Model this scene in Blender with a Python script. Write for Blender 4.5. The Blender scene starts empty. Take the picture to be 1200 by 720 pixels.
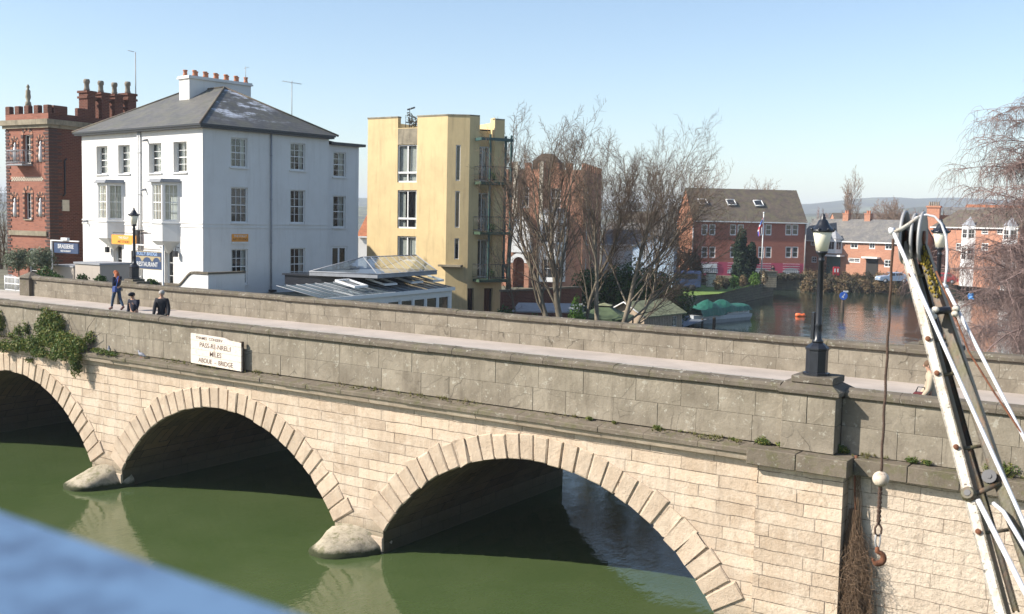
import bpy, bmesh, math, random
import numpy as np
from mathutils import Vector, Matrix
random.seed(7)
S = bpy.context.scene
COL = S.collection
PI = math.pi
# ------------------------------------------------------------------ camera model (world: X along the bridge, Y across the river, Z up, water at 0)
FPX = 1230.0; CX, CY = 600.0, 360.0
ROLL = math.atan(.021); PITCH = math.atan(102/FPX); YAW = math.radians(33.8)
CAM = np.array([0, -20.8, 8.9])
f0 = np.array([-math.sin(YAW), math.cos(YAW), 0]); r0 = np.array([math.cos(YAW), math.sin(YAW), 0]); zz = np.array([0, 0, 1.])
fw = f0*math.cos(PITCH)-zz*math.sin(PITCH); up0 = zz*math.cos(PITCH)+f0*math.sin(PITCH)
rt = r0*math.cos(ROLL)+up0*math.sin(ROLL); up = up0*math.cos(ROLL)-r0*math.sin(ROLL)
def ray(x, y): return fw*FPX+rt*(x-CX)-up*(y-CY)
def onplane(x, y, p0, n):
    d = ray(x, y); n = np.array(n, float); t = ((np.array(p0, float)-CAM)@n)/(d@n); return CAM+d*t
def onY(x, y, Y): return onplane(x, y, (0, Y, 0), (0, 1, 0))
def onZ(x, y, Z): return onplane(x, y, (0, 0, Z), (0, 0, 1))
def atD(x, y, D):
    d = ray(x, y); return CAM+d*(D/(d@f0))
class Frame:
    """a building's local axes: x to the right along the front, y into the depth"""
    def __init__(s, o, deg):
        a = math.radians(deg); s.a = a; s.o = np.array([o[0], o[1], 0.])
        s.u = np.array([math.cos(a), math.sin(a), 0]); s.v = np.array([-math.sin(a), math.cos(a), 0])
    def L(s, p): d = np.array(p)-s.o; return (d@s.u, d@s.v, p[2])
    def fy(s, px, py, y=0.): q = s.L(onplane(px, py, s.o+s.v*y, s.v)); return q[0], q[2]
    def fx(s, px, py, x=0.): q = s.L(onplane(px, py, s.o+s.u*x, s.u)); return q[1], q[2]
    def W(s, x, y, z=0): p = s.o+s.u*x+s.v*y; return (p[0], p[1], z)
# ------------------------------------------------------------------ materials
def newmat(name):
    m = bpy.data.materials.new(name); m.use_nodes = True
    nt = m.node_tree; nt.nodes.clear(); return m, nt
class N:
    def __init__(s, nt): s.nt = nt
    def n(s, t, ins=None, **kw):
        nd = s.nt.nodes.new(t)
        for k, v in kw.items(): setattr(nd, k, v)
        if ins:
            for k, v in ins.items():
                if hasattr(v, 'is_linked') or isinstance(v, bpy.types.NodeSocket): s.nt.links.new(v, nd.inputs[k])
                else: nd.inputs[k].default_value = v
        return nd
    def math(s, op, a, b=0.0, c=None):
        ins = {0: a, 1: b}
        if c is not None: ins[2] = c
        return s.n('ShaderNodeMath', ins, operation=op).outputs[0]
    def mix(s, f, a, b, mode='MIX'):
        nd = s.n('ShaderNodeMix', data_type='RGBA', blend_type=mode)
        for k, v in ((0, f), (6, a), (7, b)):
            if isinstance(v, bpy.types.NodeSocket): s.nt.links.new(v, nd.inputs[k])
            else: nd.inputs[k].default_value = (tuple(v)+(1,) if (k and len(v) == 3) else v)
        return nd.outputs[2]
    def noise(s, vec, scale, detail=4, rough=.6, dist=0.):
        return s.n('ShaderNodeTexNoise', {'Vector': vec, 'Scale': scale, 'Detail': detail, 'Roughness': rough, 'Distortion': dist}).outputs[0]
    def ramp(s, f, a, b, ca=(0, 0, 0, 1), cb=(1, 1, 1, 1)):
        nd = s.n('ShaderNodeValToRGB', {0: f}); e = nd.color_ramp.elements
        e[0].position = a; e[1].position = b; e[0].color = ca; e[1].color = cb; return nd.outputs[0]
    def scale(s, vec, v): return s.n('ShaderNodeVectorMath', {0: vec, 1: v}, operation='MULTIPLY').outputs[0]
def c4(c): return tuple(c)+(1,)
def bsdf(g, col, rough=.8, bump=None, bstr=.3, bdist=.02, metal=0, spec=.5, **kw):
    b = g.n('ShaderNodeBsdfPrincipled', {'Roughness': rough, 'Metallic': metal, 'Specular IOR Level': spec})
    if isinstance(col, bpy.types.NodeSocket): g.nt.links.new(col, b.inputs['Base Color'])
    else: b.inputs['Base Color'].default_value = c4(col)
    if bump is not None:
        bp = g.n('ShaderNodeBump', {'Height': bump, 'Strength': bstr, 'Distance': bdist}); g.nt.links.new(bp.outputs[0], b.inputs['Normal'])
    for k, v in kw.items(): b.inputs[k].default_value = v
    o = g.n('ShaderNodeOutputMaterial'); g.nt.links.new(b.outputs[0], o.inputs[0]); return b
def wallcoord(g, world=False):
    """(distance along the wall, height, 0) whichever way the wall faces"""
    tc = g.n('ShaderNodeTexCoord'); geo = g.n('ShaderNodeNewGeometry')
    pos = geo.outputs['Position'] if world else tc.outputs['Object']
    nor = geo.outputs['True Normal'] if world else tc.outputs['Normal']
    sp = g.n('ShaderNodeSeparateXYZ', {0: pos}); sn = g.n('ShaderNodeSeparateXYZ', {0: nor})
    ax = g.math('ABSOLUTE', sn.outputs[0]); ay = g.math('ABSOLUTE', sn.outputs[1]); az = g.math('ABSOLUTE', sn.outputs[2])
    side = g.math('GREATER_THAN', ax, ay)
    flat = g.math('GREATER_THAN', az, .7)
    h = g.n('ShaderNodeMix', {0: side, 2: sp.outputs[0], 3: sp.outputs[1]}).outputs[0]
    v = g.n('ShaderNodeMix', {0: flat, 2: sp.outputs[2], 3: sp.outputs[1]}).outputs[0]
    h = g.n('ShaderNodeMix', {0: flat, 2: h, 3: sp.outputs[0]}).outputs[0]
    return g.n('ShaderNodeCombineXYZ', {0: h, 1: v}).outputs[0], pos
_m = {}
def plain(name, col, rough=.7, var=.15, scale=3., bump=.0, metal=0, spec=.5, **kw):
    if name in _m: return _m[name]
    m, nt = newmat(name); g = N(nt); tc = g.n('ShaderNodeTexCoord').outputs['Object']
    n1 = g.noise(tc, scale, 5, .65)
    f = g.ramp(n1, .3, .7)
    c = g.mix(f, [x*(1-var) for x in col], [min(1, x*(1+var)) for x in col])
    bsdf(g, c, rough, bump=(g.noise(tc, scale*8, 4) if bump else None), bstr=bump, metal=metal, spec=spec, **kw)
    _m[name] = m; return m
def masonry(name, c1, c2, mortar, bw, bh, ms=.01, world=False, rough=.9, blotch=None, blotch_scale=.6, bstr=.5, bdist=.02, streak=0., streakcol=(.05, .045, .035), dist=.0, fine=.25, vary=True, moss=None, cracks=0., mottle=.0, lowdark=None):
    if name in _m: return _m[name]
    m, nt = newmat(name); g = N(nt); wc, pos = wallcoord(g, world)
    if dist:
        dn = g.n('ShaderNodeTexNoise', {'Vector': pos, 'Scale': 2.2, 'Detail': 3}).outputs[1]
        dv = g.n('ShaderNodeVectorMath', {0: dn, 1: (-.5, -.5, -.5)}, operation='ADD').outputs[0]
        dv = g.scale(dv, (dist, dist, 0)); wc = g.n('ShaderNodeVectorMath', {0: wc, 1: dv}, operation='ADD').outputs[0]
    if vary:   # block lengths differ from course to course
        s = g.n('ShaderNodeSeparateXYZ', {0: wc}); row = g.math('FLOOR', g.math('DIVIDE', s.outputs[1], bh))
        wn = g.n('ShaderNodeTexWhiteNoise', {'W': row}, noise_dimensions='1D').outputs[0]
        x = g.math('MULTIPLY', s.outputs[0], g.math('ADD', g.math('MULTIPLY', wn, .35), .8))
        x = g.math('ADD', x, g.math('MULTIPLY', wn, 7.3))
        wob = g.math('MULTIPLY', g.math('SINE', g.math('MULTIPLY', x, 1.9/bw)), bw*.16)
        x = g.math('ADD', x, wob)
        wc = g.n('ShaderNodeCombineXYZ', {0: x, 1: s.outputs[1]}).outputs[0]
    bt = g.n('ShaderNodeTexBrick', {'Vector': wc, 'Color1': c4(c1), 'Color2': c4(c2), 'Mortar': c4(mortar), 'Scale': 1., 'Mortar Size': ms, 'Mortar Smooth': .15, 'Bias': 0., 'Brick Width': bw, 'Row Height': bh})
    col = bt.outputs[0]
    n1 = g.noise(pos, 1.3, 6, .7); col = g.mix(g.math('MULTIPLY', g.ramp(n1, .35, .7), .55 if blotch else .0), col, blotch or c1)
    if blotch is not None:
        n2 = g.noise(pos, blotch_scale, 5, .75, .6); col = g.mix(g.math('MULTIPLY', g.ramp(n2, .5, .62), .6), col, blotch)
    n3 = g.noise(pos, 26, 4, .7)
    col = g.mix(fine, col, g.mix(n3, (.12, .1, .08), (1, 1, 1)), 'SOFT_LIGHT')
    if mottle:
        n6 = g.noise(pos, 7, 5, .8); col = g.mix(g.math('MULTIPLY', g.ramp(n6, .54, .66), mottle), col, [x*.42 for x in c1])
    if streak:
        sv = g.scale(pos, (2.6, 2.6, .28)); n4 = g.noise(sv, 1.6, 5, .7); col = g.mix(g.math('MULTIPLY', g.ramp(n4, .5, .72), streak), col, streakcol)
    h = g.math('MULTIPLY', bt.outputs[1], -1.)
    if cracks:
        vd = g.n('ShaderNodeTexNoise', {'Vector': pos, 'Scale': 3., 'Detail': 4}).outputs[1]
        vv = g.n('ShaderNodeVectorMath', {0: pos, 1: g.scale(vd, (.5, .5, .5))}, operation='ADD').outputs[0]
        vo = g.n('ShaderNodeTexVoronoi', {'Vector': vv, 'Scale': .9}, feature='DISTANCE_TO_EDGE').outputs[0]
        ck = g.math('SUBTRACT', 1., g.ramp(vo, .0, .012)); ck = g.math('MULTIPLY', ck, g.ramp(g.noise(pos, .9, 2), .5, .56))
        col = g.mix(g.math('MULTIPLY', ck, cracks), col, (.03, .028, .02)); h = g.math('SUBTRACT', h, g.math('MULTIPLY', ck, .8))
    if moss:
        sz = g.n('ShaderNodeSeparateXYZ', {0: g.n('ShaderNodeNewGeometry').outputs['Normal']}).outputs[2]
        mm = g.math('MULTIPLY', g.ramp(g.noise(pos, 3.1, 5, .75), .48, .62), moss); col = g.mix(mm, col, (.11, .115, .04))
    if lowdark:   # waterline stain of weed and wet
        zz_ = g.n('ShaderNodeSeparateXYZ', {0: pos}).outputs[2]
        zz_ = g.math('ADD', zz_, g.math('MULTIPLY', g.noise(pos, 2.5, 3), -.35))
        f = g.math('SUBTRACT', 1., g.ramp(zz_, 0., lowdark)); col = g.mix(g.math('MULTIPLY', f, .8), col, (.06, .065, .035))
    h = g.math('ADD', h, g.math('MULTIPLY', g.noise(pos, 9, 6, .7), .8)); h = g.math('ADD', h, g.math('MULTIPLY', n3, .25))
    bsdf(g, col, rough, bump=h, bstr=bstr, bdist=bdist, spec=.25)
    _m[name] = m; return m
def stone(name, col, col2, dark, rough=.9, bstr=.6, streak=.3, lichen=.0, moss=.0, sc=1., flake=0., wet=0.):
    """one-piece weathered stone, no joints"""
    if name in _m: return _m[name]
    m, nt = newmat(name); g = N(nt); pos = g.n('ShaderNodeNewGeometry').outputs['Position']
    n1 = g.noise(pos, 1.1*sc, 6, .7); c = g.mix(g.ramp(n1, .35, .68), col, col2)
    rnd = g.n('ShaderNodeNewGeometry').outputs['Random Per Island']
    c = g.mix(g.math('MULTIPLY', rnd, .45), c, [x*.72 for x in col2])
    c = g.mix(g.math('MULTIPLY', g.ramp(g.noise(g.n('ShaderNodeVectorMath', {0: pos, 1: g.n('ShaderNodeCombineXYZ', {0: g.math('MULTIPLY', rnd, 40)}).outputs[0]}, operation='ADD').outputs[0], .8*sc, 4), .45, .65), .35), c, dark)
    n2 = g.noise(g.scale(pos, (2.4, 2.4, .35)), 1.7*sc, 5, .75); c = g.mix(g.math('MULTIPLY', g.ramp(n2, .5, .7), streak), c, dark)
    n3 = g.noise(pos, 24*sc, 5, .7); c = g.mix(.3, c, g.mix(n3, (.1, .09, .08), (1, 1, 1)), 'SOFT_LIGHT')
    if lichen: c = g.mix(g.math('MULTIPLY', g.ramp(g.noise(pos, 6*sc, 4, .7), .6, .66), lichen), c, (.5, .49, .42))
    if moss: c = g.mix(g.math('MULTIPLY', g.ramp(g.noise(pos, 2.6*sc, 5, .75), .5, .62), moss), c, (.1, .105, .035))
    if wet:   # wet weedy band at the waterline
        z_ = g.math('ADD', g.n('ShaderNodeSeparateXYZ', {0: pos}).outputs[2], g.math('MULTIPLY', g.noise(pos, 3., 4, .7), -.22)); c = g.mix(g.math('SUBTRACT', 1., g.ramp(z_, -.02, wet)), c, (.035, .04, .018))
    h = g.math('ADD', g.math('MULTIPLY', n3, .4), g.noise(pos, 7*sc, 6, .7))
    if flake:   # spalled patches with curved broken edges, and hair cracks
        sh = g.n('ShaderNodeVectorMath', {0: pos, 1: g.n('ShaderNodeCombineXYZ', {0: g.math('MULTIPLY', rnd, 23)}).outputs[0]}, operation='ADD').outputs[0]
        fl = g.noise(sh, 1.15, 2, .45, .5); st_ = g.ramp(fl, .555, .565); c = g.mix(g.math('MULTIPLY', st_, flake*.55), c, [x*1.35 for x in col2]); h = g.math('SUBTRACT', h, g.math('MULTIPLY', st_, .25))
        ed = g.math('SUBTRACT', 1., g.ramp(g.math('ABSOLUTE', g.math('SUBTRACT', fl, .56)), .0, .006)); c = g.mix(g.math('MULTIPLY', ed, flake), c, (.05, .042, .032))
        vo = g.n('ShaderNodeTexVoronoi', {'Vector': g.n('ShaderNodeVectorMath', {0: sh, 1: g.scale(g.n('ShaderNodeTexNoise', {'Vector': pos, 'Scale': 2.5, 'Detail': 5}).outputs[1], (.25, .25, .25))}, operation='ADD').outputs[0], 'Scale': .45}, feature='DISTANCE_TO_EDGE').outputs[0]
        ck = g.math('MULTIPLY', g.math('SUBTRACT', 1., g.ramp(vo, .0, .008)), g.ramp(g.noise(pos, .8, 2), .55, .6)); c = g.mix(g.math('MULTIPLY', ck, .6), c, (.03, .026, .02))
    bsdf(g, c, rough, bump=h, bstr=bstr, bdist=.03, spec=.2)
    _m[name] = m; return m

M = {}
FK = dict(world=True, blotch=(.58, .485, .385), blotch_scale=1.1, bstr=.9, bdist=.035, dist=.06, streakcol=(.22, .17, .13), fine=.6, lowdark=.9)
M['face'] = masonry('bridge_ashlar', (.56, .44, .325), (.37, .28, .20), (.07, .052, .038), 1.12, .275, .0085, streak=.36, mottle=.5, **FK)
M['worn'] = masonry('worn_ashlar', (.56, .46, .36), (.45, .36, .275), (.13, .10, .075), 1.2, .28, .007, streak=.35, mottle=.55, **dict(FK, bstr=1., bdist=.05, dist=.09))
M['vouss'] = stone('voussoir_stone', (.60, .49, .375), (.50, .385, .28), (.28, .22, .165), streak=.28, lichen=.3, sc=2., bstr=.9)
M['pstone'] = stone('parapet_block_stone', (.20, .172, .13), (.30, .262, .205), (.085, .068, .05), streak=.45, lichen=.35, moss=.03, flake=.12)
M['coping'] = stone('coping_stone', (.115, .095, .074), (.17, .145, .113), (.055, .048, .038), streak=.15, lichen=.45, moss=.28, sc=1.6)
M['joint'] = plain('mortar', (.09, .078, .058), .95)
M['ledge'] = stone('cornice_stone', (.135, .112, .084), (.195, .162, .125), (.08, .07, .05), streak=.3, lichen=.3, moss=.45, sc=1.4)
M['fascia'] = stone('fascia_stone', (.55, .46, .36), (.46, .36, .27), (.2, .16, .12), streak=.35, lichen=.2)
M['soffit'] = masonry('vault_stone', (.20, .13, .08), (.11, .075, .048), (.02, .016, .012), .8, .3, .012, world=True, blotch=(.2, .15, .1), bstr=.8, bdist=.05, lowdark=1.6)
M['boulder'] = stone('cutwater_stone', (.36, .32, .24), (.45, .39, .30), (.06, .058, .035), streak=.5, lichen=.2, moss=.6, sc=1.4, wet=.10)
M['asphalt'] = plain('asphalt', (.07, .068, .065), .95, .2, 2.5, bump=.2)
M['paving'] = plain('pavement_tarmac', (.40, .345, .30), .95, .16, .8, bump=.1)
M['kerb'] = plain('kerb_stone', (.3, .28, .25), .9)
def render_wall(name, col, dirt=(.35, .33, .3), amount=.25, sc=.5):
    if name in _m: return _m[name]
    m, nt = newmat(name); g = N(nt); pos = g.n('ShaderNodeNewGeometry').outputs['Position']
    c = g.mix(g.math('MULTIPLY', g.ramp(g.noise(pos, sc, 5, .7), .4, .8), amount), col, dirt)
    n2 = g.noise(g.scale(pos, (3, 3, .25)), 1.2, 5, .7); c = g.mix(g.math('MULTIPLY', g.ramp(n2, .52, .75), amount*1.2), c, dirt)
    bsdf(g, c, .85, bump=g.noise(pos, 14, 5, .7), bstr=.25, bdist=.02, spec=.2); _m[name] = m; return m
M['white'] = render_wall('white_render', (.67, .66, .64), (.44, .41, .37), .3)
M['yellow'] = render_wall('yellow_render', (.64, .50, .27), (.40, .30, .17), .55, .5)
M['stained'] = render_wall('stained_concrete', (.30, .26, .19), (.08, .07, .05), .8, 1.5)
M['planter'] = render_wall('planter_render', (.42, .37, .32), (.3, .26, .22), .3)
M['brick_dark'] = masonry('dark_red_brick', (.13, .042, .028), (.075, .025, .018), (.2, .13, .1), .3, .1, .010, blotch=(.12, .055, .038), bstr=.3, vary=False, mottle=.5)
M['brick_orange'] = masonry('orange_brick', (.42, .185, .115), (.31, .125, .08), (.4, .3, .22), .3, .1, .008, blotch=(.40, .21, .14), bstr=.2, vary=False)
M['brick_red'] = masonry('red_brick', (.34, .10, .065), (.25, .07, .045), (.3, .2, .16), .3, .1, .008, blotch=(.33, .12, .08), bstr=.2, vary=False)
M['brick_gable'] = masonry('gable_brick', (.52, .22, .13), (.42, .16, .09), (.42, .3, .22), .3, .1, .008, blotch=(.5, .24, .15), bstr=.2, vary=False)
M['magenta'] = plain('magenta_painted_brick', (.42, .06, .11), .8, .15, 1.)
M['blue_brick'] = plain('black_brick', (.06, .035, .03), .8)
M['cream_brick'] = plain('cream_brick', (.55, .5, .4), .8)
def slate(name, a, b, rough=.55, mossy=0., frost=False):
    if name in _m: return _m[name]
    m, nt = newmat(name); g = N(nt); tc = g.n('ShaderNodeTexCoord'); pos = tc.outputs['Object']
    s = g.n('ShaderNodeSeparateXYZ', {0: pos}); nn = g.n('ShaderNodeSeparateXYZ', {0: tc.outputs['Normal']})
    side = g.math('GREATER_THAN', g.math('ABSOLUTE', nn.outputs[0]), g.math('ABSOLUTE', nn.outputs[1]))
    h = g.n('ShaderNodeMix', {0: side, 2: s.outputs[0], 3: s.outputs[1]}).outputs[0]
    wc = g.n('ShaderNodeCombineXYZ', {0: h, 1: s.outputs[2]}).outputs[0]
    bt = g.n('ShaderNodeTexBrick', {'Vector': wc, 'Color1': c4(a), 'Color2': c4(b), 'Mortar': c4([x*.4 for x in a]), 'Scale': 1., 'Mortar Size': .012, 'Brick Width': .3, 'Row Height': .14})
    c = g.mix(g.math('MULTIPLY', g.ramp(g.noise(pos, .9, 6, .8), .42, .62), .8), bt.outputs[0], [x*y_ for x, y_ in zip(b, (1.9, 1.75, 1.5))])
    c = g.mix(g.math('MULTIPLY', g.ramp(g.noise(pos, 5, 5, .85), .48, .58), .6), c, [x*.5 for x in a])
    if mossy:
        mz = g.ramp(g.math('ADD', s.outputs[2], g.math('MULTIPLY', g.noise(pos, 1.5, 4), 1.2)), 0, 1)
        c = g.mix(g.math('MULTIPLY', g.ramp(g.noise(pos, 1.4, 5, .7), .45, .6), mossy), c, (.14, .14, .06))
    if frost:   # melting frost left lying on the shaded slope
        f = g.noise(g.scale(pos, (.35, .35, 1.5)), 1.5, 6, .75); f = g.ramp(f, .52, .60)
        f = g.math('MULTIPLY', f, g.ramp(bt.outputs[1], .0, .6, (1, 1, 1, 1), (.3, .3, .3, 1)))
        s_ = g.math('MULTIPLY', f, g.math('GREATER_THAN', nn.outputs[0], .35))
        zc = g.math('MULTIPLY', g.ramp(g.math('SUBTRACT', s.outputs[2], 13.9), .0, .5), g.ramp(g.math('SUBTRACT', 6.4, s.outputs[1]), .0, .9))
        c = g.mix(g.math('MULTIPLY', g.math('MULTIPLY', s_, zc), .85), c, (.62, .65, .72))
    bsdf(g, c, rough, bump=g.math('MULTIPLY', bt.outputs[1], -1.), bstr=.4, bdist=.02); _m[name] = m; return m
M['slate'] = slate('grey_slate', (.125, .118, .108), (.075, .075, .076), mossy=.25, frost=True)
M['slate2'] = slate('brown_tile', (.115, .088, .072), (.07, .056, .05), .85, mossy=.35)
M['slate3'] = slate('grey_roof_tile', (.17, .165, .165), (.13, .128, .13), .8, mossy=.1)
M['redtile'] = slate('orange_roof_tile', (.42, .16, .07), (.3, .11, .05), .85)
M['shedroof'] = plain('mossy_felt', (.20, .21, .12), .95, .45, 1.5, bump=.3)
M['black'] = plain('black_paint', (.013, .015, .021), .35, .2, 6., spec=.5)
M['whitep'] = plain('white_paint', (.68, .68, .67), .5, .04)
M['grey'] = plain('grey_metal', (.3, .3, .3), .5)
M['lead'] = plain('lead_grey', (.25, .26, .28), .6)
M['teal'] = plain('dark_teal_paint', (.03, .075, .07), .5)
M['green_paint'] = plain('dark_green_paint', (.035, .07, .04), .6, .3)
M['interior'] = plain('dark_interior', (.03, .028, .026), .95)
M['curtain'] = plain('curtain_cloth', (.62, .60, .55), .95, .1, 4.)
M['wood'] = plain('weathered_wood', (.34, .27, .2), .9, .25, 4., bump=.2)
M['darkwood'] = plain('dark_wood', (.07, .05, .035), .9, .3, 4.)
M['terracotta'] = plain('terracotta', (.42, .17, .09), .85, .25)
M['pot'] = plain('buff_chimney_pot', (.21, .18, .14), .9, .25)
M['rust'] = plain('rusty_iron', (.16, .06, .028), .85, .45, 14., bump=.4)
M['rope'] = plain('rusty_wire_rope', (.075, .045, .032), .9, .4, 40., bump=.4)
M['lglass'] = plain('opal_lamp_glass', (.78, .74, .60), .35, .04)
M['tarp'] = plain('green_tarpaulin', (.012, .10, .065), .6, .25, 3., bump=.3)
M['boat'] = plain('white_boat_hull', (.42, .44, .46), .4, .12)
M['blue'] = plain('blue_plastic', (.03, .12, .5), .5)
M['orange'] = plain('orange_plastic', (.8, .16, .05), .5)
M['signnavy'] = plain('navy_sign_paint', (.02, .045, .11), .5)
M['signorange'] = plain('orange_sign_paint', (.75, .30, .03), .55, .06)
M['carblue'] = plain('pale_blue_car_paint', (.28, .36, .48), .25, .03)
M['redpaint'] = plain('red_paint', (.4, .02, .03), .5)
M['tyre'] = plain('tyre_rubber', (.02, .02, .02), .9)
def glass(name, tint=(.55, .6, .62), dark=False):
    m, nt = newmat(name); g = N(nt)
    pos = g.n('ShaderNodeNewGeometry').outputs['Position']
    bp = g.n('ShaderNodeBump', {'Height': g.noise(pos, 1.3, 2), 'Strength': .12, 'Distance': .05}).outputs[0]
    gl = g.n('ShaderNodeBsdfGlossy', {'Color': (1, 1, 1, 1), 'Roughness': .02, 'Normal': bp})
    tr = g.n('ShaderNodeBsdfTransparent', {'Color': c4(tint)}) if not dark else g.n('ShaderNodeBsdfDiffuse', {'Color': c4(tint)})
    fc = g.n('ShaderNodeLayerWeight', {'Blend': .5, 'Normal': bp}).outputs[1]; fr = g.math('ADD', g.math('MULTIPLY', g.math('POWER', fc, 3.5), .8), .07)
    mx = g.n('ShaderNodeMixShader', {0: fr}); nt.links.new(tr.outputs[0], mx.inputs[1]); nt.links.new(gl.outputs[0], mx.inputs[2])
    o = g.n('ShaderNodeOutputMaterial'); nt.links.new(mx.outputs[0], o.inputs[0]); return m
M['glass'] = glass('window_glass', (.75, .8, .8)); M['dglass'] = glass('dark_window_glass', (.025, .028, .03), True)
M['rglass'] = glass('roof_glass', (.75, .8, .82))
def bark(name, a, b, sc=3.):
    m, nt = newmat(name); g = N(nt); pos = g.n('ShaderNodeNewGeometry').outputs['Position']
    n = g.noise(g.scale(pos, (1, 1, .4)), sc, 5, .7); bsdf(g, g.mix(g.ramp(n, .35, .65), a, b), .9, bump=n, bstr=.5, spec=.2); return m
M['bark'] = bark('tree_bark', (.09, .075, .055), (.19, .16, .115)); M['twig'] = bark('twig_bark', (.09, .065, .048), (.165, .12, .085))
M['bark_pale'] = bark('pale_bark', (.13, .108, .08), (.25, .21, .155)); M['birch'] = bark('birch_twig', (.19, .13, .12), (.30, .22, .195)); M['birch_trunk'] = bark('birch_bark', (.3, .22, .18), (.5, .42, .36))
M['far_twig'] = bark('far_twig', (.2, .14, .1), (.28, .2, .15))
def leaf(name, cols, trans=.25, rough=.6):
    m, nt = newmat(name); g = N(nt); r = g.n('ShaderNodeNewGeometry').outputs['Random Per Island']; pos = g.n('ShaderNodeNewGeometry').outputs['Position']
    nd = g.n('ShaderNodeValToRGB', {0: r}); cr = nd.color_ramp
    for i, c in enumerate(cols):
        if i < 2: e = cr.elements[i]; e.position = i/(len(cols)-1)
        else: e = cr.elements.new(i/(len(cols)-1))
    for i, c in enumerate(cols): cr.elements[i].color = c4(c); cr.elements[i].position = i/(len(cols)-1)
    c = g.mix(g.math('MULTIPLY', g.ramp(g.noise(pos, 1.1, 3), .4, .65), .5), nd.outputs[0], cols[0])
    b = g.n('ShaderNodeBsdfPrincipled', {'Base Color': c, 'Roughness': rough, 'Specular IOR Level': .3})
    t = g.n('ShaderNodeBsdfTranslucent', {'Color': c}); mx = g.n('ShaderNodeMixShader', {0: trans})
    nt.links.new(b.outputs[0], mx.inputs[1]); nt.links.new(t.outputs[0], mx.inputs[2]); o = g.n('ShaderNodeOutputMaterial'); nt.links.new(mx.outputs[0], o.inputs[0]); return m
M['ivy'] = leaf('ivy_leaf', [(.045, .085, .018), (.09, .15, .03), (.17, .20, .04), (.27, .22, .06)])
M['weed'] = leaf('weed_leaf', [(.1, .13, .03), (.17, .16, .05), (.2, .14, .06)])
M['laurel'] = leaf('laurel_leaf', [(.02, .05, .01), (.035, .08, .012), (.07, .13, .02)], rough=.4)
M['cypress'] = leaf('cypress_leaf', [(.012, .028, .012), (.02, .045, .018)], .1)
M['conifer'] = leaf('bright_conifer_leaf', [(.07, .15, .02), (.11, .2, .03)])
M['olive'] = leaf('olive_leaf', [(.09, .12, .07), (.16, .19, .12), (.2, .2, .15)])
M['brush'] = leaf('dry_brush_leaf', [(.16, .10, .055), (.24, .17, .09), (.13, .12, .05)])
M['hedge'] = leaf('hedge_leaf', [(.05, .05, .03), (.09, .06, .04), (.05, .07, .025)])
M['straw'] = leaf('dry_root', [(.2, .13, .08), (.3, .21, .14)], .1, .9)
M['wood_far'] = leaf('far_wood', [(.05, .055, .03), (.10, .08, .05), (.035, .06, .03)], .1, .9)

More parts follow.
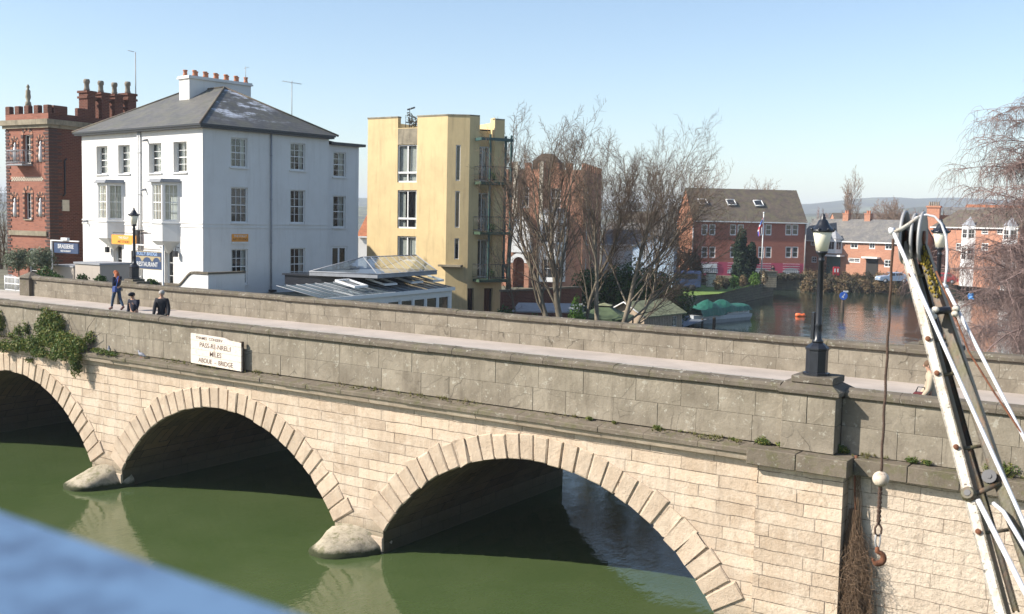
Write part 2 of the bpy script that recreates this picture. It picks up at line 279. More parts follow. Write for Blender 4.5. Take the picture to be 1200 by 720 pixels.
# ------------------------------------------------------------------ mesh builder
class MB:
    def __init__(s): s.v = []; s.f = []; s.mi = []; s.sm = []
    def add(s, vs, fs, mi=0, sm=False):
        b = len(s.v); s.v.extend([tuple(p) for p in vs]); s.f.extend([tuple(b+i for i in f) for f in fs]); s.mi.extend([mi]*len(fs)); s.sm.extend([sm]*len(fs))
    def quad(s, a, b, c, d, mi=0): s.add([a, b, c, d], [(0, 1, 2, 3)], mi)
    def tri(s, a, b, c, mi=0): s.add([a, b, c], [(0, 1, 2)], mi)
    def box(s, x0, x1, y0, y1, z0, z1, mi=0):
        s.add([(x0, y0, z0), (x1, y0, z0), (x1, y1, z0), (x0, y1, z0), (x0, y0, z1), (x1, y0, z1), (x1, y1, z1), (x0, y1, z1)],
              [(0, 3, 2, 1), (4, 5, 6, 7), (0, 1, 5, 4), (1, 2, 6, 5), (2, 3, 7, 6), (3, 0, 4, 7)], mi)
    def bbox(s, x0, x1, y0, y1, z0, z1, b=.02, mi=0, j=0.):
        """block with chamfered edges all round; j jitters the corners"""
        R = lambda: random.uniform(-j, j) if j else 0
        vs = []
        for (z, k) in ((z0, b), (z0+b, 0), (z1-b, 0), (z1, b)):
            for (cx, sx) in ((x0, 1), (x1, -1)):
                for (cy, sy) in ((y0, 1), (y1, -1)):
                    vs.append((cx+sx*k+R(), cy+sy*(k+b)+0*R(), z)); vs.append((cx+sx*(k+b)+R(), cy+sy*k, z))
        # ring order per level: corners (x0,y0),(x0,y1),(x1,y0),(x1,y1) each two verts [on x side, on y side]
        ring = [0, 1, 5, 4, 6, 7, 3, 2]
        fs = []
        for l in range(3):
            for i in range(8):
                a, c = ring[i], ring[(i+1) % 8]; fs.append((l*8+a, l*8+c, (l+1)*8+c, (l+1)*8+a))
        fs.append(tuple(reversed(ring))); fs.append(tuple(24+i for i in ring))
        s.add(vs, fs, mi)
    def obox(s, o, a, b, c, mi=0):
        o, a, b, c = map(np.array, (o, a, b, c)); p = [o, o+a, o+a+b, o+b, o+c, o+a+c, o+a+b+c, o+b+c]
        s.add(p, [(0, 3, 2, 1), (4, 5, 6, 7), (0, 1, 5, 4), (1, 2, 6, 5), (2, 3, 7, 6), (3, 0, 4, 7)], mi)
    def prism(s, poly, z0, z1, mi=0):
        n = len(poly); s.add([(x, y, z0) for x, y in poly]+[(x, y, z1) for x, y in poly], [tuple(reversed(range(n))), tuple(range(n, 2*n))]+[(i, (i+1) % n, n+(i+1) % n, n+i) for i in range(n)], mi)
    def extr(s, prof, x0, x1, mi=0):
        """profile in (y,z) run along x"""
        n = len(prof); s.add([(x0, y, z) for y, z in prof]+[(x1, y, z) for y, z in prof], [tuple(range(n)), tuple(reversed(range(n, 2*n)))]+[(i, n+i, n+(i+1) % n, (i+1) % n) for i in range(n)], mi)
    def twig(s, pts, rad, mi=0):
        b = len(s.v); n = len(pts); V = s.v
        for i in range(n):
            p = pts[i]; q = pts[min(i+1, n-1)]; o = pts[max(i-1, 0)]; tx, ty, tz = q[0]-o[0], q[1]-o[1], q[2]-o[2]; L = math.sqrt(tx*tx+ty*ty+tz*tz) or 1; tx /= L; ty /= L; tz /= L
            if abs(tz) < .8: ax, ay, az = ty, -tx, 0.
            else: ax, ay, az = 0., tz, -ty
            L = math.sqrt(ax*ax+ay*ay+az*az) or 1; ax /= L; ay /= L; az /= L; bx, by, bz = ty*az-tz*ay, tz*ax-tx*az, tx*ay-ty*ax; r = rad[i]
            for c, d in ((1., 0.), (-.5, .866), (-.5, -.866)): V.append((p[0]+(ax*c+bx*d)*r, p[1]+(ay*c+by*d)*r, p[2]+(az*c+bz*d)*r))
        for i in range(n-1):
            for q in range(3): s.f.append((b+i*3+q, b+i*3+(q+1) % 3, b+i*3+3+(q+1) % 3, b+i*3+3+q))
        m = 3*(n-1); s.mi.extend([mi]*m); s.sm.extend([True]*m)
    def tube(s, pts, rad, k=6, mi=0, cap=True, sm=True, squash=None):
        if k == 3: return s.twig(pts, rad if hasattr(rad, '__len__') else [rad]*len(pts), mi)
        pts = [np.array(p, float) for p in pts]
        if not hasattr(rad, '__len__'): rad = [rad]*len(pts)
        vs = []; n = len(pts); prev = None
        for i, p in enumerate(pts):
            t = pts[min(i+1, n-1)]-pts[max(i-1, 0)]; L = math.sqrt(t@t) or 1; t = t/L
            if prev is None:
                a = np.array([0, 0, 1.]) if abs(t[2]) < .9 else np.array([1., 0, 0]); e1 = np.cross(t, a)
            else: e1 = prev-t*(prev@t)
            e1 = e1/(math.sqrt(e1@e1) or 1); e2 = np.cross(t, e1); prev = e1
            for q in range(k):
                w = 2*PI*q/k; vs.append(p+(e1*math.cos(w)+e2*math.sin(w))*rad[i])
        fs = [(i*k+q, i*k+(q+1) % k, (i+1)*k+(q+1) % k, (i+1)*k+q) for i in range(n-1) for q in range(k)]
        if cap and k > 2: fs += [tuple(reversed(range(k))), tuple(range((n-1)*k, n*k))]
        s.add(vs, fs, mi, sm)
    def lathe(s, prof, k=12, c=(0, 0), mi=0, sm=False, twist=0.):
        n = len(prof); vs = [(c[0]+r*math.cos(2*PI*(q/k)+twist), c[1]+r*math.sin(2*PI*(q/k)+twist), z) for r, z in prof for q in range(k)]
        fs = [(i*k+q, i*k+(q+1) % k, (i+1)*k+(q+1) % k, (i+1)*k+q) for i in range(n-1) for q in range(k)]+[tuple(reversed(range(k))), tuple(range((n-1)*k, n*k))]
        s.add(vs, fs, mi, sm)
    def ball(s, c, r, k=12, h=8, mi=0, sc=(1, 1, 1)):
        vs = [(c[0]+r*sc[0]*math.sin(PI*i/h)*math.cos(2*PI*q/k), c[1]+r*sc[1]*math.sin(PI*i/h)*math.sin(2*PI*q/k), c[2]+r*sc[2]*math.cos(PI*i/h)) for i in range(h+1) for q in range(k)]
        s.add(vs, [(i*k+q, (i+1)*k+q, (i+1)*k+(q+1) % k, i*k+(q+1) % k) for i in range(h) for q in range(k)], mi, True)
    def build(s, name, mat, parent=None, loc=None, smooth=None):
        me = bpy.data.meshes.new(name); me.from_pydata([tuple(map(float, p)) for p in s.v], [], s.f)
        for m in (mat if isinstance(mat, (list, tuple)) else [mat]): me.materials.append(M[m] if isinstance(m, str) else m)
        me.polygons.foreach_set('material_index', s.mi); me.polygons.foreach_set('use_smooth', s.sm if smooth is None else [smooth]*len(s.f)); me.update()
        o = bpy.data.objects.new(name, me); COL.objects.link(o)
        if parent is not None: o.parent = parent
        if loc is not None: o.location = loc
        return o
def tag(o, label=None, cat=None, group=None, kind=None):
    if label: o['label'] = label
    if cat: o['category'] = cat
    if group: o['group'] = group
    if kind: o['kind'] = kind
    return o
def thing(name, label, cat, loc=(0, 0, 0), rz=0., group=None):
    o = bpy.data.objects.new(name, None); COL.objects.link(o); o.location = tuple(map(float, loc)); o.rotation_euler = (0, 0, rz); o.empty_display_size = .2
    return tag(o, label, cat, group)
def copy_tree(o, parent=None):
    c = o.copy(); COL.objects.link(c); c.parent = parent
    for ch in list(o.children): copy_tree(ch, c)
    return c
# ---- walls with openings.  P0: local origin (x,y); U: unit vector along; IN: unit vector inward
def wall(mb, P0, U, IN, L, z0, z1, holes=(), reveal=.18, mi=0, x0=0.):
    U = np.array([U[0], U[1], 0.]); IN = np.array([IN[0], IN[1], 0.]); P = np.array([P0[0], P0[1], 0.])
    xs = sorted({x0, L}|{h[0] for h in holes}|{h[1] for h in holes}); zs = sorted({z0, z1}|{h[2] for h in holes}|{h[3] for h in holes})
    pt = lambda x, z, d=0.: P+U*x+IN*d+np.array([0, 0, z])
    for i in range(len(xs)-1):
        for j in range(len(zs)-1):
            cx, cz = (xs[i]+xs[i+1])/2, (zs[j]+zs[j+1])/2
            if any(h[0] < cx < h[1] and h[2] < cz < h[3] for h in holes): continue
            mb.quad(pt(xs[i], zs[j]), pt(xs[i+1], zs[j]), pt(xs[i+1], zs[j+1]), pt(xs[i], zs[j+1]), mi)
    for (a, b, c, d) in [h[:4] for h in holes]:
        r = reveal
        mb.quad(pt(a, c), pt(a, c, r), pt(a, d, r), pt(a, d), mi); mb.quad(pt(b, c, r), pt(b, c), pt(b, d), pt(b, d, r), mi)
        mb.quad(pt(a, c), pt(b, c), pt(b, c, r), pt(a, c, r), mi); mb.quad(pt(a, d, r), pt(b, d, r), pt(b, d), pt(a, d), mi)
def window(parent, P0, U, IN, h, depth=.14, cols=2, rows=4, fr=.06, bar=.025, frame='whitep', pane='glass', sill='whitep', curtain=None, interior=True, name='window', mid=True, sillw=.07):
    a, b, c, d = h[:4]; U = np.array([U[0], U[1], 0.]); IN = np.array([IN[0], IN[1], 0.]); P = np.array([P0[0], P0[1], 0.])
    up_ = np.array([0, 0, 1.])
    def bx(mb, xa, xb, za, zb, d0, d1): mb.obox(P+U*xa+IN*d0+up_*za, U*(xb-xa), IN*(d1-d0), up_*(zb-za))
    m = MB(); d0, d1 = depth, depth+.06
    bx(m, a, a+fr, c, d, d0, d1); bx(m, b-fr, b, c, d, d0, d1); bx(m, a+fr, b-fr, c, c+fr*1.3, d0, d1); bx(m, a+fr, b-fr, d-fr, d, d0, d1)
    ia, ib, ic, id_ = a+fr, b-fr, c+fr*1.3, d-fr
    for i in range(1, cols): x = ia+(ib-ia)*i/cols; bx(m, x-bar/2, x+bar/2, ic, id_, d0+.012, d1-.012)
    for j in range(1, rows):
        z = ic+(id_-ic)*j/rows; w = bar if not (mid and j*2 == rows) else bar*2
        bx(m, ia, ib, z-w/2, z+w/2, d0+(.006 if w > bar else .015), d1-.015)
    o = m.build(name, frame, parent)
    g = MB(); q = lambda x, z, dd: P+U*x+IN*dd+up_*z
    g.quad(q(ia, ic, d0+.03), q(ib, ic, d0+.03), q(ib, id_, d0+.03), q(ia, id_, d0+.03)); g.build('pane', pane, o)
    if curtain:
        k = MB(); 
        for (xa, xb) in curtain:
            n = max(4, int((xb-xa)*(b-a)/.06)); pts = []
            for i in range(n+1):
                x = a+(b-a)*(xa+(xb-xa)*i/n); dd = depth+.2+(.03 if i % 2 else 0); pts.append((x, dd))
            for i in range(n): k.quad(q(pts[i][0], c, pts[i][1]), q(pts[i+1][0], c, pts[i+1][1]), q(pts[i+1][0], d, pts[i+1][1]), q(pts[i][0], d, pts[i][1]))
        k.build('curtain', 'curtain', o)
    if interior and pane == 'glass':
        k = MB(); e = .02; D2 = depth+.9
        k.quad(q(a-e, c-e, D2), q(b+e, c-e, D2), q(b+e, d+e, D2), q(a-e, d+e, D2))
        k.quad(q(a-e, c-e, d1), q(a-e, c-e, D2), q(a-e, d+e, D2), q(a-e, d+e, d1)); k.quad(q(b+e, c-e, d1), q(b+e, c-e, D2), q(b+e, d+e, D2), q(b+e, d+e, d1))
        k.quad(q(a-e, c-e, d1), q(b+e, c-e, d1), q(b+e, c-e, D2), q(a-e, c-e, D2)); k.quad(q(a-e, d+e, d1), q(b+e, d+e, d1), q(b+e, d+e, D2), q(a-e, d+e, D2))
        k.build('window_recess', 'interior', o)
    if sill:
        k = MB(); bx(k, a-.08, b+.08, c-sillw, c-.003, -.09, depth); k.build('sill', sill, o)
    return o
def text_mesh(txt, size, mat, parent, loc, rot, name='lettering', ext=.004, align='CENTER', sx=1.):
    cu = bpy.data.curves.new(name, 'FONT'); cu.body = txt; cu.size = size; cu.extrude = ext; cu.align_x = align; cu.align_y = 'CENTER'; cu.offset = size*.004
    t = bpy.data.objects.new(name+'_tmp', cu); COL.objects.link(t); dg = bpy.context.evaluated_depsgraph_get(); dg.update()
    me = bpy.data.meshes.new_from_object(t.evaluated_get(dg)); bpy.data.objects.remove(t)
    me.materials.clear(); me.materials.append(M[mat] if isinstance(mat, str) else mat)
    o = bpy.data.objects.new(name, me); COL.objects.link(o); o.parent = parent; o.location = loc; o.rotation_euler = rot; o.scale = (sx, 1, 1); return o
# ================================================================== BRIDGE
ARC = [(-35.25, 3.2), (-24.3, 3.15), (-13.2, 3.2)]; RI = 5.5; HS = 4.68
ROADZ = 4.68
bridge = thing('stone_bridge', 'pale stone bridge with three round arches over the green river and grey parapets', 'bridge', (0, 0, 0))
def intr(x):
    for cx, cr in ARC:
        if abs(x-cx) < HS: return (cr-RI)+math.sqrt(RI*RI-(x-cx)**2)
    return None
mb = MB(); mbk = MB(); xs = []
x = -52.
brk = sorted([c+s*HS for c, _ in ARC for s in (-1, 1)])
while x < -7.6: xs.append(x); x += .12
xs = sorted(set(xs+[-7.62]+[b-1e-4 for b in brk]+[b+1e-4 for b in brk]))
for a, b in zip(xs, xs[1:]):
    za, zb = intr(a), intr(b)
    if (za is None) != (zb is None): continue
    za = -1.5 if za is None else za+.03; zb = -1.5 if zb is None else zb+.03
    mb.quad((a, 0, za), (b, 0, zb), (b, 0, 4.02), (a, 0, 4.02)); mbk.quad((b, 9.2, zb), (a, 9.2, za), (a, 9.2, 4.3), (b, 9.2, 4.3))
mb.build('spandrel_wall', 'face', bridge); mbk.build('spandrel_wall', 'face', bridge)
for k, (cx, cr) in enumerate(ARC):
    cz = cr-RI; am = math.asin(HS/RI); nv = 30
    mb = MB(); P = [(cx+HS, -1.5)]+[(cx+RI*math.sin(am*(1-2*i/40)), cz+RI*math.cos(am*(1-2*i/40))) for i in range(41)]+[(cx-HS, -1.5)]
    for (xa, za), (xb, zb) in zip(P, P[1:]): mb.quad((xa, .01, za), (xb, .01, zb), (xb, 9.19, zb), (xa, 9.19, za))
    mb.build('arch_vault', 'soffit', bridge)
    # ring of rusticated wedge stones, each proud of the wall with an open groove between
    mb = MB(); rr = random.Random(40+k)
    for i in range(nv):
        a0 = am*(-1+2*i/nv); a1 = am*(-1+2*(i+1)/nv); mid = abs((a0+a1)/2)/am
        gap = .0032+.0012*rr.random(); ln = .60+.13*mid**2+(.08 if (mid > .45 and i % 2) else 0)+rr.uniform(-.02, .02)
        pr = .038+rr.uniform(-.012, .014); bv = .02; r0_ = RI-.012+rr.uniform(-.012, .012)
        worn = 1 if (k == 2 and i in (24, 25, 26)) or rr.random() < .06 else 0
        vs = []
        for (rad, ang, y) in [(r0_, a0+gap, .05), (r0_, a1-gap, .05), (RI+ln, a1-gap, .05), (RI+ln, a0+gap, .05),
                              (r0_, a0+gap, -pr+bv), (r0_, a1-gap, -pr+bv), (RI+ln, a1-gap, -pr+bv), (RI+ln, a0+gap, -pr+bv),
                              (r0_+bv, a0+gap+bv/RI, -pr), (r0_+bv, a1-gap-bv/RI, -pr), (RI+ln-bv, a1-gap-bv/RI, -pr), (RI+ln-bv, a0+gap+bv/RI, -pr)]:
            j = .022+.05*worn; vs.append((cx+rad*math.sin(ang)+rr.uniform(-j, j)*.6, y+rr.uniform(-.004, .004)-worn*rr.uniform(-.03, .02), cz+rad*math.cos(ang)+rr.uniform(-j, j)*.6))
        fs = [(0, 1, 5, 4), (1, 2, 6, 5), (2, 3, 7, 6), (3, 0, 4, 7), (4, 5, 9, 8), (5, 6, 10, 9), (6, 7, 11, 10), (7, 4, 8, 11), (8, 9, 10, 11)]
        mb.add(vs, fs)
    for s in (-1, 1):       # blocks of the jambs under the springing
        for j in range(5):
            z1 = .44-j*.42; ln = .8 if j % 2 else .62
            xa = cx+s*(HS-.008); xb = cx+s*(HS+ln)
            if s > 0 and k < 2 or s < 0 and k > 0: xb = cx+s*(HS+min(ln, .78))
            mb.bbox(min(xa, xb), max(xa, xb), -.05, .04, z1-.40, z1-.005, .016)
    mb.build('arch_ring', 'vouss', bridge)
# second smooth band of stones fanning out from the springings between the rings (pier face)
# cornice and parapet, stone by stone
def run(x0, x1, l0, l1, rr):
    x = x0; out = []
    while x < x1-.01:
        L = rr.uniform(l0, l1)
        if x1-x-L < l0*.6: L = x1-x
        out.append((x, min(x1, x+L))); x += L
    return out
rr = random.Random(5)
def cornice(x0, x1, yo, zt=4.30):
    mb = MB()
    for a, b in run(x0, x1, .8, 1.3, rr):
        e = rr.uniform(-.012, .012); g = .004
        mb.extr([(.5+yo, zt-.14), (-.27+yo+e, zt-.135), (-.285+yo+e, zt-.12), (-.285+yo+e, zt-.035), (-.26+yo+e, zt-.012), (.5+yo, zt+.12+e*.4)], a+g, b-g)
    mb.build('cornice', 'ledge', bridge)
    mb = MB()
    for a, b in run(x0, x1, .6, 1.2, rr):
        e = rr.uniform(-.01, .01); mb.extr([(.3+yo, 4.0), (-.10+yo+e, 4.005), (-.18+yo+e, 4.035), (-.235+yo+e, zt-.143), (.3+yo, zt-.143)], a+.003, b-.003)
    mb.build('fascia_course', 'fascia', bridge)
def coping(x0, x1, y0, y1, zt=5.70, rev=False):
    mb = MB()
    for a, b in run(x0, x1, .75, 1.15, rr):
        e = rr.uniform(-.008, .008); h = rr.uniform(-.008, .008); g = .004; zt_ = zt+h
        mb.extr([(y1, zt_-.20), (y0+e+.05, zt_-.215), (y0+e+.03, zt_-.19), (y0+e, zt_-.175), (y0+e, zt_-.09), (y0+e+.05, zt_-.03), ((y0+y1)/2, zt_), (y1-.05, zt_-.03), (y1, zt_-.09)], a+g, b-g)
    mb.build('coping', 'coping', bridge)
def blocks(x0, x1, y, thick, zs, l0=.8, l1=1.55, mat='pstone', name='parapet_wall', j=.006):
    mb = MB()
    for z0, z1 in zip(zs, zs[1:]):
        for a, b in run(x0, x1, l0, l1, rr):
            e = rr.uniform(-j, j); mb.bbox(a+.002, b-.002, y+e, y+thick, z0+.002, z1-.002, .006, 0, .0)
    mb.box(x0+.01, x1-.01, y+.014, y+thick-.01, zs[0], zs[-1], 1)
    mb.build(name, [mat, 'joint'], bridge)
cornice(-52, -7.79, 0); coping(-52, -7.27, 0, .5)
blocks(-52, -7.21, .09, .33, [4.38, 4.93, 5.49])
# pier with the lamp
mb = MB(); rr2 = random.Random(3)
mb.bbox(-7.20, -6.10, -.045, .9, 4.36, 4.92, .01); mb.bbox(-7.20, -6.68, -.05, .9, 4.925, 5.49, .008); mb.bbox(-6.672, -6.10, -.045, .9, 4.925, 5.49, .008)
mb.build('lamp_pier', 'pstone', bridge)
mb = MB(); a, b, c, d = -7.26, -6.03, -.12, 1.0
mb.add([(a, c+.05, 5.485), (b-.05, c+.05, 5.485), (b-.05, d, 5.485), (a, d, 5.485), (a, c, 5.53), (b, c, 5.53), (b, d, 5.53), (a, d, 5.53), (a, c, 5.60), (b, c, 5.60), (b, d, 5.60), (a, d, 5.60), (a+.05, c+.22, 5.735), (b-.22, c+.22, 5.735), (b-.22, d-.22, 5.735), (a+.05, d-.22, 5.735)],
       [(0, 3, 2, 1)]+[(k_+i_, k_+(i_+1) % 4, k_+4+(i_+1) % 4, k_+4+i_) for k_ in (0, 4, 8) for i_ in range(4)]+[(12, 13, 14, 15)])
mb.bbox(-7.06, -6.2, .04, .82, 5.73, 5.87, .012)
mb.build('pier_cap', 'coping', bridge)
mb = MB(); mb.bbox(-7.78, -6.75, -.40, .5, 4.0, 4.345, .015); mb.bbox(-6.742, -5.72, -.40, .5, 4.0, 4.345, .015); mb.build('pier_ledge', 'ledge', bridge)
mb = MB(); mb.box(-7.64, -5.86, -.13, .6, -1.5, 3.99); mb.build('buttress', 'face', bridge)
# parapet and wall right of the pier, set back
mb = MB(); mb.box(-5.86, 18, .25, 8.9, -1.5, 3.99); mb.build('abutment_wall', 'worn', bridge)
mb = MB()
for a, b in run(-5.72, 18, .9, 1.5, rr): mb.bbox(a+.003, b-.003, -.0, .8, 4.0, 4.33, .015)
mb.build('cornice', 'ledge', bridge)
blocks(-6.09, 18, .36, .33, [4.34, 4.9, 5.46]); coping(-6.02, 18, .28, .76, 5.67)
# far parapet
coping(-48.3, -41.5, 8.78, 9.25, 5.67); blocks(-48.2, -41.55, 8.86, .34, [4.5, 5.02, 5.48], 1.2, 2.4)
coping(-41.45, 18, 8.88, 9.38, 5.69); blocks(-41.5, 18, 8.98, .34, [4.5, 5.03, 5.50], .8, 1.7)
mb = MB(); mb.bbox(-49.1, -48.25, 8.68, 9.4, 4.5, 5.55, .02); mb.add([(-49.2, 8.58, 5.56), (-48.15, 8.58, 5.56), (-48.15, 9.5, 5.56), (-49.2, 9.5, 5.56), (-48.68, 9.04, 5.86)], [(0, 3, 2, 1), (0, 1, 4), (1, 2, 4), (2, 3, 4), (3, 0, 4)])
mb.build('parapet_pier', 'coping', bridge); mb = MB(); mb.bbox(-41.5, -40.3, 8.99, 9.7, 5.5, 5.76, .02); mb.bbox(-41.25, -40.6, 9.0, 9.65, 5.765, 5.86, .01)
q = onY(1093, 410, 9.1); LX3 = q[0]
mb.build('parapet_pier', 'coping', bridge); mb = MB(); mb.bbox(LX3-.7, LX3+.7, 8.9, 9.8, 5.5, 5.75, .02); mb.bbox(LX3-.35, LX3+.35, 9.0, 9.6, 5.755, 5.86, .01)
mb.build('parapet_pier', 'coping', bridge)
# cutwaters: rounded noses of stone at the foot of the piers
for cx in (-29.75, -18.8):
    rq = random.Random(int(cx*10)); mb = MB(); nu, nw = 14, 20; vs = []
    for i in range(nu+1):
        t = i/nu
        for w in range(nw):
            a = 2*PI*w/nw; 
            yy = .35-t*1.62; wid = .86*math.sqrt(max(0, 1-(t*.97)**3.)); hgt = .66-.36*t
            ex = math.copysign(abs(math.cos(a))**.8, math.cos(a))*wid; ez = math.sin(a)*hgt*(1 if math.sin(a) > 0 else 1.6)*math.sqrt(max(.0, 1-(t*.98)**4))
            r_ = 1+.08*math.sin(3.1*a+cx+4*t)+.05*math.sin(5*a+7*t)+rq.uniform(-.035, .035); vs.append((cx-.22*t+ex*r_, yy, .02+ez*r_))
    vs.append((cx-.22, -1.30, .1)); fs = [(i*nw+w, i*nw+(w+1) % nw, (i+1)*nw+(w+1) % nw, (i+1)*nw+w) for i in range(nu) for w in range(nw)]+[(nu*nw+w, nu*nw+(w+1) % nw, (nu+1)*nw) for w in range(nw)]
    mb.add(vs, fs, 0, True); mb.build('cutwater', 'boulder', bridge)
# deck fill so nothing shows from below
mb = MB(); mb.box(-52, 18, .45, 8.97, 4.05, 4.49); mb.build('deck', 'soffit', bridge)

# ================================================================== ROAD on the bridge
def st(mb, name, mat): return tag(mb.build(name, mat), kind='structure')
mb = MB(); mb.box(-140, 90, 2.2, 7.0, 4.495, 4.56); st(mb, 'road', 'asphalt')
mb = MB(); mb.box(-49.2, 90, 7.15, 8.975, 4.495, ROADZ); mb.box(-140, 90, .43, 2.05, 4.495, ROADZ); mb.box(-140, -49.2, 7.15, 9.5, 4.495, ROADZ); st(mb, 'pavement', 'paving')
mb = MB()
for y0, y1 in ((7.0, 7.148), (2.052, 2.198)):
    for a, b in run(-90, 60, .9, .92, rr): mb.bbox(a+.004, b-.004, y0, y1, 4.495, ROADZ+.004, .012)
st(mb, 'kerb', 'kerb')
mb = MB()
for y in (2.32, 2.44, 6.76, 6.88): mb.quad((-60, y-.04, 4.566), (60, y-.04, 4.566), (60, y+.04, 4.566), (-60, y+.04, 4.566))
st(mb, 'road_markings', plain('yellow_line', (.6, .42, .05), .8))

# ================================================================== WATER
def water_mat():
    m, nt = newmat('river_water'); g = N(nt); pos = g.n('ShaderNodeNewGeometry').outputs['Position']
    a = g.noise(g.scale(pos, (1., .55, 1)), 2.2, 3, .55, .3); b = g.noise(g.scale(pos, (1., .4, 1)), 9., 3, .6, .4); c = g.noise(pos, .35, 3, .6)
    amp = g.ramp(c, .35, .7, (.25, .25, .25, 1), (1, 1, 1, 1))
    h = g.math('MULTIPLY', g.math('ADD', a, g.math('MULTIPLY', b, .38)), amp)
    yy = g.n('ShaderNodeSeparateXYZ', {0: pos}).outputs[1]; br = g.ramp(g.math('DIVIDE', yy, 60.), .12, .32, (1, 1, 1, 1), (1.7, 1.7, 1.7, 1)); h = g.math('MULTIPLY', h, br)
    col = g.mix(g.ramp(g.noise(pos, .25, 3, .6), .35, .65), (.054, .083, .028), (.070, .098, .038))
    col = g.mix(g.ramp(g.math('DIVIDE', yy, 60.), .1, .4), col, (.022, .036, .024))  # beyond the bridge the colour is darkened to stand for shade
    bsdf(g, col, .02, bump=h, bstr=.6, bdist=.022, spec=.5, IOR=1.45); return m
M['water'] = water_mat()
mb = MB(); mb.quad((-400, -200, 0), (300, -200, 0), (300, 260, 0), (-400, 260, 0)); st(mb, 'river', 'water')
# ================================================================== GROUND (islands and banks, one mesh)
M['earth'] = plain('earth_ground', (.12, .115, .075), .95, .35, .5, bump=.3)
M['grass'] = None
def grass_mat():
    m, nt = newmat('mown_grass'); g = N(nt); pos = g.n('ShaderNodeNewGeometry').outputs['Position']
    c = g.mix(g.ramp(g.noise(pos, .7, 5, .7), .3, .7), (.10, .17, .025), (.17, .26, .04)); c = g.mix(g.ramp(g.noise(pos, 9, 3), .4, .6), c, (.12, .19, .03))
    bsdf(g, c, .9, bump=g.noise(pos, 25, 3), bstr=.5, bdist=.05); return m
M['grass'] = grass_mat()
M['bankwall'] = masonry('river_wall_stone', (.14, .13, .10), (.09, .085, .065), (.04, .04, .03), .6, .3, .015, world=True, blotch=(.12, .13, .08), bstr=.8, bdist=.05)
bk = lambda px, py, z=0.: tuple(onZ(px, py, z)[:2])
LB = [(-30.6, 9.4), (-30.9, 22), (-31.4, 38), (-34.8, 52), bk(770, 391), bk(798, 372), bk(836, 362), bk(906, 347), (-58, 112), (-120, 116), (-400, 120), (-400, 9.4)]
mb = MB()
def slab(poly, zt, zb=-1.5, top=0, side=1):
    n = len(poly); mb.add([(x, y, zb) for x, y in poly]+[(x, y, zt) for x, y in poly], [tuple(range(n, 2*n))], top); mb.add([(x, y, zb) for x, y in poly]+[(x, y, zt) for x, y in poly], [(i, (i+1) % n, n+(i+1) % n, n+i) for i in range(n)], side)
slab(LB, 1.75)
fb0, fb1, fb2 = bk(938, 341), bk(1052, 342), bk(1195, 345)
slab([(-400, fb0[1]-14), (-90, fb0[1]-6), fb0, fb1, fb2, (-12, 122), (-7, 90), (-3.5, 45), (-1.5, 9.4), (400, 9.4), (4000, 500), (4000, 5000), (-5000, 5000), (-5000, 300)], 1.6)
slab([(-400, 9.4), (-49, 9.4), (-49, 13.5), (-39.8, 13.5), (-39.8, 22), (-64, 30), (-400, 40)], 4.5)     # raised land by the road
slab([(-2.6, -13.2), (9, -13.2), (9, -26), (-2.6, -26)], 2.6)
slab([(-400, -30), (-54, -30), (-54, -.6), (-52.2, .3), (-52.2, 9.3), (-400, 9.3)], 4.48)
slab([(18.3, -30), (400, -30), (400, 9.3), (18.3, 9.3)], 4.48)
st(mb, 'ground', ['earth', 'bankwall'])
gl = [bk(786, 349, 2.2), bk(850, 345, 2.2), bk(903, 325, 2.2), (-60, 111), (-75, 105), bk(700, 330, 2.2)]
mb = MB(); P = [onZ(x, y, 1.775) for x, y in ((775, 349), (842, 344.5), (900, 330), (860, 328), (800, 330), (770, 334))]
mb.add([(p[0], p[1], 1.775) for p in P], [tuple(range(6))]); tag(mb.build('lawn', 'grass'), kind='structure')
GW = [bk(790, 356, 2.0), bk(838, 350, 2.1), bk(903, 326, 2.3)]
# ================================================================== HILLS
def hills_mat():
    m, nt = newmat('wooded_hill'); g = N(nt); pos = g.n('ShaderNodeNewGeometry').outputs['Position']
    n = g.noise(pos, .006, 5, .7); f = g.ramp(n, .47, .53); c = g.mix(f, (.035, .045, .022), (.16, .17, .07))
    c = g.mix(g.ramp(g.noise(pos, .03, 5, .8), .4, .6), c, (.06, .05, .03)); bsdf(g, c, .95, bump=g.noise(pos, .05, 4), bstr=1, bdist=6); return m
M['hills'] = hills_mat()
def hill(name, D, zs, seed, mat='hills'):
    r_ = random.Random(seed); mb = MB(); n = 90; rows = 6; vs = []
    for i in range(n+1):
        px = -500+2200*i/n
        ridge = 0
        for k, (x_, z_) in enumerate(zs[:-1]):
            if x_ <= px <= zs[k+1][0]: t = (px-x_)/(zs[k+1][0]-x_); ridge = z_*(1-t)+zs[k+1][1]*t
        for j in range(rows+1):
            t = j/rows; p = atD(px, 400, D*(.72+.28*t)); z = 1.0+(ridge+r_.uniform(-1.6, 1.6)*D/1500)*math.sin(t*PI/2)**1.6; vs.append((p[0], p[1], z))
    fs = [(i*(rows+1)+j, (i+1)*(rows+1)+j, (i+1)*(rows+1)+j+1, i*(rows+1)+j+1) for i in range(n) for j in range(rows)]
    mb.add(vs, fs, 0, True); st(mb, name, mat)
hill('hills', 2600, [(-500, 40), (200, 50), (600, 55), (800, 60), (940, 60), (1000, 78), (1100, 86), (1200, 80), (1500, 60), (1700, 50)], 1)
hill('hills', 1500, [(-500, 16), (400, 22), (700, 25), (930, 24), (1020, 30), (1080, 40), (1150, 36), (1250, 34), (1700, 20)], 2)
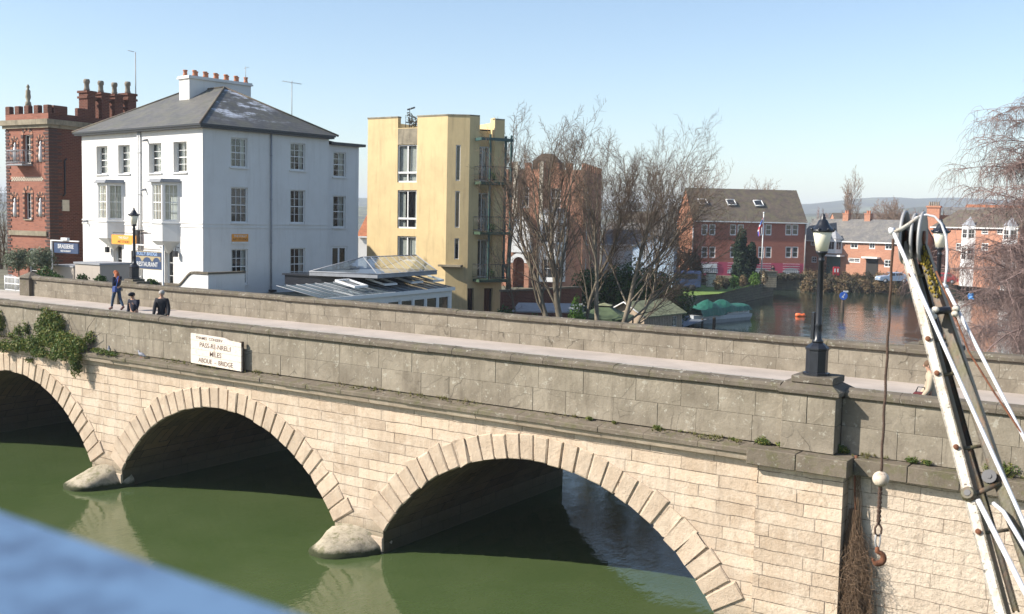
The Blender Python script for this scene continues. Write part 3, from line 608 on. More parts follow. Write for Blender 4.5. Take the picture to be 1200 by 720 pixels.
# haze: the air between
M['haze'], nt = newmat('haze_air'); g = N(nt); v = g.n('ShaderNodeVolumePrincipled', {'Color': (.80, .88, 1., 1), 'Density': .00028}); o = g.n('ShaderNodeOutputMaterial'); nt.links.new(v.outputs[0], o.inputs[1])
mb = MB(); mb.box(-5200, 4200, -400, 5200, -3, 112); tag(mb.build('haze', 'haze'), kind='stuff')
# ================================================================== WHITE HOUSE
X_, Y_ = (1, 0), (0, 1)
def rect_y(F, px0, px1, py0, py1, y=0.):
    a, _ = F.fy(px0, (py0+py1)/2, y); b, _ = F.fy(px1, (py0+py1)/2, y); m = (px0+px1)/2; _, c = F.fy(m, py1, y); _, d = F.fy(m, py0, y); return (a, b, c, d)
def rect_x(F, px0, px1, py0, py1, x=0.):
    a, _ = F.fx(px0, (py0+py1)/2, x); b, _ = F.fx(px1, (py0+py1)/2, x); m = (px0+px1)/2; _, c = F.fx(m, py1, x); _, d = F.fx(m, py0, x); return (a, b, c, d)
FW = Frame((-44.9, 16.54), -6.5)
wh = thing('white_house', 'large white rendered three storey house with slate hipped roof and two bay windows', 'house', FW.W(0, 0, 0), FW.a)
EAVE = 13.42
hf = [rect_y(FW, *r) for r in ((112.9, 126.1, 166.7, 197.4), (138.4, 152.3, 165.2, 197.4), (174.5, 189, 163.4, 197), (203.4, 218.6, 161.6, 197))]
w0 = sum(h[1]-h[0] for h in hf)/4; hf = [((h[0]+h[1])/2-w0/2, (h[0]+h[1])/2+w0/2, 11.1, 12.75) for h in hf]
doors = [rect_y(FW, 133, 143, 289, 330), rect_y(FW, 193, 203, 291, 330)]
doors = [(d[0], d[1], 4.55, 6.95) for d in doors]
BX = [rect_y(FW, 176.5, 191.5, 219, 257, -.7), rect_y(FW, 113.3, 126.9, 219, 257, -.7)]
mb = MB(); wall(mb, (-12.85, 0), X_, Y_, 12.85, 3.0, EAVE, [(h[0]+12.85, h[1]+12.85, h[2], h[3]) for h in hf+doors], .26)
hs = [rect_x(FW, *r) for r in ((270.6, 289.9, 162, 196.5), (340.3, 357.8, 168, 200), (271, 290.4, 219.8, 261.4), (340.3, 357.8, 223, 262), (271.5, 290.4, 292, 333.6), (340.3, 357.8, 290.8, 329))]
wall(mb, (0, 0), Y_, (-1, 0), 8.55, 2.0, EAVE, hs, .12)
he = [rect_x(FW, *r, x=-.3) for r in ((390.7, 405.5, 178.7, 207.9), (390.3, 405, 229.8, 267), (388.4, 406.8, 288.7, 327.5))]
wall(mb, (-.3, 0), Y_, (-1, 0), 11.15, 2.0, EAVE-.28, he, .12, x0=8.4)
mb.quad((-12.85, 0, 3), (-12.85, 11.1, 3), (-12.85, 11.1, EAVE), (-12.85, 0, EAVE)); mb.quad((-.3, 11.15, 2), (-.3, 11.15, EAVE-.28), (-12.85, 11.15, EAVE-.28), (-12.85, 11.15, 2))
mb.quad((-12.85, 8.5, EAVE-.01), (-.3, 8.5, EAVE-.01), (-.3, 11.15, EAVE-.3), (-12.85, 11.15, EAVE-.3)); mb.quad((-.3, 8.4, 12), (0, 8.4, 12), (0, 8.4, EAVE), (-.3, 8.4, EAVE)); mb.quad((-.3, 8.55, 2), (0, 8.55, 2), (0, 8.55, EAVE), (-.3, 8.55, EAVE))
mb.build('wall', 'white', wh)
mb = MB()   # string courses
for z in (8.34, 8.14):
    mb.box(-12.9, .03, -.035, 0.0, z, z+.07); mb.box(0.0, .035, -.035, 8.5, z, z+.07)
mb.build('string_course', 'white', wh)
mb = MB()   # eaves: soffit, fascia and gutter
for z0, z1, o in ((EAVE, EAVE+.10, .32), (EAVE+.10, EAVE+.2, .40)): mb.box(-12.85-o, o, -o, 8.55+o*.5, z0, z1)
mb.box(-12.9, .0, 8.76, 11.45, EAVE-.28, EAVE-.12)
mb.build('gutter', 'black', wh)
mb = MB(); z0 = EAVE+.2; o = .40; zp = 16.25; xa, xb, ym = -8.58, -4.27, 4.27
A, B, C_, D_ = (-12.85-o, -o, z0), (o, -o, z0), (o, 8.55+o, z0), (-12.85-o, 8.55+o, z0); R1, R2 = (xa, ym, zp), (xb, ym, zp)
mb.add([A, B, C_, D_, R1, R2], [(0, 1, 5, 4), (1, 2, 5), (2, 3, 4, 5), (3, 0, 4)])
rf = mb.build('roof', 'slate', wh)
mb = MB()
for p, q in ((B, R2), (A, R1), (R1, R2), (C_, R2), (D_, R1)): mb.tube([p, q], .07, 5)
mb.build('ridge_tiles', 'slate2', rf)
mb = MB(); mb.box(-6.98, -5.92, 3.0, 7.3, 14.8, 16.75); mb.box(-7.08, -5.82, 2.9, 7.4, 16.75, 16.84); mb.box(-7.04, -5.86, 2.94, 7.36, 16.84, 16.93)
ch = mb.build('chimney', 'white', rf)
for i in range(12):
    mb = MB(); y = 3.2+i*.36; x = -6.45+(.2 if i % 2 else -.2)
    mb.lathe([(.13, 16.93), (.15, 17.0), (.12, 17.05), (.11, 17.22), (.14, 17.24), (.14, 17.30), (.1, 17.3)], 10, (x, y), 0, True); mb.build('chimney_pot', 'terracotta', ch)
mb = MB(); mb.tube([(-5.9, 6.9, 16.9), (-5.9, 6.9, 17.9)], .02, 4); mb.tube([(-6.1, 6.9, 17.8), (-5.6, 6.95, 17.85)], .012, 4); mb.build('small_aerial', 'grey', rf)
q = FW.fx(342, 138, -2.5); ya = q[0]
mb = MB(); mb.tube([(-2.5, ya, 14), (-2.5, ya, 16.9)], .025, 5); mb.tube([(-2.75, ya-.5, 16.85), (-2.25, ya+.5, 16.75)], .015, 4)
for i in range(7): t = i/6; c = np.array([-2.75+.5*t, ya-.5+t, 16.85-.1*t]); mb.tube([c-[.25, -.12, 0], c+[.25, -.12, 0]], .008, 3)
mb.build('tv_aerial', 'grey', rf)
for i, h in enumerate(hf): window(wh, (0, 0), X_, Y_, h, .24, 2, 4, sill='whitep', curtain=([(0, .4), (.6, 1)], [(0, 1)], [(0, .45), (.7, 1)], [(0, .3), (.55, 1)])[i])
for i, h in enumerate(hs):
    window(wh, (0, 0), Y_, (-1, 0), h, .1, 3, 4, sill='white', curtain=[(0, .25), (.8, 1)] if i != 2 else None)
for i, h in enumerate(he[:2]): window(wh, (-.3, 0), Y_, (-1, 0), h, .1, 2, 4, sill='white', curtain=[(0, .3), (.7, 1)])
window(wh, (-.3, 0), Y_, (-1, 0), he[2], .06, 2, 1, fr=.12, bar=.12, sill=None, name='french_door')
for d in doors: window(wh, (0, 0), X_, Y_, d, .2, 1, 3, fr=.12, sill=None, name='glazed_door', pane='glass')
# canted bays
for k, b in enumerate(BX):
    cx = (b[0]+b[1])/2; hw = .55; ex = .62; d = .72; zs, zt = 8.45, 10.45
    P = [(cx-hw-ex, 0), (cx-hw, -d), (cx+hw, -d), (cx+hw+ex, 0)]
    bay_m = MB()
    for p, q in zip(P, P[1:]):
        p, q = np.array(p), np.array(q); L = np.linalg.norm(q-p); u = (q-p)/L; n_ = (-u[1], u[0])
        wall(bay_m, p, u, n_, L, 7.35, 10.55, [(.1, L-.1, zs, zt)], .08)
    c = (cx, 0, 6.75); bt = [(p[0], p[1], 7.35) for p in P]
    for p, q in zip(bt, bt[1:]): bay_m.tri(q, p, (cx, 0, 6.6))
    bay = bay_m.build('bay_window', 'white', wh)
    for p, q in zip(P, P[1:]):
        p, q = np.array(p), np.array(q); L = np.linalg.norm(q-p); u = (q-p)/L; n_ = (-u[1], u[0])
        window(bay, p, u, n_, (.1, L-.1, zs, zt), .03, 2 if k else 3, 4, sill=None, curtain=[(.0, .4)] if k == 0 else [(0, .45), (.55, 1)], name='bay_sash', interior=False)
    m2 = MB(); m2.box(cx-hw-ex+.05, cx+hw+ex-.05, .28, .3, 7.4, 10.5); m2.build('bay_interior', 'interior', bay)
    m2 = MB(); e = .18; Q = [(cx-hw-ex-e, 0), (cx-hw-e*.5, -d-e), (cx+hw+e*.5, -d-e), (cx+hw+ex+e, 0)]
    m2.prism([(x, y) for x, y in Q], 10.55, 10.63); m2.prism([(x*.9+cx*.1, y*.9) for x, y in Q], 10.63, 10.74); m2.build('bay_roof', 'lead', bay)
    m2 = MB(); Q = [(cx-hw-ex-.05, 0), (cx-hw-.03, -d-.06), (cx+hw+.03, -d-.06), (cx+hw+ex+.05, 0)]; m2.prism(Q, 8.3, 8.36); m2.build('bay_sill', 'whitep', bay)
def dp(x, y, z0, z1, mat, n='downpipe'):
    mb = MB(); mb.tube([(x, y, z0), (x, y, z1)], .05, 8)
    for i in range(4): z = z0+(z1-z0)*(i+.5)/4; mb.tube([(x, y, z), (x, y, z+.08)], .065, 8)
    mb.build(n, mat, wh)
xd, _ = FW.fy(163.5, 240); dp(xd, -.07, 4.0, 13.4, 'whitep'); dp(xd+.2, -.07, 4, 13.4, 'whitep')
yd, _ = FW.fx(317, 250); dp(.07, yd, 3.6, 13.4, 'lead')
mb = MB(); mb.box(xd-.12, xd+.22, -.28, -.0, 7.0, 7.85); mb.box(xd-.5, xd+.7, -.2, -.12, 7.85, 7.9); mb.build('cable_box', 'black', wh)
for px, py in ((126, 292), (206, 297)):
    x, z = FW.fy(px, py, -.2); mb = MB(); mb.box(x-.1, x+.1, -.32, -.12, z-.2, z+.12); mb.tube([(x, 0, z+.3), (x, -.2, z+.35), (x, -.22, z+.12)], .02, 5); mb.build('wall_lantern', 'black', wh)
for px, py in ((100, 259), (168, 222), (170, 164)):
    x, z = FW.fy(px, py, -.15); mb = MB(); mb.tube([(x, 0, z), (x-.02, -.3, z-.06)], [.07, .05], 8); mb.build('security_camera', 'lead', wh)
for px, py in ((320, 341), (373, 338)):
    y, z = FW.fx(px, py, .2); mb = MB(); mb.box(0.0, .32, y-.16, y+.16, z-.06, z+.06); mb.build('floodlight', 'black', wh)
# signs
def sign(F, x0, x1, y, z0, z1, face, lines, parent, along='y', th=.06, frame=None, txtmat='whitep'):
    """board facing outward; along 'y' -> on a front plane y, 'x' -> on a side plane"""
    mb = MB()
    if along == 'y': mb.box(x0, x1, y-th, y, z0, z1)
    else: mb.box(y, y+th, x0, x1, z0, z1)
    return mb.build('sign_board', face, parent)
x0, z1 = FW.fy(131.5, 275, -1.0); x1, z0 = FW.fy(160, 287.5, -1.0)
so = thing('hanging_sign', 'orange hanging sign with white and dark lettering on an iron bracket of the white house', 'sign', FW.W(0, 0, 0), FW.a)
mb = MB(); mb.box(x0, x1, -1.04, -1.0, z0, z1); mb.build('sign_board', 'signorange', so)
mb = MB(); mb.tube([(x1+.3, 0, z1+.12), (x1+.3, -1.02, z1+.12), (x0+.1, -1.02, z1+.12)], .02, 5)
mb.tube([(x0+.2, -1.02, z1), (x0+.2, -1.02, z1+.12)], .012, 4); mb.tube([(x1-.2, -1.02, z1), (x1-.2, -1.02, z1+.12)], .012, 4); mb.build('bracket', 'black', so)
text_mesh('THE FOLLY', (z1-z0)*.36, 'whitep', so, ((x0+x1)/2, -1.045, z0+(z1-z0)*.70), (PI/2, 0, 0), sx=1.15)
text_mesh('ART STUDIO', (z1-z0)*.36, 'brick_dark', so, ((x0+x1)/2, -1.045, z0+(z1-z0)*.27), (PI/2, 0, 0), sx=1.15)
s2 = thing('wall_sign', 'small ochre sign high on the shaded side of the white house', 'sign', FW.W(0, 0, 0), FW.a)
y0, z1 = FW.fx(272, 274.5, .04); y1, z0 = FW.fx(291, 283.4, .04)
mb = MB(); mb.box(0.002, .04, y0, y1, z0, z1); mb.build('sign_board', 'signorange', s2); mb = MB(); mb.box(0.002, .12, y0-.02, y1+.02, z0-.1, z0-.01); mb.build('sign_ledge', 'whitep', s2)
text_mesh('THE FOLLY', .17, 'whitep', s2, (.045, (y0+y1)/2, z0+(z1-z0)*.72), (PI/2, 0, PI/2)); text_mesh('ART STUDIO', .17, 'brick_dark', s2, (.045, (y0+y1)/2, z0+(z1-z0)*.28), (PI/2, 0, PI/2))
# restaurant board on posts behind the parapet
def posted(px0, px1, py0, py1, Y, pposts, plab, ztop, name):
    a = onY(px0, (py0+py1)/2, Y); b = onY(px1, (py0+py1)/2, Y); c = onY((px0+px1)/2, py1, Y); d = onY((px0+px1)/2, py0, Y)
    t = thing(name, plab, 'sign', (a[0], Y, 0)); W = b[0]-a[0]; z0, z1 = c[2], d[2]
    return t, W, z0, z1
t, Wd, z0, z1 = posted(157, 190, 295, 316, 12.0, None, 'dark blue restaurant board with a painted three arched bridge standing on white posts', 0, 'restaurant_sign')
mb = MB(); mb.box(0, Wd, -.04, .04, z0, z1); mb.build('sign_board', 'signnavy', t)
zm0, zm1 = z0+(z1-z0)*.47, z0+(z1-z0)*.74
mb = MB(); n = 40   # the painted bridge: a gold band pierced by three arches
for i in range(n):
    xa, xb = .06+(Wd-.12)*i/n, .06+(Wd-.12)*(i+1)/n; xc = ((xa+xb)/2)/Wd; low = zm0
    for c_, r_ in ((.17, .12), (.5, .14), (.83, .12)):
        if abs(xc-c_) < r_: low = zm0+(zm1-zm0)*.8*math.sqrt(1-((xc-c_)/r_)**2)
    mb.box(xa, xb, -.048, -.041, low, zm1)
mb.box(0, Wd, -.05, -.041, z1-.03, z1); mb.box(0, Wd, -.05, -.041, z0, z0+.03); mb.build('painted_bridge', plain('dull_gold_paint', (.36, .29, .17), .6), t)
M['pblue'] = plain('pale_blue_lettering', (.35, .5, .75), .6)
text_mesh('RESTAURANT', (z1-z0)*.36, 'whitep', t, (Wd/2, -.045, z0+(z1-z0)*.28), (PI/2, 0, 0), sx=.98*Wd/((z1-z0)*2.9)); text_mesh('FOLLY BRIDGE', (z1-z0)*.26, 'pblue', t, (Wd/2, -.045, z0+(z1-z0)*.87), (PI/2, 0, 0), sx=Wd/((z1-z0)*2.35))
mb = MB()
for x in (-.09, Wd+.02): mb.box(x, x+.08, -.04, .04, 4.5, z1+.35)
mb.box(-.09, Wd+.1, -.03, .03, z1+.28, z1+.34); mb.build('post', 'whitep', t)
t, Wd, z0, z1 = posted(64, 92, 285, 297, 12.5, None, 'dark blue brasserie board with white lettering, on a white frame before the brick tower', 0, 'brasserie_sign')
mb = MB(); mb.box(0, Wd, -.04, .04, z0, z1); mb.build('sign_board', 'signnavy', t)
text_mesh('BRASSERIE', (z1-z0)*.58, 'whitep', t, (Wd/2, -.045, z0+(z1-z0)*.64), (PI/2, 0, 0), sx=Wd/((z1-z0)*4.0)); text_mesh('RESTAURANT', (z1-z0)*.25, 'whitep', t, (Wd/2, -.045, z0+(z1-z0)*.2), (PI/2, 0, 0), sx=1.1)
mb = MB(); mb.box(-.32, -.24, -.04, .04, 4.5, z1+.14); mb.box(-.32, Wd+.05, -.03, .03, z1+.08, z1+.14); mb.box(Wd*.35, Wd*.6, -.12, .05, z1+.14, z1+.28); mb.build('post', 'whitep', t)
# low walls and planters between the parapet and the houses
gwm = MB(); pts = []
a = onY(176, 334, 13.4); b = onY(239, 320, 13.4); c = onY(213, 333, 13.4)
t = thing('garden_wall', 'low white garden wall with a dark coping that sweeps up towards the white house', 'wall', (0, 0, 0))
y = 14.4; xa, xb = onY(172, 334, y)[0], onY(240, 320, y)[0]; zl, zh = onY(190, 334, y)[2], onY(232, 321, y)[2]; xs1, xs2 = onY(208, 330, y)[0], onY(226, 322, y)[0]
prof = []
for i in range(41):
    x = xa+(xb-xa)*i/40; s_ = min(1, max(0, (x-xs1)/(xs2-xs1))); s_ = s_*s_*(3-2*s_); prof.append((x, zl+(zh-zl)*s_))
m1, m2 = MB(), MB()
for (x1_, z1_), (x2_, z2_) in zip(prof, prof[1:]):
    m1.add([(x1_, y, 3), (x2_, y, 3), (x2_, y, z2_), (x1_, y, z1_), (x1_, y+.25, 3), (x2_, y+.25, 3), (x2_, y+.25, z2_), (x1_, y+.25, z1_)], [(0, 1, 2, 3), (5, 4, 7, 6), (3, 2, 6, 7)])
    m2.add([(x1_, y-.06, z1_), (x2_, y-.06, z2_), (x2_, y-.06, z2_+.1), (x1_, y-.06, z1_+.1), (x1_, y+.31, z1_), (x2_, y+.31, z2_), (x2_, y+.31, z2_+.1), (x1_, y+.31, z1_+.1)], [(0, 1, 2, 3), (5, 4, 7, 6), (3, 2, 6, 7), (0, 4, 5, 1)])
m1.box(xb-.001, xb+.25, y, y+2.4, 3, zh); m2.box(xb-.01, xb+.31, y-.06, y+2.4, zh+.002, zh+.1)
m1.build('wall_body', 'white', t); m2.build('coping', 'coping', t)
for px0, px1, pyt, Y, lab in ((62, 86, 312, 13.0, 'low beige rendered wall under the brasserie sign'), (88, 117, 309, 11.6, 'taller beige rendered planter wall beside the white house')):
    a = onY(px0, pyt, Y); b = onY(px1, pyt, Y); t = thing('planter_wall', lab, 'wall', (a[0], Y, 0)); W_ = b[0]-a[0]
    mb = MB(); mb.box(0, W_, 0, 1.8, 4.3, a[2]); mb.build('wall_body', 'planter', t); mb = MB(); mb.box(-.06, W_+.06, -.06, 1.86, a[2]+.002, a[2]+.09); mb.build('coping', 'lead', t)

# ================================================================== CASTLE (dark red brick tower)
FC = Frame(atD(57.5, 200, 66)[:2], 4)
cs = thing('brick_tower_house', 'dark red brick castellated house with toothed corners, niches and four tall chimneys', 'house', FC.W(0, 0, 0), FC.a)
WL, _ = FC.fy(7.5, 200); top = FC.fy(40, 133)[1]; cor0 = FC.fy(30, 147)[1]; cor1 = FC.fy(30, 141)[1]
H = [rect_y(FC, *r) for r in ((27.5, 36.5, 158, 192), (29.5, 37, 226, 257), (33, 43, 291, 328), (15, 20, 166, 190), (45, 50, 164, 190), (15, 20, 231, 254), (45, 50, 231, 254))]
mb = MB(); wall(mb, (WL, 0), X_, Y_, -WL, 2, top, [(h[0]-WL, h[1]-WL, h[2], h[3]) for h in H], .22, 0)
mb.quad((0, 0, 2), (0, 16, 2), (0, 16, top), (0, 0, top), 1); mb.quad((WL, 16, 2), (WL, 0, 2), (WL, 0, top), (WL, 16, top)); mb.quad((0, 16, 2), (WL, 16, 2), (WL, 16, top), (0, 16, top)); mb.quad((WL, 0, cor1), (0, 0, cor1), (0, 16, cor1), (WL, 16, cor1))
mb.build('wall', [masonry('tower_brick_sunlit_tone', (.31, .125, .085), (.2, .075, .052), (.2, .13, .1), .3, .1, .010, blotch=(.3, .13, .09), bstr=.3, vary=False), 'brick_dark'], cs)  # front a lighter copy of the side brick: sun and shade in the colours
window(cs, (0, 0), X_, Y_, H[0], .16, 2, 3, sill='stained'); window(cs, (0, 0), X_, Y_, H[1], .16, 2, 3, sill='stained'); window(cs, (0, 0), X_, Y_, H[2], .14, 1, 4, fr=.1, sill=None, name='door')
for i, h in enumerate(H[3:]):
    mb = MB(); mb.quad((h[0], .2, h[2]), (h[1], .2, h[2]), (h[1], .2, h[3]), (h[0], .2, h[3])); nb = mb.build('niche', 'interior', cs)
    xm = (h[0]+h[1])/2; hh = h[3]-h[2]; mb = MB(); mb.lathe([(.12, h[2]), (.14, h[2]+hh*.3), (.1, h[2]+hh*.55), (.13, h[2]+hh*.68), (.05, h[2]+hh*.76), (.09, h[2]+hh*.84), (.03, h[2]+hh*.95)], 8, (xm, .02), 0, True); mb.build('statue', 'whitep', nb)
for h in H[:2]+H[3:]:   # hood moulds and arches of dark and cream bricks
    mb = MB()
    xm = (h[0]+h[1])/2; r_ = (h[1]-h[0])/2+.1; n = 9
    for i in range(n):
        a = PI*i/(n-1); c_ = np.array([xm+r_*math.cos(a), -.03, h[3]-.1+r_*math.sin(a)]); e = np.array([math.cos(a), 0, math.sin(a)])*.12; f_ = np.array([-math.sin(a), 0, math.cos(a)])*.09
        mb.obox(c_-e-f_, e*2, (0, .06, 0), f_*2, i % 2)
    for s_ in (-1, 1):
        z = h[2]
        k = 0
        while z < h[3]-.12:
            x_ = xm+s_*r_; mb.box(x_-.09, x_+.09, -.04, .03, z, z+.11, k % 2); z += .16; k += 1
    mb.build('window_dressing', ['blue_brick', 'brick_orange'], cs)
pass
mb = MB(); mb2 = MB(); z = 2.5; k = 0
while z < cor0-.2:
    for x_, w_ in ((WL, .45 if k % 2 else .3), (0, -(.45 if k % 2 else .3))):
        (mb if x_ else mb2).box(min(x_, x_+w_), max(x_, x_+w_), -.04, .0, z, z+.13, 0)
    L_ = .9 if k % 2 else .6; mb2.box(0, .04, -.04, L_, z, z+.13, 0); z += .21; k += 1
mb.build('toothed_quoins', 'blue_brick', cs); mb2.build('toothed_quoins', 'blue_brick', cs)
mb = MB(); zb = FC.fy(30, 212.5)[1]; zc = FC.fy(30, 207.5)[1]; n = 26
for i in range(n):
    for j in range(3):
        if (i+j) % 2: continue
        x_ = WL+.55+(-WL-1.1)*i/n; mb.box(x_, x_+(-WL-1.1)/n, -.03, 0., zb+(zc-zb)*j/3, zb+(zc-zb)*(j+1)/3)
mb.build('patterned_brick_band', 'cream_brick', cs)
mb = MB(); mb.box(WL-.3, .3, -.3, .0, cor0, cor1); mb.box(0.0, .3, 0.0, 16, cor0, cor1); mb.box(WL-.15, .15, -.15, 0, cor0-.2, cor0); mb.box(0.0, .15, 0, 16, cor0-.2, cor0)
mb.build('cornice', 'stained', cs)
mb = MB(); zt = FC.fy(30, 124)[1]; n = 5; seg = -WL/(2*n-1)
for i in range(n): mb = MB(); mb.bbox(WL+2*i*seg, WL+(2*i+1)*seg, -.02, .3, top-.02, zt, .03); mb.build('merlon', 'brick_dark', cs)
for i in range(9): 
    if i in (2,): continue
    y_ = .4+i*1.75; mb = MB(); mb.bbox(-.3, .02, y_, y_+1.0, top-.01, zt, .03); mb.build('merlon', 'brick_dark', cs)
x_, z_ = FC.fy(34, 124); mb = MB(); mb.lathe([(.22, zt-.1), (.16, zt+.25), (.1, zt+.3), (.17, zt+.55), (.14, zt+.8), (.15, zt+.95), (.06, zt+1.05), (.11, zt+1.2), (.03, zt+1.35)], 8, (WL*.52, .2), 0, True); mb.build('rooftop_statue', 'stained', cs)
for px, pt, pb in ((101.5, 93, 128), (118, 95, 129), (134, 97, 131), (149.5, 96, 132)):
    y_, zs_ = FC.fx(px, pt, -.6); sw = abs(FC.fx(px+5.5, pt, -.6)[0]-FC.fx(px-5.5, pt, -.6)[0])/2-.06; _, zstk = FC.fx(px, pt+14, -.6); zb_ = top-.3
    mb = MB(); mb.box(-1.0, -.15, y_-sw, y_+sw, zb_, zstk-.15); mb.box(-1.08, -.1, y_-sw-.08, y_+sw+.08, zstk-.5, zstk-.36); mb.box(-1.08, -.1, y_-sw-.08, y_+sw+.08, zstk-.15, zstk)
    c_ = mb.build('chimney', 'brick_dark', cs)
    mb = MB(); mb.lathe([(.19, zstk), (.2, zstk+.12), (.165, zstk+.2), (.155, zs_-.3), (.2, zs_-.25), (.21, zs_-.1), (.17, zs_)], 10, (-.6, y_), 0, True); mb.build('chimney_pot', 'pot', c_)
y_, z_ = FC.fx(159, 95, -.2); mb = MB(); z_t = FC.fx(157, 61, -.2)[1]; z_l = FC.fx(160, 126, -.2)[1]
mb.tube([(-.2, y_, z_l), (-.2, y_, z_t)], .035, 5); mb.tube([(-.2, y_-.1, z_t), (-.35, y_-.5, z_t+.05)], .02, 4); mb.tube([(-.2, y_, z_l), (-.6, y_-1, z_l-.1)], .025, 4); mb.build('aerial_mast', 'grey', cs)
bx0, bz0 = FC.fy(20, 193); bx1, bz1 = FC.fy(38, 177)
mb = MB(); mb.box(bx0, bx1, -.75, 0, bz0-.1, bz0)
for i in range(11): x_ = bx0+(bx1-bx0)*i/10; mb.tube([(x_, -.72, bz0), (x_, -.72, bz1)], .02, 4)
for y_ in (-.5, -.25):
    for x_ in (bx0, bx1): mb.tube([(x_, y_, bz0), (x_, y_, bz1)], .02, 4)
for z_ in (bz0+.1, bz1): mb.tube([(bx0, 0, z_), (bx0, -.72, z_), (bx1, -.72, z_), (bx1, 0, z_)], .03, 4)
mb.build('iron_balcony', 'lead', cs)
mb = MB(); a_, b_ = FC.fy(12, 275)[0], FC.fy(56, 275)[0]; z_ = FC.fy(30, 276)[1]; mb.box(a_, b_, -.12, 0, z_, z_+.3); mb.build('stone_band', 'stained', cs)
mb = MB(); y_, z_ = FC.fx(77, 241, .05); mb.box(0.0, .08, y_-.25, y_+.25, z_-.35, z_+.35); mb.build('wall_plaque', 'cream_brick', cs)
mb = MB(); y_, z_ = FC.fx(76, 205, .05)
mb.tube([(.06, y_+.15, z_+1), (.06, y_, z_+.9), (.06, y_, z_-1.2), (.06, y_-.15, z_-1.35)], .05, 5); mb.build('wall_tie', 'black', cs)

# ================================================================== YELLOW BUILDING
FY = Frame(atD(523, 250, 75)[:2], 1.6); TY = FY.fy(510, 136.3)[1]
yb = thing('yellow_building', 'tall yellow rendered block of flats with green iron balconies at its corner', 'apartment building', FY.W(0, 0, 0), FY.a)
YL, _ = FY.fy(430.9, 180)
wy = [rect_y(FY, *r) for r in ((465.8, 488.5, 169.6, 214), (465.8, 488.2, 223, 268), (465.6, 487.5, 277, 306))]
nx0, nx1 = wy[0][0], wy[0][1]
mb = MB(); wall(mb, (YL, 0), X_, Y_, -YL, 1.5, TY-.75, [(h[0]-YL, h[1]-YL, h[2], h[3]) for h in wy], .16)
for a, b in ((YL, nx0), (nx1, 0)):
    mb.quad((a, 0, TY-.75), (b, 0, TY-.75), (b, 0, TY), (a, 0, TY)); mb.quad((b, .35, TY-.75), (a, .35, TY-.75), (a, .35, TY), (b, .35, TY))
mb.quad((nx0, 0, TY-.75), (nx0, .35, TY-.75), (nx0, .35, TY), (nx0, 0, TY)); mb.quad((nx1, .35, TY-.75), (nx1, 0, TY-.75), (nx1, 0, TY), (nx1, .35, TY))
ca = math.radians(34-1.6); cu = np.array([math.cos(ca), math.sin(ca)])
def hit(px, P0, U): # where the column px meets the vertical wall through P0 (local) along U
    nl = np.array([-U[1], U[0]]); nW = FY.u*nl[0]+FY.v*nl[1]; p = onplane(px, 250, np.array(FY.W(P0[0], P0[1], 0)), nW); q = FY.L(p); return (q[0]-P0[0])*U[0]+(q[1]-P0[1])*U[1]
def hz(px, py, P0, U):
    nl = np.array([-U[1], U[0]]); nW = FY.u*nl[0]+FY.v*nl[1]; return onplane(px, py, np.array(FY.W(P0[0], P0[1], 0)), nW)[2]
cn = (-cu[1], cu[0]); CL = hit(549, (0, 0), cu)
ws = [(hit(533.2, (0, 0), cu), hit(538.6, (0, 0), cu), hz(536, b, (0, 0), cu), hz(536, a, (0, 0), cu)) for a, b in ((170, 212), (224, 267), (279.5, 304))]
wall(mb, (0, 0), cu, cn, CL, 1.5, TY, ws, .1)
c2a = math.radians(58); du = np.array([math.cos(c2a), math.sin(c2a)]); dn = (-du[1], du[0]); P2 = cu*CL
s1 = hit(560.5, P2, du); s2_ = hit(578, P2, du); s3 = hit(589.5, P2, du)
gd = [(hit(a, P2, du), hit(b, P2, du), hz(553, 420, P2, du), hz((a+b)/2, 338, P2, du)) for a, b in ((549.8, 557), (569, 579))]
gd = [(g_[0], g_[1], 1.9, g_[3]) for g_ in gd]
zlow = hz(570, 326, P2, du)
wall(mb, P2, du, dn, s3, 1.5, zlow, gd, .3)
wall(mb, P2, du, dn, s1, zlow, TY, (), .1)
rec = .75; R0 = P2+np.array(dn)*rec
mb.quad(*[tuple(P2+du*s1)+(z,) for z in (zlow, TY-.9)][::-1][:2]+[tuple(R0+du*s1)+(TY-.9,)], tuple(R0+du*s1)+(zlow,)) if False else None
A1, A2, B1, B2 = P2+du*s1, R0+du*s1, P2+du*s2_, R0+du*s2_
mb.quad((*A1, zlow), (*A2, zlow), (*A2, TY), (*A1, TY)); mb.quad((*B2, zlow), (*B1, zlow), (*B1, TY), (*B2, TY)); mb.quad((*A1, zlow), (*B1, zlow), (*B2, zlow), (*A2, zlow))
dz = [(hz(570, b, P2, du), hz(570, a, P2, du)) for a, b in ((171, 213), (226, 271), (281, 326))]
dl = s2_-s1
wall(mb, A2, du, dn, dl, zlow, TY-.9, [(.08, dl-.08, a, b) for a, b in dz], .1)
wall(mb, P2, du, dn, s3, zlow, TY-.15, (), .1, x0=s2_)
E3 = P2+du*s3; b1 = E3+np.array(dn)*6.5
mb.quad((*E3, 1.5), (*b1, 1.5), (*b1, TY-.15), (*E3, TY-.15)); mb.quad((*b1, 1.5), (YL, 9, 1.5), (YL, 9, TY), (*b1, TY)); mb.quad((YL, 9, 1.5), (YL, 0, 1.5), (YL, 0, TY), (YL, 9, TY))
mb.add([(YL, 0, TY-.8), (0, 0, TY-.8), (*P2, TY-.8), (*A1, TY-.8), (*A2, TY-.8), (*B2, TY-.8), (*B1, TY-.8), (*E3, TY-.8), (*b1, TY-.8), (YL, 9, TY-.8)], [tuple(range(10))])
mb.build('wall', 'yellow', yb)
mb = MB()   # parapet copings
mb.box(YL-.03, nx0+.02, -.04, .38, TY, TY+.1); mb.box(nx1-.02, 0, -.04, .38, TY, TY+.1)
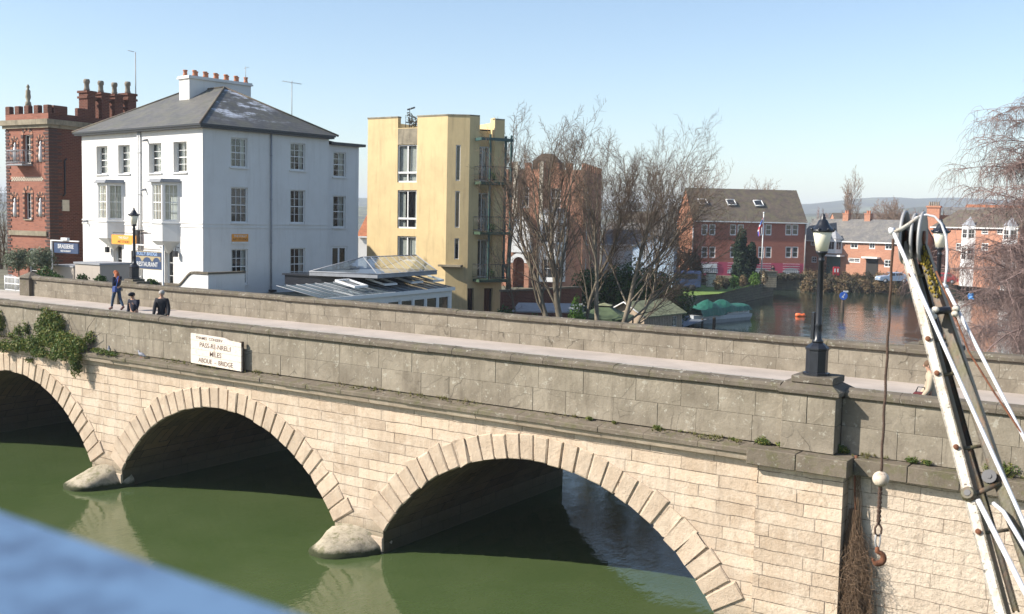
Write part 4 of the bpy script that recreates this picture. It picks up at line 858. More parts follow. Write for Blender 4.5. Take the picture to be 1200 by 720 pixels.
mb.obox((0, -.04, TY+.003), (*(cu*CL), 0), (cn[0]*.4, cn[1]*.4, 0), (0, 0, .1)); mb.obox((*P2, TY+.006), (*(du*s1), 0), (dn[0]*.4, dn[1]*.4, 0), (0, 0, .1)); mb.obox((*B1, TY-.15), (*(du*(s3-s2_)), 0), (dn[0]*.4, dn[1]*.4, 0), (0, 0, .1))
mb.build('coping', 'stained', yb)
mb = MB(); mb.box(nx0+.01, nx1-.01, -.012, -.002, wy[0][3]+.02, TY-.8); mb.build('stained_panel', 'stained', yb)
for i, h in enumerate(wy):
    o = window(yb, (0, 0), X_, Y_, h, .08, 2, 1, fr=.09, bar=.1, sill=None, curtain=[(0, .48), (.55, 1)] if i != 1 else [(0, .3), (.8, 1)])
    if i < 2:
        m2 = MB(); z_ = h[2]+(h[3]-h[2])*.26; m2.box(h[0], h[1], .05, .16, z_-.07, z_+.07); m2.build('transom', 'whitep', o)
for h in ws: window(yb, (0, 0), cu, cn, h, .05, 1, 1, fr=.05, sill=None, name='slit_window')
for a, b in dz: window(yb, A2, du, dn, (.08, dl-.08, a, b), .05, 2, 1, fr=.09, bar=.1, sill=None, name='balcony_door', curtain=[(0, .3), (.7, 1)])
for g_ in gd: window(yb, P2, du, dn, g_, .25, 2, 1, fr=.09, sill=None, frame='darkwood', name='ground_door')
t3 = lambda p, z, o=0.: (p[0]-dn[0]*o, p[1]-dn[1]*o, z)
ball = thing('iron_balconies', 'dark green iron balcony frame of three decks on the corner of the yellow building', 'balcony', FY.W(0, 0, 0), FY.a)
sA, sB = s1-.35, s3+.02; mb = MB()
bal_posts = MB()
for (sx) in (s1+.35, s3+.03): bal_posts.box(0, 0, 0, 0, 0, 0) if False else bal_posts.obox(t3(P2+du*sx, zlow-.1, 1.05), (du[0]*.12, du[1]*.12, 0), (dn[0]*.12, dn[1]*.12, 0), (0, 0, hz(570, 162, P2, du)-zlow+.3))
for sx in (s3+.03,): bal_posts.obox(t3(P2+du*sx, zlow-.1, .1), (du[0]*.14, du[1]*.14, 0), (dn[0]*.14, dn[1]*.14, 0), (0, 0, hz(570, 162, P2, du)-zlow+.3))
bal_posts.build('post', 'teal', ball)
for k, (a, b) in enumerate(dz):
    mb = MB(); mb.obox(t3(P2+du*sA, a-.24, 1.15), (*(du*(sB-sA+.1)), 0), (dn[0]*1.15, dn[1]*1.15, 0), (0, 0, .2)); dk = mb.build('deck', 'green_paint', ball)
    mb = MB(); n = 13
    for i in range(n+1): p = P2+du*(sA+(sB-sA)*i/n); mb.tube([t3(p, a, 1.1), t3(p, a+1.0, 1.1)], .013, 4)
    for i in range(5): mb.tube([t3(P2+du*sA, a, 1.1*i/5), t3(P2+du*sA, a+1.0, 1.1*i/5)], .013, 4)
    for z_ in (a+.1, a+1.02): mb.tube([t3(P2+du*sA, z_, 0), t3(P2+du*sA, z_, 1.1), t3(P2+du*sB, z_, 1.1), t3(P2+du*sB, z_, 0)], .022, 4)
    mb.build('railing', 'black', dk)
mb = MB(); z_ = hz(570, 164, P2, du)
mb.obox(t3(P2+du*sA, z_-.12, 1.15), (*(du*(sB-sA+.15)), 0), (dn[0]*.12, dn[1]*.12, 0), (0, 0, .2)); mb.obox(t3(P2+du*sA, z_-.12, 1.1), (*(du*.12), 0), (dn[0]*1.1, dn[1]*1.1, 0), (0, 0, .2)); mb.obox(t3(P2+du*s3, z_-.12, 1.1), (*(du*.12), 0), (dn[0]*1.1, dn[1]*1.1, 0), (0, 0, .2))
mb.build('top_beam', 'teal', ball)
# bracket and hanging junk at the chamfer foot
mb = MB(); p = onplane(521, 313, np.array(FY.W(0, 0, 0)), FY.v); q_ = FY.L(p)
zb_ = hz(545, 313, (0, 0), cu); mb.obox((-.3, -.5, zb_), (1.6, .5, 0), (-.2, .6, 0), (0, 0, .14)); mb.build('concrete_lintel', 'stained', yb)
# ================================================================== TREES
def branchy(mb, p, d, r, L, lvl, rng, cfg, twigs, seg=4):
    """one limb as a bent tapered tube, its side shoots by recursion"""
    pts = [p]; rad = [r]; q = np.array(p, float); dd = np.array(d, float); tip = r*cfg['taper']
    for i in range(seg):
        dd = dd+np.array([rng.gauss(0, 1), rng.gauss(0, 1), rng.gauss(0, 1)])*cfg['wob']+np.array([0, 0, cfg['up'][lvl]]); dd /= math.sqrt(dd@dd)
        q = q+dd*(L/seg); pts.append(q.copy()); rad.append(r+(tip-r)*(i+1)/seg)
    (mb if lvl < cfg['split'] else twigs).tube(pts, rad, (7, 5, 4, 3, 3, 3)[lvl], cap=False)
    if lvl >= cfg['levels']: return
    n = cfg['n'][lvl]
    for i in range(n):
        t = cfg['t0'][lvl]+(1-cfg['t0'][lvl])*(i+rng.random()*.8)/n; k = min(seg-1, int(t*seg)); f = t*seg-k; s = pts[k]*(1-f)+pts[k+1]*f
        ax = pts[k+1]-pts[k]; ax = ax/math.sqrt(ax@ax); rnd = np.array([rng.gauss(0, 1), rng.gauss(0, 1), rng.gauss(0, 1)]); rnd -= ax*(rnd@ax); rnd /= math.sqrt(rnd@rnd)
        a = cfg['ang'][lvl]*rng.uniform(.7, 1.3); nd = ax*math.cos(a)+rnd*math.sin(a)
        rr_ = (rad[k]*(1-f)+rad[k+1]*f)*cfg['rr']*rng.uniform(.75, 1); branchy(mb, s, nd, max(rr_, cfg['rmin']), L*cfg['ll'][lvl]*(1.15-.45*t)*rng.uniform(.75, 1.15), lvl+1, rng, cfg, twigs, seg if lvl < 1 else 3)
CFG = dict(taper=.35, wob=.10, up=(.0, .06, .05, .04, .03, .0), levels=4, split=2, n=(9, 7, 6, 4), t0=(.3, .2, .15, .1), ang=(.6, .6, .6, .6), rr=.55, rmin=.012, ll=(.62, .55, .5, .5))
def bare_tree(px, pybase, D, pytop, label, seed, cfg=None, mats=('bark', 'twig'), lean=0., r=None, z0=1.5, group='bare trees', name='bare_tree'):
    rng = random.Random(seed); b = atD(px, 300, D); zt = atD(px, pytop, D)[2]; H_ = zt-z0
    c = dict(CFG); c.update(cfg or {})
    t = thing(name, label, 'tree', (b[0], b[1], z0-.3), 0, group); w1, w2 = MB(), MB()
    dirv = np.array([r0[0]*lean, r0[1]*lean, 1.]); 
    branchy(w1, np.array([0, 0, 0.]), dirv/np.linalg.norm(dirv), r or H_*.018, H_*c.get('trunk', .78), 0, rng, c, w2, 6)
    zs_ = sorted(v[2] for v in w2.v); tz = max(zs_[int(len(zs_)*.992)], .1); k = H_/tz      # bring the tips to the height the tree has
    for w_ in (w1, w2): w_.v = [(x*k*.97, y*k*.97, z*k) for x, y, z in w_.v]
    w1.build('trunk', mats[0], t); w2.build('crown', mats[1], t); return t
T = dict(n=(11, 8, 6, 5), t0=(.22, .15, .1, .1), ang=(.42, .5, .6, .7), ll=(.72, .55, .45, .45), up=(0, .10, .08, .05, 0, 0))
T2 = dict(T, n=(13, 9, 7, 5), rmin=.0115)
bare_tree(662, 370, 60, 128, 'tall bare tree with many upright limbs in front of the orange brick crenellated house', 11, dict(T2, n=(14, 9, 7, 5)), r=.27)
bare_tree(655, 370, 61, 150, 'slimmer bare tree leaning left beside the tallest one', 12, dict(T, rmin=.0115, n=(8, 6, 5, 4)), lean=-.22)
bare_tree(700, 372, 63, 150, 'bare tree with a single pale trunk right of the small conifer', 13, dict(T, n=(9, 6, 5, 4), t0=(.45, .15, .1, .1), rmin=.0115), r=.2, mats=('bark_pale', 'twig'))
bare_tree(722, 372, 66, 140, 'wide spreading bare tree over the green roofed shelter', 14, dict(T, n=(13, 9, 7, 5), ang=(.6, .55, .6, .7), t0=(.12, .15, .1, .1), rmin=.0115, ll=(.85, .55, .45, .45)), lean=.25, r=.24, mats=('bark_pale', 'twig'))
bare_tree(738, 372, 68, 160, 'bare tree with long limbs reaching right towards the red brick gable', 15, dict(T, n=(11, 9, 7, 5), ang=(.75, .55, .6, .7), t0=(.1, .15, .1, .1), rmin=.0115, ll=(.9, .55, .45, .45)), lean=.55, r=.18, mats=('bark_pale', 'twig'))
bare_tree(692, 372, 67, 160, 'dark bare tree between the conifer and the spreading trees', 24, T2, r=.16)
bare_tree(770, 372, 82, 185, 'smaller bare tree rising from the laurel bush before the orange gable', 25, dict(T, rmin=.016, ang=(.6, .5, .6, .7)), r=.14)
bare_tree(597, 350, 84, 118, 'faint bare tree rising behind the yellow building', 16, dict(T, n=(8, 6, 5, 4), rmin=.016))
bare_tree(611, 355, 66, 250, 'young bare tree in front of the white gabled porch', 17, dict(T, n=(6, 5, 4, 3), rmin=.0115), r=.1)
bare_tree(818, 320, 190, 192, 'distant bare tree left of the long red brick block', 18, dict(T, n=(9, 7, 5, 3), rmin=.03), mats=('far_twig', 'far_twig'))
bare_tree(888, 320, 200, 210, 'distant bare tree peeping over the tiled ridge, left one', 19, dict(T, n=(9, 7, 5, 3), rmin=.03), mats=('far_twig', 'far_twig'))
bare_tree(905, 320, 205, 207, 'distant bare tree peeping over the tiled ridge, right one', 29, dict(T, n=(9, 7, 5, 3), rmin=.03), mats=('far_twig', 'far_twig'))
bare_tree(994, 320, 210, 201, 'tall distant poplar shaped bare tree above the terrace roofs', 20, dict(T, n=(14, 9, 6, 3), ang=(.34, .4, .5, .6), rmin=.028, ll=(.62, .5, .4, .4)), mats=('far_twig', 'far_twig'))
bare_tree(1050, 320, 190, 232, 'tawny bare tree behind the crane head above the terrace', 22, dict(T, n=(12, 9, 6, 3), rmin=.035, ang=(.6, .6, .6, .6)), mats=('far_twig', 'far_twig'))
bare_tree(4, 350, 78, 190, 'bare tree at the left edge beside the brick tower', 23, dict(T, n=(9, 7, 5, 4), rmin=.016))
for i, (px, py, D) in enumerate(((958, 243, 230), (975, 246, 225), (1015, 240, 230), (1033, 243, 220), (1065, 242, 215), (1080, 246, 200), (1160, 240, 210), (1190, 236, 200))):
    bare_tree(px, 320, D, py, 'reddish bare tree in the belt behind the far roofs', 60+i, dict(T, n=(9, 7, 5, 3), rmin=.045, t0=(.1, .1, .1, .1), ang=(.7, .6, .6, .6)), mats=('far_twig', 'birch'), group='belt of bare trees behind the far roofs')
# weeping birch at the right edge
def birch(px, D, pytop, seed, label, nl=38):
    rng = random.Random(seed); b = atD(px, 300, D); z0 = 1.4; H_ = atD(px, pytop, D)[2]-z0
    t = thing('weeping_birch', label, 'tree', (b[0], b[1], z0-.3)); w1, w2 = MB(), MB()
    tr = [np.array([0, 0, 0.])]; 
    for i in range(8): tr.append(tr[-1]+np.array([rng.gauss(0, .12), rng.gauss(0, .12), H_*.95/8]))
    w1.tube(tr, [H_*.02*(1-.85*i/8) for i in range(9)], 8, cap=False)
    for k in range(nl):
        t_ = .12+.86*(k+rng.random())/nl; i = min(7, int(t_*8)); s = tr[i]*(1-(t_*8-i))+tr[i+1]*(t_*8-i)
        a = rng.uniform(0, 2*PI) if k % 3 == 0 else math.atan2(-r0[1], -r0[0])+rng.gauss(0, .75)      # most limbs reach over the water
        L = H_*rng.uniform(.34, .56)*(1.2-.72*t_); d = np.array([math.cos(a), math.sin(a), rng.uniform(.5, 1.2)]); d /= np.linalg.norm(d); pts = [s]; q = s.copy(); n = 7
        for j in range(n): d = d+np.array([rng.gauss(0, .1), rng.gauss(0, .1), -.15+rng.gauss(0, .08)]); d /= np.linalg.norm(d); q = q+d*L/n; pts.append(q.copy())
        w1.tube(pts, [H_*.0032*(1-.85*j/n)*(1.1-.5*t_)+.008 for j in range(n+1)], 5, cap=False)
        for m_ in range(22):
            u = .12+.88*(m_+rng.random())/22; i = min(n-1, int(u*n)); s2 = pts[i]*(1-(u*n-i))+pts[i+1]*(u*n-i)
            a2 = a+rng.gauss(0, 1.3); dx, dy, dz = math.cos(a2), math.sin(a2), rng.uniform(-.1, .9); L2 = rng.uniform(.8, 2.2); x, y, z = s2; pp = [(x, y, z)]
            for j in range(4):
                dx += rng.gauss(0, .12); dy += rng.gauss(0, .12); dz -= .30; l_ = math.sqrt(dx*dx+dy*dy+dz*dz); dx /= l_; dy /= l_; dz /= l_; x += dx*L2/4; y += dy*L2/4; z += dz*L2/4; pp.append((x, y, z))
            w2.twig(pp, [.014, .011, .009, .008, .006])
            for c_ in range(10):
                v_ = .1+.9*c_/10; i = min(3, int(v_*4)); f = v_*4-i; x, y, z = [pp[i][q]*(1-f)+pp[i+1][q]*f for q in range(3)]; dx, dy, dz = rng.gauss(0, .4), rng.gauss(0, .4), rng.uniform(-.5, .2); L3 = rng.uniform(.4, 1.5); p3_ = [(x, y, z)]
                for j in range(3):
                    l_ = math.sqrt(dx*dx+dy*dy+dz*dz); dx /= l_; dy /= l_; dz /= l_; x += dx*L3/3; y += dy*L3/3; z += dz*L3/3; dz -= .9; p3_.append((x, y, z))
                w2.twig(p3_, [.008, .007, .006, .004])
    w1.build('trunk', 'birch', t); w2.build('crown', 'birch', t); return t
birch(1262, 46, 92, 5, 'weeping birch with fine reddish drooping twigs over the river at the right edge')
birch(1212, 60, 272, 8, 'lower weeping birch behind, its purple brown twigs filling the bank at the right edge', 24)
# ================================================================== LEAFY PLANTS
def leafcloud(mb, blobs, n, size, rng, flat=.35, mi=0, shell=.55):
    g_ = np.random.default_rng(rng.randrange(1 << 30)); tot = sum(b[3]*b[4]*b[5] for b in blobs)
    for (cx, cy, cz, rx, ry, rz) in blobs:
        k = max(4, int(n*rx*ry*rz/tot)); u = g_.normal(size=(k, 3)); u /= np.linalg.norm(u, axis=1)[:, None]
        rad = shell+(1.05-shell)*g_.random(k)**.6; rad *= 1+.12*np.sin(5*u[:, 0]+3*u[:, 2]+cx)+.1*np.sin(9*u[:, 1]+cz)
        c = np.array([cx, cy, cz])+u*np.array([rx, ry, rz])*rad[:, None]; s = (size*g_.uniform(.6, 1.35, k))[:, None]
        nn = u*.6+g_.normal(size=(k, 3))*.6+np.array([0, 0, .35]); nn /= np.linalg.norm(nn, axis=1)[:, None]
        a = np.cross(nn, g_.normal(size=(k, 3))); a /= np.linalg.norm(a, axis=1)[:, None]+1e-9; b = np.cross(nn, a)
        V = np.stack([c-a*s, c-b*s*.5+nn*s*.12, c+a*s, c+b*s*.5+nn*s*.12], 1).reshape(-1, 3); o = len(mb.v)
        mb.v.extend(map(tuple, V.tolist())); mb.f.extend([(o+4*i, o+4*i+1, o+4*i+2, o+4*i+3) for i in range(k)]); mb.mi.extend([mi]*k); mb.sm.extend([False]*k)
def plant(name, label, cat, loc, blobs, n, size, mat, seed, stem=None, group=None, **kw):
    rng = random.Random(seed); t = thing(name, label, cat, loc, 0, group); mb = MB(); leafcloud(mb, blobs, n, size, rng, **kw); mb.build('foliage', mat, t)
    if stem is not None:
        s = MB()
        for (h_, r_, k) in [stem]:
            for i in range(k): a = rng.uniform(0, 6.3); s.tube([(0.05*math.cos(a)*i, .05*math.sin(a)*i, -.2), (rng.uniform(-.1, .1), rng.uniform(-.1, .1), h_*.5), (rng.uniform(-.2, .2), rng.uniform(-.2, .2), h_)], [r_, r_*.8, r_*.5], 6, cap=False)
        s.build('stem', 'darkwood', t)
    return t
def gp(px, D, z=1.7): p = atD(px, 300, D); return (p[0], p[1], z)
rc = random.Random(77)
plant('laurel_bush', 'big dark evergreen laurel bush beneath the spreading bare trees', 'bush', gp(745, 80), [(r0[0]*x-.3*y, r0[1]*x+y, z, a, 1.8, b) for x, y, z, a, b in ((-2.8, 0, 1.6, 1.5, 1.6), (-1.4, .5, 2.0, 1.7, 2.0), (0.2, 0, 2.1, 1.7, 2.2), (1.8, .5, 1.7, 1.7, 1.8), (3.0, 0, 1.1, 1.5, 1.3), (-3.6, .5, 2.4, 1.0, 1.3))], 15000, .13, 'laurel', 1, (2.5, .12, 3), shell=.35)
plant('conifer_bush', 'small bright green cone shaped conifer at the foot of the bare trees', 'bush', gp(677, 62), [(0, 0, .5, .85, .85, .7), (0, 0, 1.1, .68, .68, .8), (0, 0, 1.8, .42, .42, .75), (0, 0, 2.4, .2, .2, .5)], 3500, .08, 'conifer', 2, (1.6, .08, 1))
plant('dark_shrub', 'dark evergreen shrub at the foot of the yellow building', 'bush', gp(593, 62), [(0, 0, .9, .7, .7, 1.1), (.5, .3, .6, .6, .6, .8)], 1800, .11, 'laurel', 3, (.9, .06, 2))
plant('dark_shrub', 'dark rounded shrub between the bicycles and the tall bare tree', 'bush', gp(631, 60), [(0, 0, .8, .8, .7, .9), (.6, .2, .6, .6, .6, .7)], 1800, .11, 'laurel', 4, (.9, .06, 2))
plant('yellow_shrub', 'small yellow green shrub left of the bare tree trunks', 'bush', gp(646, 60), [(0, 0, .6, .4, .4, .6)], 700, .07, 'conifer', 44, (.5, .04, 2))
def cypress(px, D, pyt, wpx, lab, seed):
    b = gp(px, D, 2.0); h = atD(px, pyt, D)[2]-2.0; w_ = wpx*D/FPX/2
    plant('cypress', lab, 'tree', b, [(w_*.12*math.sin(i*2.1), w_*.12*math.cos(i*1.7), h*(.07+.115*i), w_*(.85+.2*math.sin(i*1.9)) if i < 7 else w_*.5, w_*.9 if i < 7 else w_*.5, h*.1) for i in range(8)], 6500, .17, 'cypress', seed, (h*.8, .2, 1), shell=.5)
cypress(868, 124, 266, 19, 'taller dark columnar cypress in front of the red brick block', 6); cypress(880, 126, 283, 17, 'shorter dark cypress half behind the taller one', 7)
plant('round_bush', 'large dark leafless looking bush at the foot of the orange gable', 'bush', gp(803, 118, 1.8), [(0, 0, 2.0, 2.1, 1.8, 2.3), (-2.5, -.5, 1.4, 1.8, 1.6, 1.5)], 6000, .14, 'hedge', 9, (2, .1, 3))
for i, (px, D, w_, h_) in enumerate(((818, 132, 3.0, .45), (912, 145, 3.2, .4), (930, 146, 2.2, .4))):
    plant('hedge', ('clipped reddish hedge along the garden behind the lawn', 'low green hedge on the bank below the arched windows', 'low hedge running on to the corner of the red brick block')[i], 'hedge', gp(px, D, 1.5), [(r0[0]*x, r0[1]*x, .35+.1*math.sin(x*3), .9, .8, h_) for x in np.arange(-w_, w_+.1, .8)], 5000, .12, 'hedge', 10+i, (.5, .05, 2))
bl = []
for i in range(34):
    px = 946+(i % 17)*6.6+(3 if i > 16 else 0); D = 146.5-(3.2 if i > 16 else 0); p = atD(px, 300, D); bl.append((px, D))
for i, (px, D) in enumerate(bl):
    q_ = gp(px, D, .9 if i < 17 else .1); h = rc.uniform(1.1, 1.8)
    plant('bank_shrub', 'tawny leafless shrub overhanging the far river bank', 'bush', q_, [(0, 0, h*.5, 1.0, .9, h*.62), (rc.uniform(-.5, .5), -.5, h*.2, .9, .8, h*.4)], 1500, .13, 'brush' if rc.random() < .75 else 'hedge', 30+i, (h, .04, 5), 'tawny shrubs along the far bank', shell=.2)
for i, px in enumerate((976, 1004, 1018)):
    plant('garden_hedge', ('dark clipped shrub left of the red box', 'dark clipped shrub right of the red box', 'dark clipped shrub nearest the open doorway')[i], 'hedge', gp(px, 155, 1.5), [(0, 0, 1.0, 1.9, 1.0, 1.4)], 2200, .15, 'hedge', 50+i, (.8, .06, 2))
# garden plants on the river wall
for i, (px, D, s, m_) in enumerate(((862, 116, .9, 'conifer'), (872, 118, .8, 'brush'), (843, 112, .9, 'brush'), (886, 121, 1.0, 'conifer'), (895, 124, 1.1, 'brush'), (852, 114, .7, 'hedge'))):
    plant('garden_shrub', ('yellow green shrub behind the boat near the wall', 'tawny shrub left of the flagpole', 'brown shrub at the left of the lawn edge', 'yellow green bush at the foot of the flagpole', 'tawny bush right of the flagpole by the stone pier', 'small dark shrub on the lawn edge')[i], 'bush', gp(px, D, 2.1), [(0, 0, s*.6, s*.6, s*.6, s*.8)], 600, .1, m_, 70+i, (s*.7, .04, 3))
# standard olive trees by the gate
for px, lab in ((22, 'clipped olive tree with a round grey green head, left of the tower door'), (49, 'clipped olive tree with a round grey green head, right of the tower door')):
    p = onY(px, 350, 12.2); zc = onY(px, 304, 12.2)[2]; t = thing('olive_tree', lab, 'tree', (p[0], 12.2, 4.5)); mb = MB(); leafcloud(mb, [(0, 0, zc-4.5, .78, .7, .62), (.3, .1, zc-4.3, .45, .45, .45)], 2600, .065, random.Random(int(px)), shell=.2); mb.build('crown', 'olive', t)
    mb = MB(); mb.tube([(0, 0, 0), (.03, .02, .7), (0, 0, zc-4.6)], [.05, .04, .035], 6)
    for a in range(5): mb.tube([(0, 0, zc-4.9), (.35*math.cos(a*1.26), .35*math.sin(a*1.26), zc-4.3)], [.025, .01], 4)
    mb.build('trunk', 'bark', t)
p = onY(56, 322, 10.2); plant('clipped_shrub', 'leafy green shrub behind the end of the far parapet', 'bush', (p[0]-.1, 10.2, 5.1), [(0, 0, .45, .55, .45, .42), (.75, 0, .3, .45, .4, .3), (-.5, 0, .3, .3, .3, .3)], 1600, .07, 'laurel', 91, (.3, .03, 3))
for px, lab in ((97, 'small dark plant on the planter wall'), (118, 'small spiky plant showing above the parapet'), (178, 'small rounded plant beside the sign post')):
    p = onY(px, 332, 10.4); plant('small_plant', lab, 'plant', (p[0], 10.4, 5.2), [(0, 0, .35, .32, .25, .25)], 300, .07, 'laurel', int(px), (.3, .02, 2))
# ================================================================== IVY ON THE LEDGE
rng = random.Random(21); iv = thing('ledge_bush', 'leafy ivy bush growing on the bridge cornice and spilling down over the arch', 'plant', (-33.5, -.1, 4.35))
mb = MB(); L_ = lambda px, py, Y=-.1: (onY(px, py, Y)[0]+33.5, Y+.1, onY(px, py, Y)[2]-4.35)
bl = []
for px, py, Y, rx, rz in ((57, 372, .0, .42, .34), (52, 385, -.05, .5, .4), (66, 380, -.02, .45, .4), (60, 398, -.2, .7, .38), (78, 402, -.3, .6, .40), (90, 406, -.3, .45, .36), (40, 404, -.25, .6, .3), (22, 404, -.25, .55, .26), (5, 405, -.25, .5, .22), (72, 412, -.35, .6, .28), (45, 412, -.32, .6, .2), (88, 420, -.35, .22, .3), (89, 432, -.33, .15, .28), (104, 398, .0, .3, .12), (106, 394, .02, .2, .16), (22, 388, .05, .14, .22), (31, 386, .05, .13, .3), (14, 393, .05, .2, .12), (-3, 378, .0, .35, .4), (115, 411, -.3, .4, .09), (128, 414, -.3, .4, .08), (62, 419, -.33, .2, .12), (34, 422, -.1, .16, .1)):
    x, y, z = L_(px, py, Y); bl.append((x, y, z, rx, .22 if rz > .2 else .14, rz))
leafcloud(mb, bl, 19000, .043, rng, shell=.1); mb.build('foliage', 'ivy', iv)
mb = MB()
for (px0, py0, px1, py1) in ((60, 412, 50, 366), (62, 412, 68, 366), (100, 398, 112, 372), (88, 405, 78, 366), (86, 404, 89, 445), (90, 404, 88, 438), (104, 398, 119, 390), (10, 405, -6, 370), (30, 405, 32, 380), (22, 405, 22, 382)):
    a, b = L_(px0, py0, -.1), L_(px1, py1, .06); mb.tube([a, tuple((np.array(a)+b)/2+[rng.uniform(-.15, .15), -.05, .02]), b], [.014, .01, .006], 4)
mb.build('stem', 'darkwood', iv)
wd = MB(); rng = random.Random(4)
def tuft(x, y, z, s, n, mb, lean=0):
    for _ in range(n):
        a = rng.uniform(0, 6.3); h = s*rng.uniform(.4, 1.1); d = np.array([math.cos(a), math.sin(a)])*s*rng.uniform(.1, .7); w_ = s*.09; e = np.array([-math.sin(a), math.cos(a)])*w_
        mb.add([(x+e[0], y+e[1], z), (x-e[0], y-e[1], z), (x+d[0]-e[0]*.3, y+d[1], z+h*.7), (x+d[0]*1.3, y+d[1]*1.3, z+h*.95), (x+d[0]+e[0]*.3, y+d[1], z+h*.65)], [(0, 1, 2, 3, 4)])
for i in range(1300):
    x = rng.uniform(-52, -8) if i % 4 else rng.uniform(-5.8, 3); base = (0 if x < -7.8 else .28)
    if math.sin(x*1.9)+math.sin(x*.7+1)+rng.uniform(-.6, .6) < .1: continue
    yy = rng.choice((base+.06, base+.04, base-.05, base-.15)); tuft(x+rng.uniform(-.1, .1), yy, 4.36+.1*(yy-base), rng.uniform(.04, .12), 12, wd)
tag(wd.build('weeds', 'weed'), 'low weeds and dry moss growing along the stone ledge', None, None, 'stuff')
wd = MB()
for px, py, s in ((893, 519, .19), (917, 522, .14), (1068, 545, .14), (985, 540, .2), (691, 488, .1), (720, 494, .07), (770, 501, .12), (1085, 548, .12), (1175, 548, .3), (1165, 560, .25), (860, 515, .07)):
    p = onY(px, py+4, .04 if px < 960 else .3); tuft(p[0], p[1], 4.34, s, 46, wd)
    leafcloud(wd, [(p[0], p[1]-.02, 4.36+s*.35, s*.9, s*.4, s*.45)], int(300*s/.15), .022, rng, shell=.1)
tag(wd.build('ledge_weeds', 'ivy'), 'fresh green weeds rooted in the ledge joints', None, None, 'stuff')
# dead roots hanging in the corner of the buttress
rt_ = thing('dead_roots', 'mass of dry brown roots hanging down in the corner right of the buttress', 'plant', (-5.7, .12, 4.3)); mb = MB(); rng = random.Random(9)
for i in range(1100):
    x, y, z = rng.uniform(-.05, .05), rng.uniform(-.06, .06), rng.uniform(-.1, .0); pts = [(x, y, z)]; 
    zend = rng.uniform(-1.5, -5.5) if i > 20 else -3
    st_ = min(-1.0, rng.uniform(-.4, -2.8)) if i > 24 else 0; zend = min(zend, st_-.3); n = 11; x, y = rng.gauss(0, .04), rng.gauss(0, .03)
    pts = []
    for j in range(n+1):
        t_ = j/n; z = st_+(zend-st_)*t_; sp = .02+.05*min(1, max(0, (-z-1.2)/.8))*1.6; x += rng.gauss(0, sp*.95); y += rng.gauss(0, sp*.6); x = x*.93+.015; y = y*.9-.01; pts.append((x, y, z))
    mb.tube(pts, [.0035]*n+[.002], 3, cap=False)
mb.build('root_tangle', 'straw', rt_); mb = MB(); mb.tube([(0, 0, .08), (.0, -.03, -.4), (.05, -.04, -1.1), (-.05, -.04, -1.8)], [.03, .024, .018, .012], 6); mb.build('main_stem', 'rust', rt_)
# ================================================================== BUILDINGS BEHIND
def gable_house(name, label, F, L, Dp, z0, ez, rz_, wallm, roofm, fronts=(), gables=(), ridge='x', wins=(2, 2), extra=None, group=None, eav=.3, fr='whitep', frw=.12):
    """simple pitched house in frame F; fronts: px rects on the front; gables: px rects on the left gable"""
    t = thing(name, label, 'house', F.W(0, 0, 0), F.a, group)
    hf = [rect_y(F, *r) for r in fronts]; mb = MB(); wall(mb, (0, 0), X_, Y_, L, z0, ez, hf, .1)
    hg = [rect_x(F, *r) for r in gables]
    wall(mb, (0, 0), Y_, (1, 0), Dp, z0, ez, hg, .1); mb.quad((L, 0, z0), (L, Dp, z0), (L, Dp, ez), (L, 0, ez)); mb.quad((0, Dp, z0), (L, Dp, z0), (L, Dp, ez), (0, Dp, ez))
    if ridge == 'x':
        mb.tri((0, 0, ez), (0, Dp, ez), (0, Dp/2, rz_)); mb.tri((L, 0, ez), (L, Dp, ez), (L, Dp/2, rz_))
    else: mb.tri((0, 0, ez), (L, 0, ez), (L/2, 0, rz_)); mb.tri((0, Dp, ez), (L, Dp, ez), (L/2, Dp, rz_))
    mb.build('wall', wallm, t)
    mb = MB(); e = eav; s = (rz_-ez)/(Dp/2 if ridge == 'x' else L/2)*e; th = .12
    if ridge == 'x':
        for sg, ya, in ((1, -e), (-1, Dp+e)):
            p = [(-.15, ya, ez-s), (L+.15, ya, ez-s), (L+.15, Dp/2, rz_), (-.15, Dp/2, rz_)]; mb.add(p+[(a, b, c+th) for a, b, c in p], [(0, 1, 2, 3), (4, 5, 6, 7), (0, 1, 5, 4), (1, 2, 6, 5), (3, 0, 4, 7)])
    else:
        for xa in (-e, L+e):
            p = [(xa, -.15, ez-s), (xa, Dp+.1, ez-s), (L/2, Dp+.1, rz_), (L/2, -.15, rz_)]; mb.add(p+[(a, b, c+th) for a, b, c in p], [(0, 1, 2, 3), (4, 5, 6, 7), (0, 1, 5, 4), (1, 2, 6, 5), (3, 0, 4, 7)])
    rf = mb.build('roof', roofm, t)
    if ridge == 'x': mb = MB(); mb.box(-.2, L+.2, -e-.1, -e, ez-s-.06, ez-s+.1); mb.build('gutter', 'whitep', rf)
    for h in hf: window(t, (0, 0), X_, Y_, h, .04, wins[0], wins[1], fr=frw, bar=.06, frame=fr, pane='dglass', sill=None, mid=False)
    for h in hg: window(t, (0, 0), Y_, (1, 0), h, .04, 1, 2, fr=.12, bar=.06, pane='dglass', sill=None, mid=False)
    return t, rf
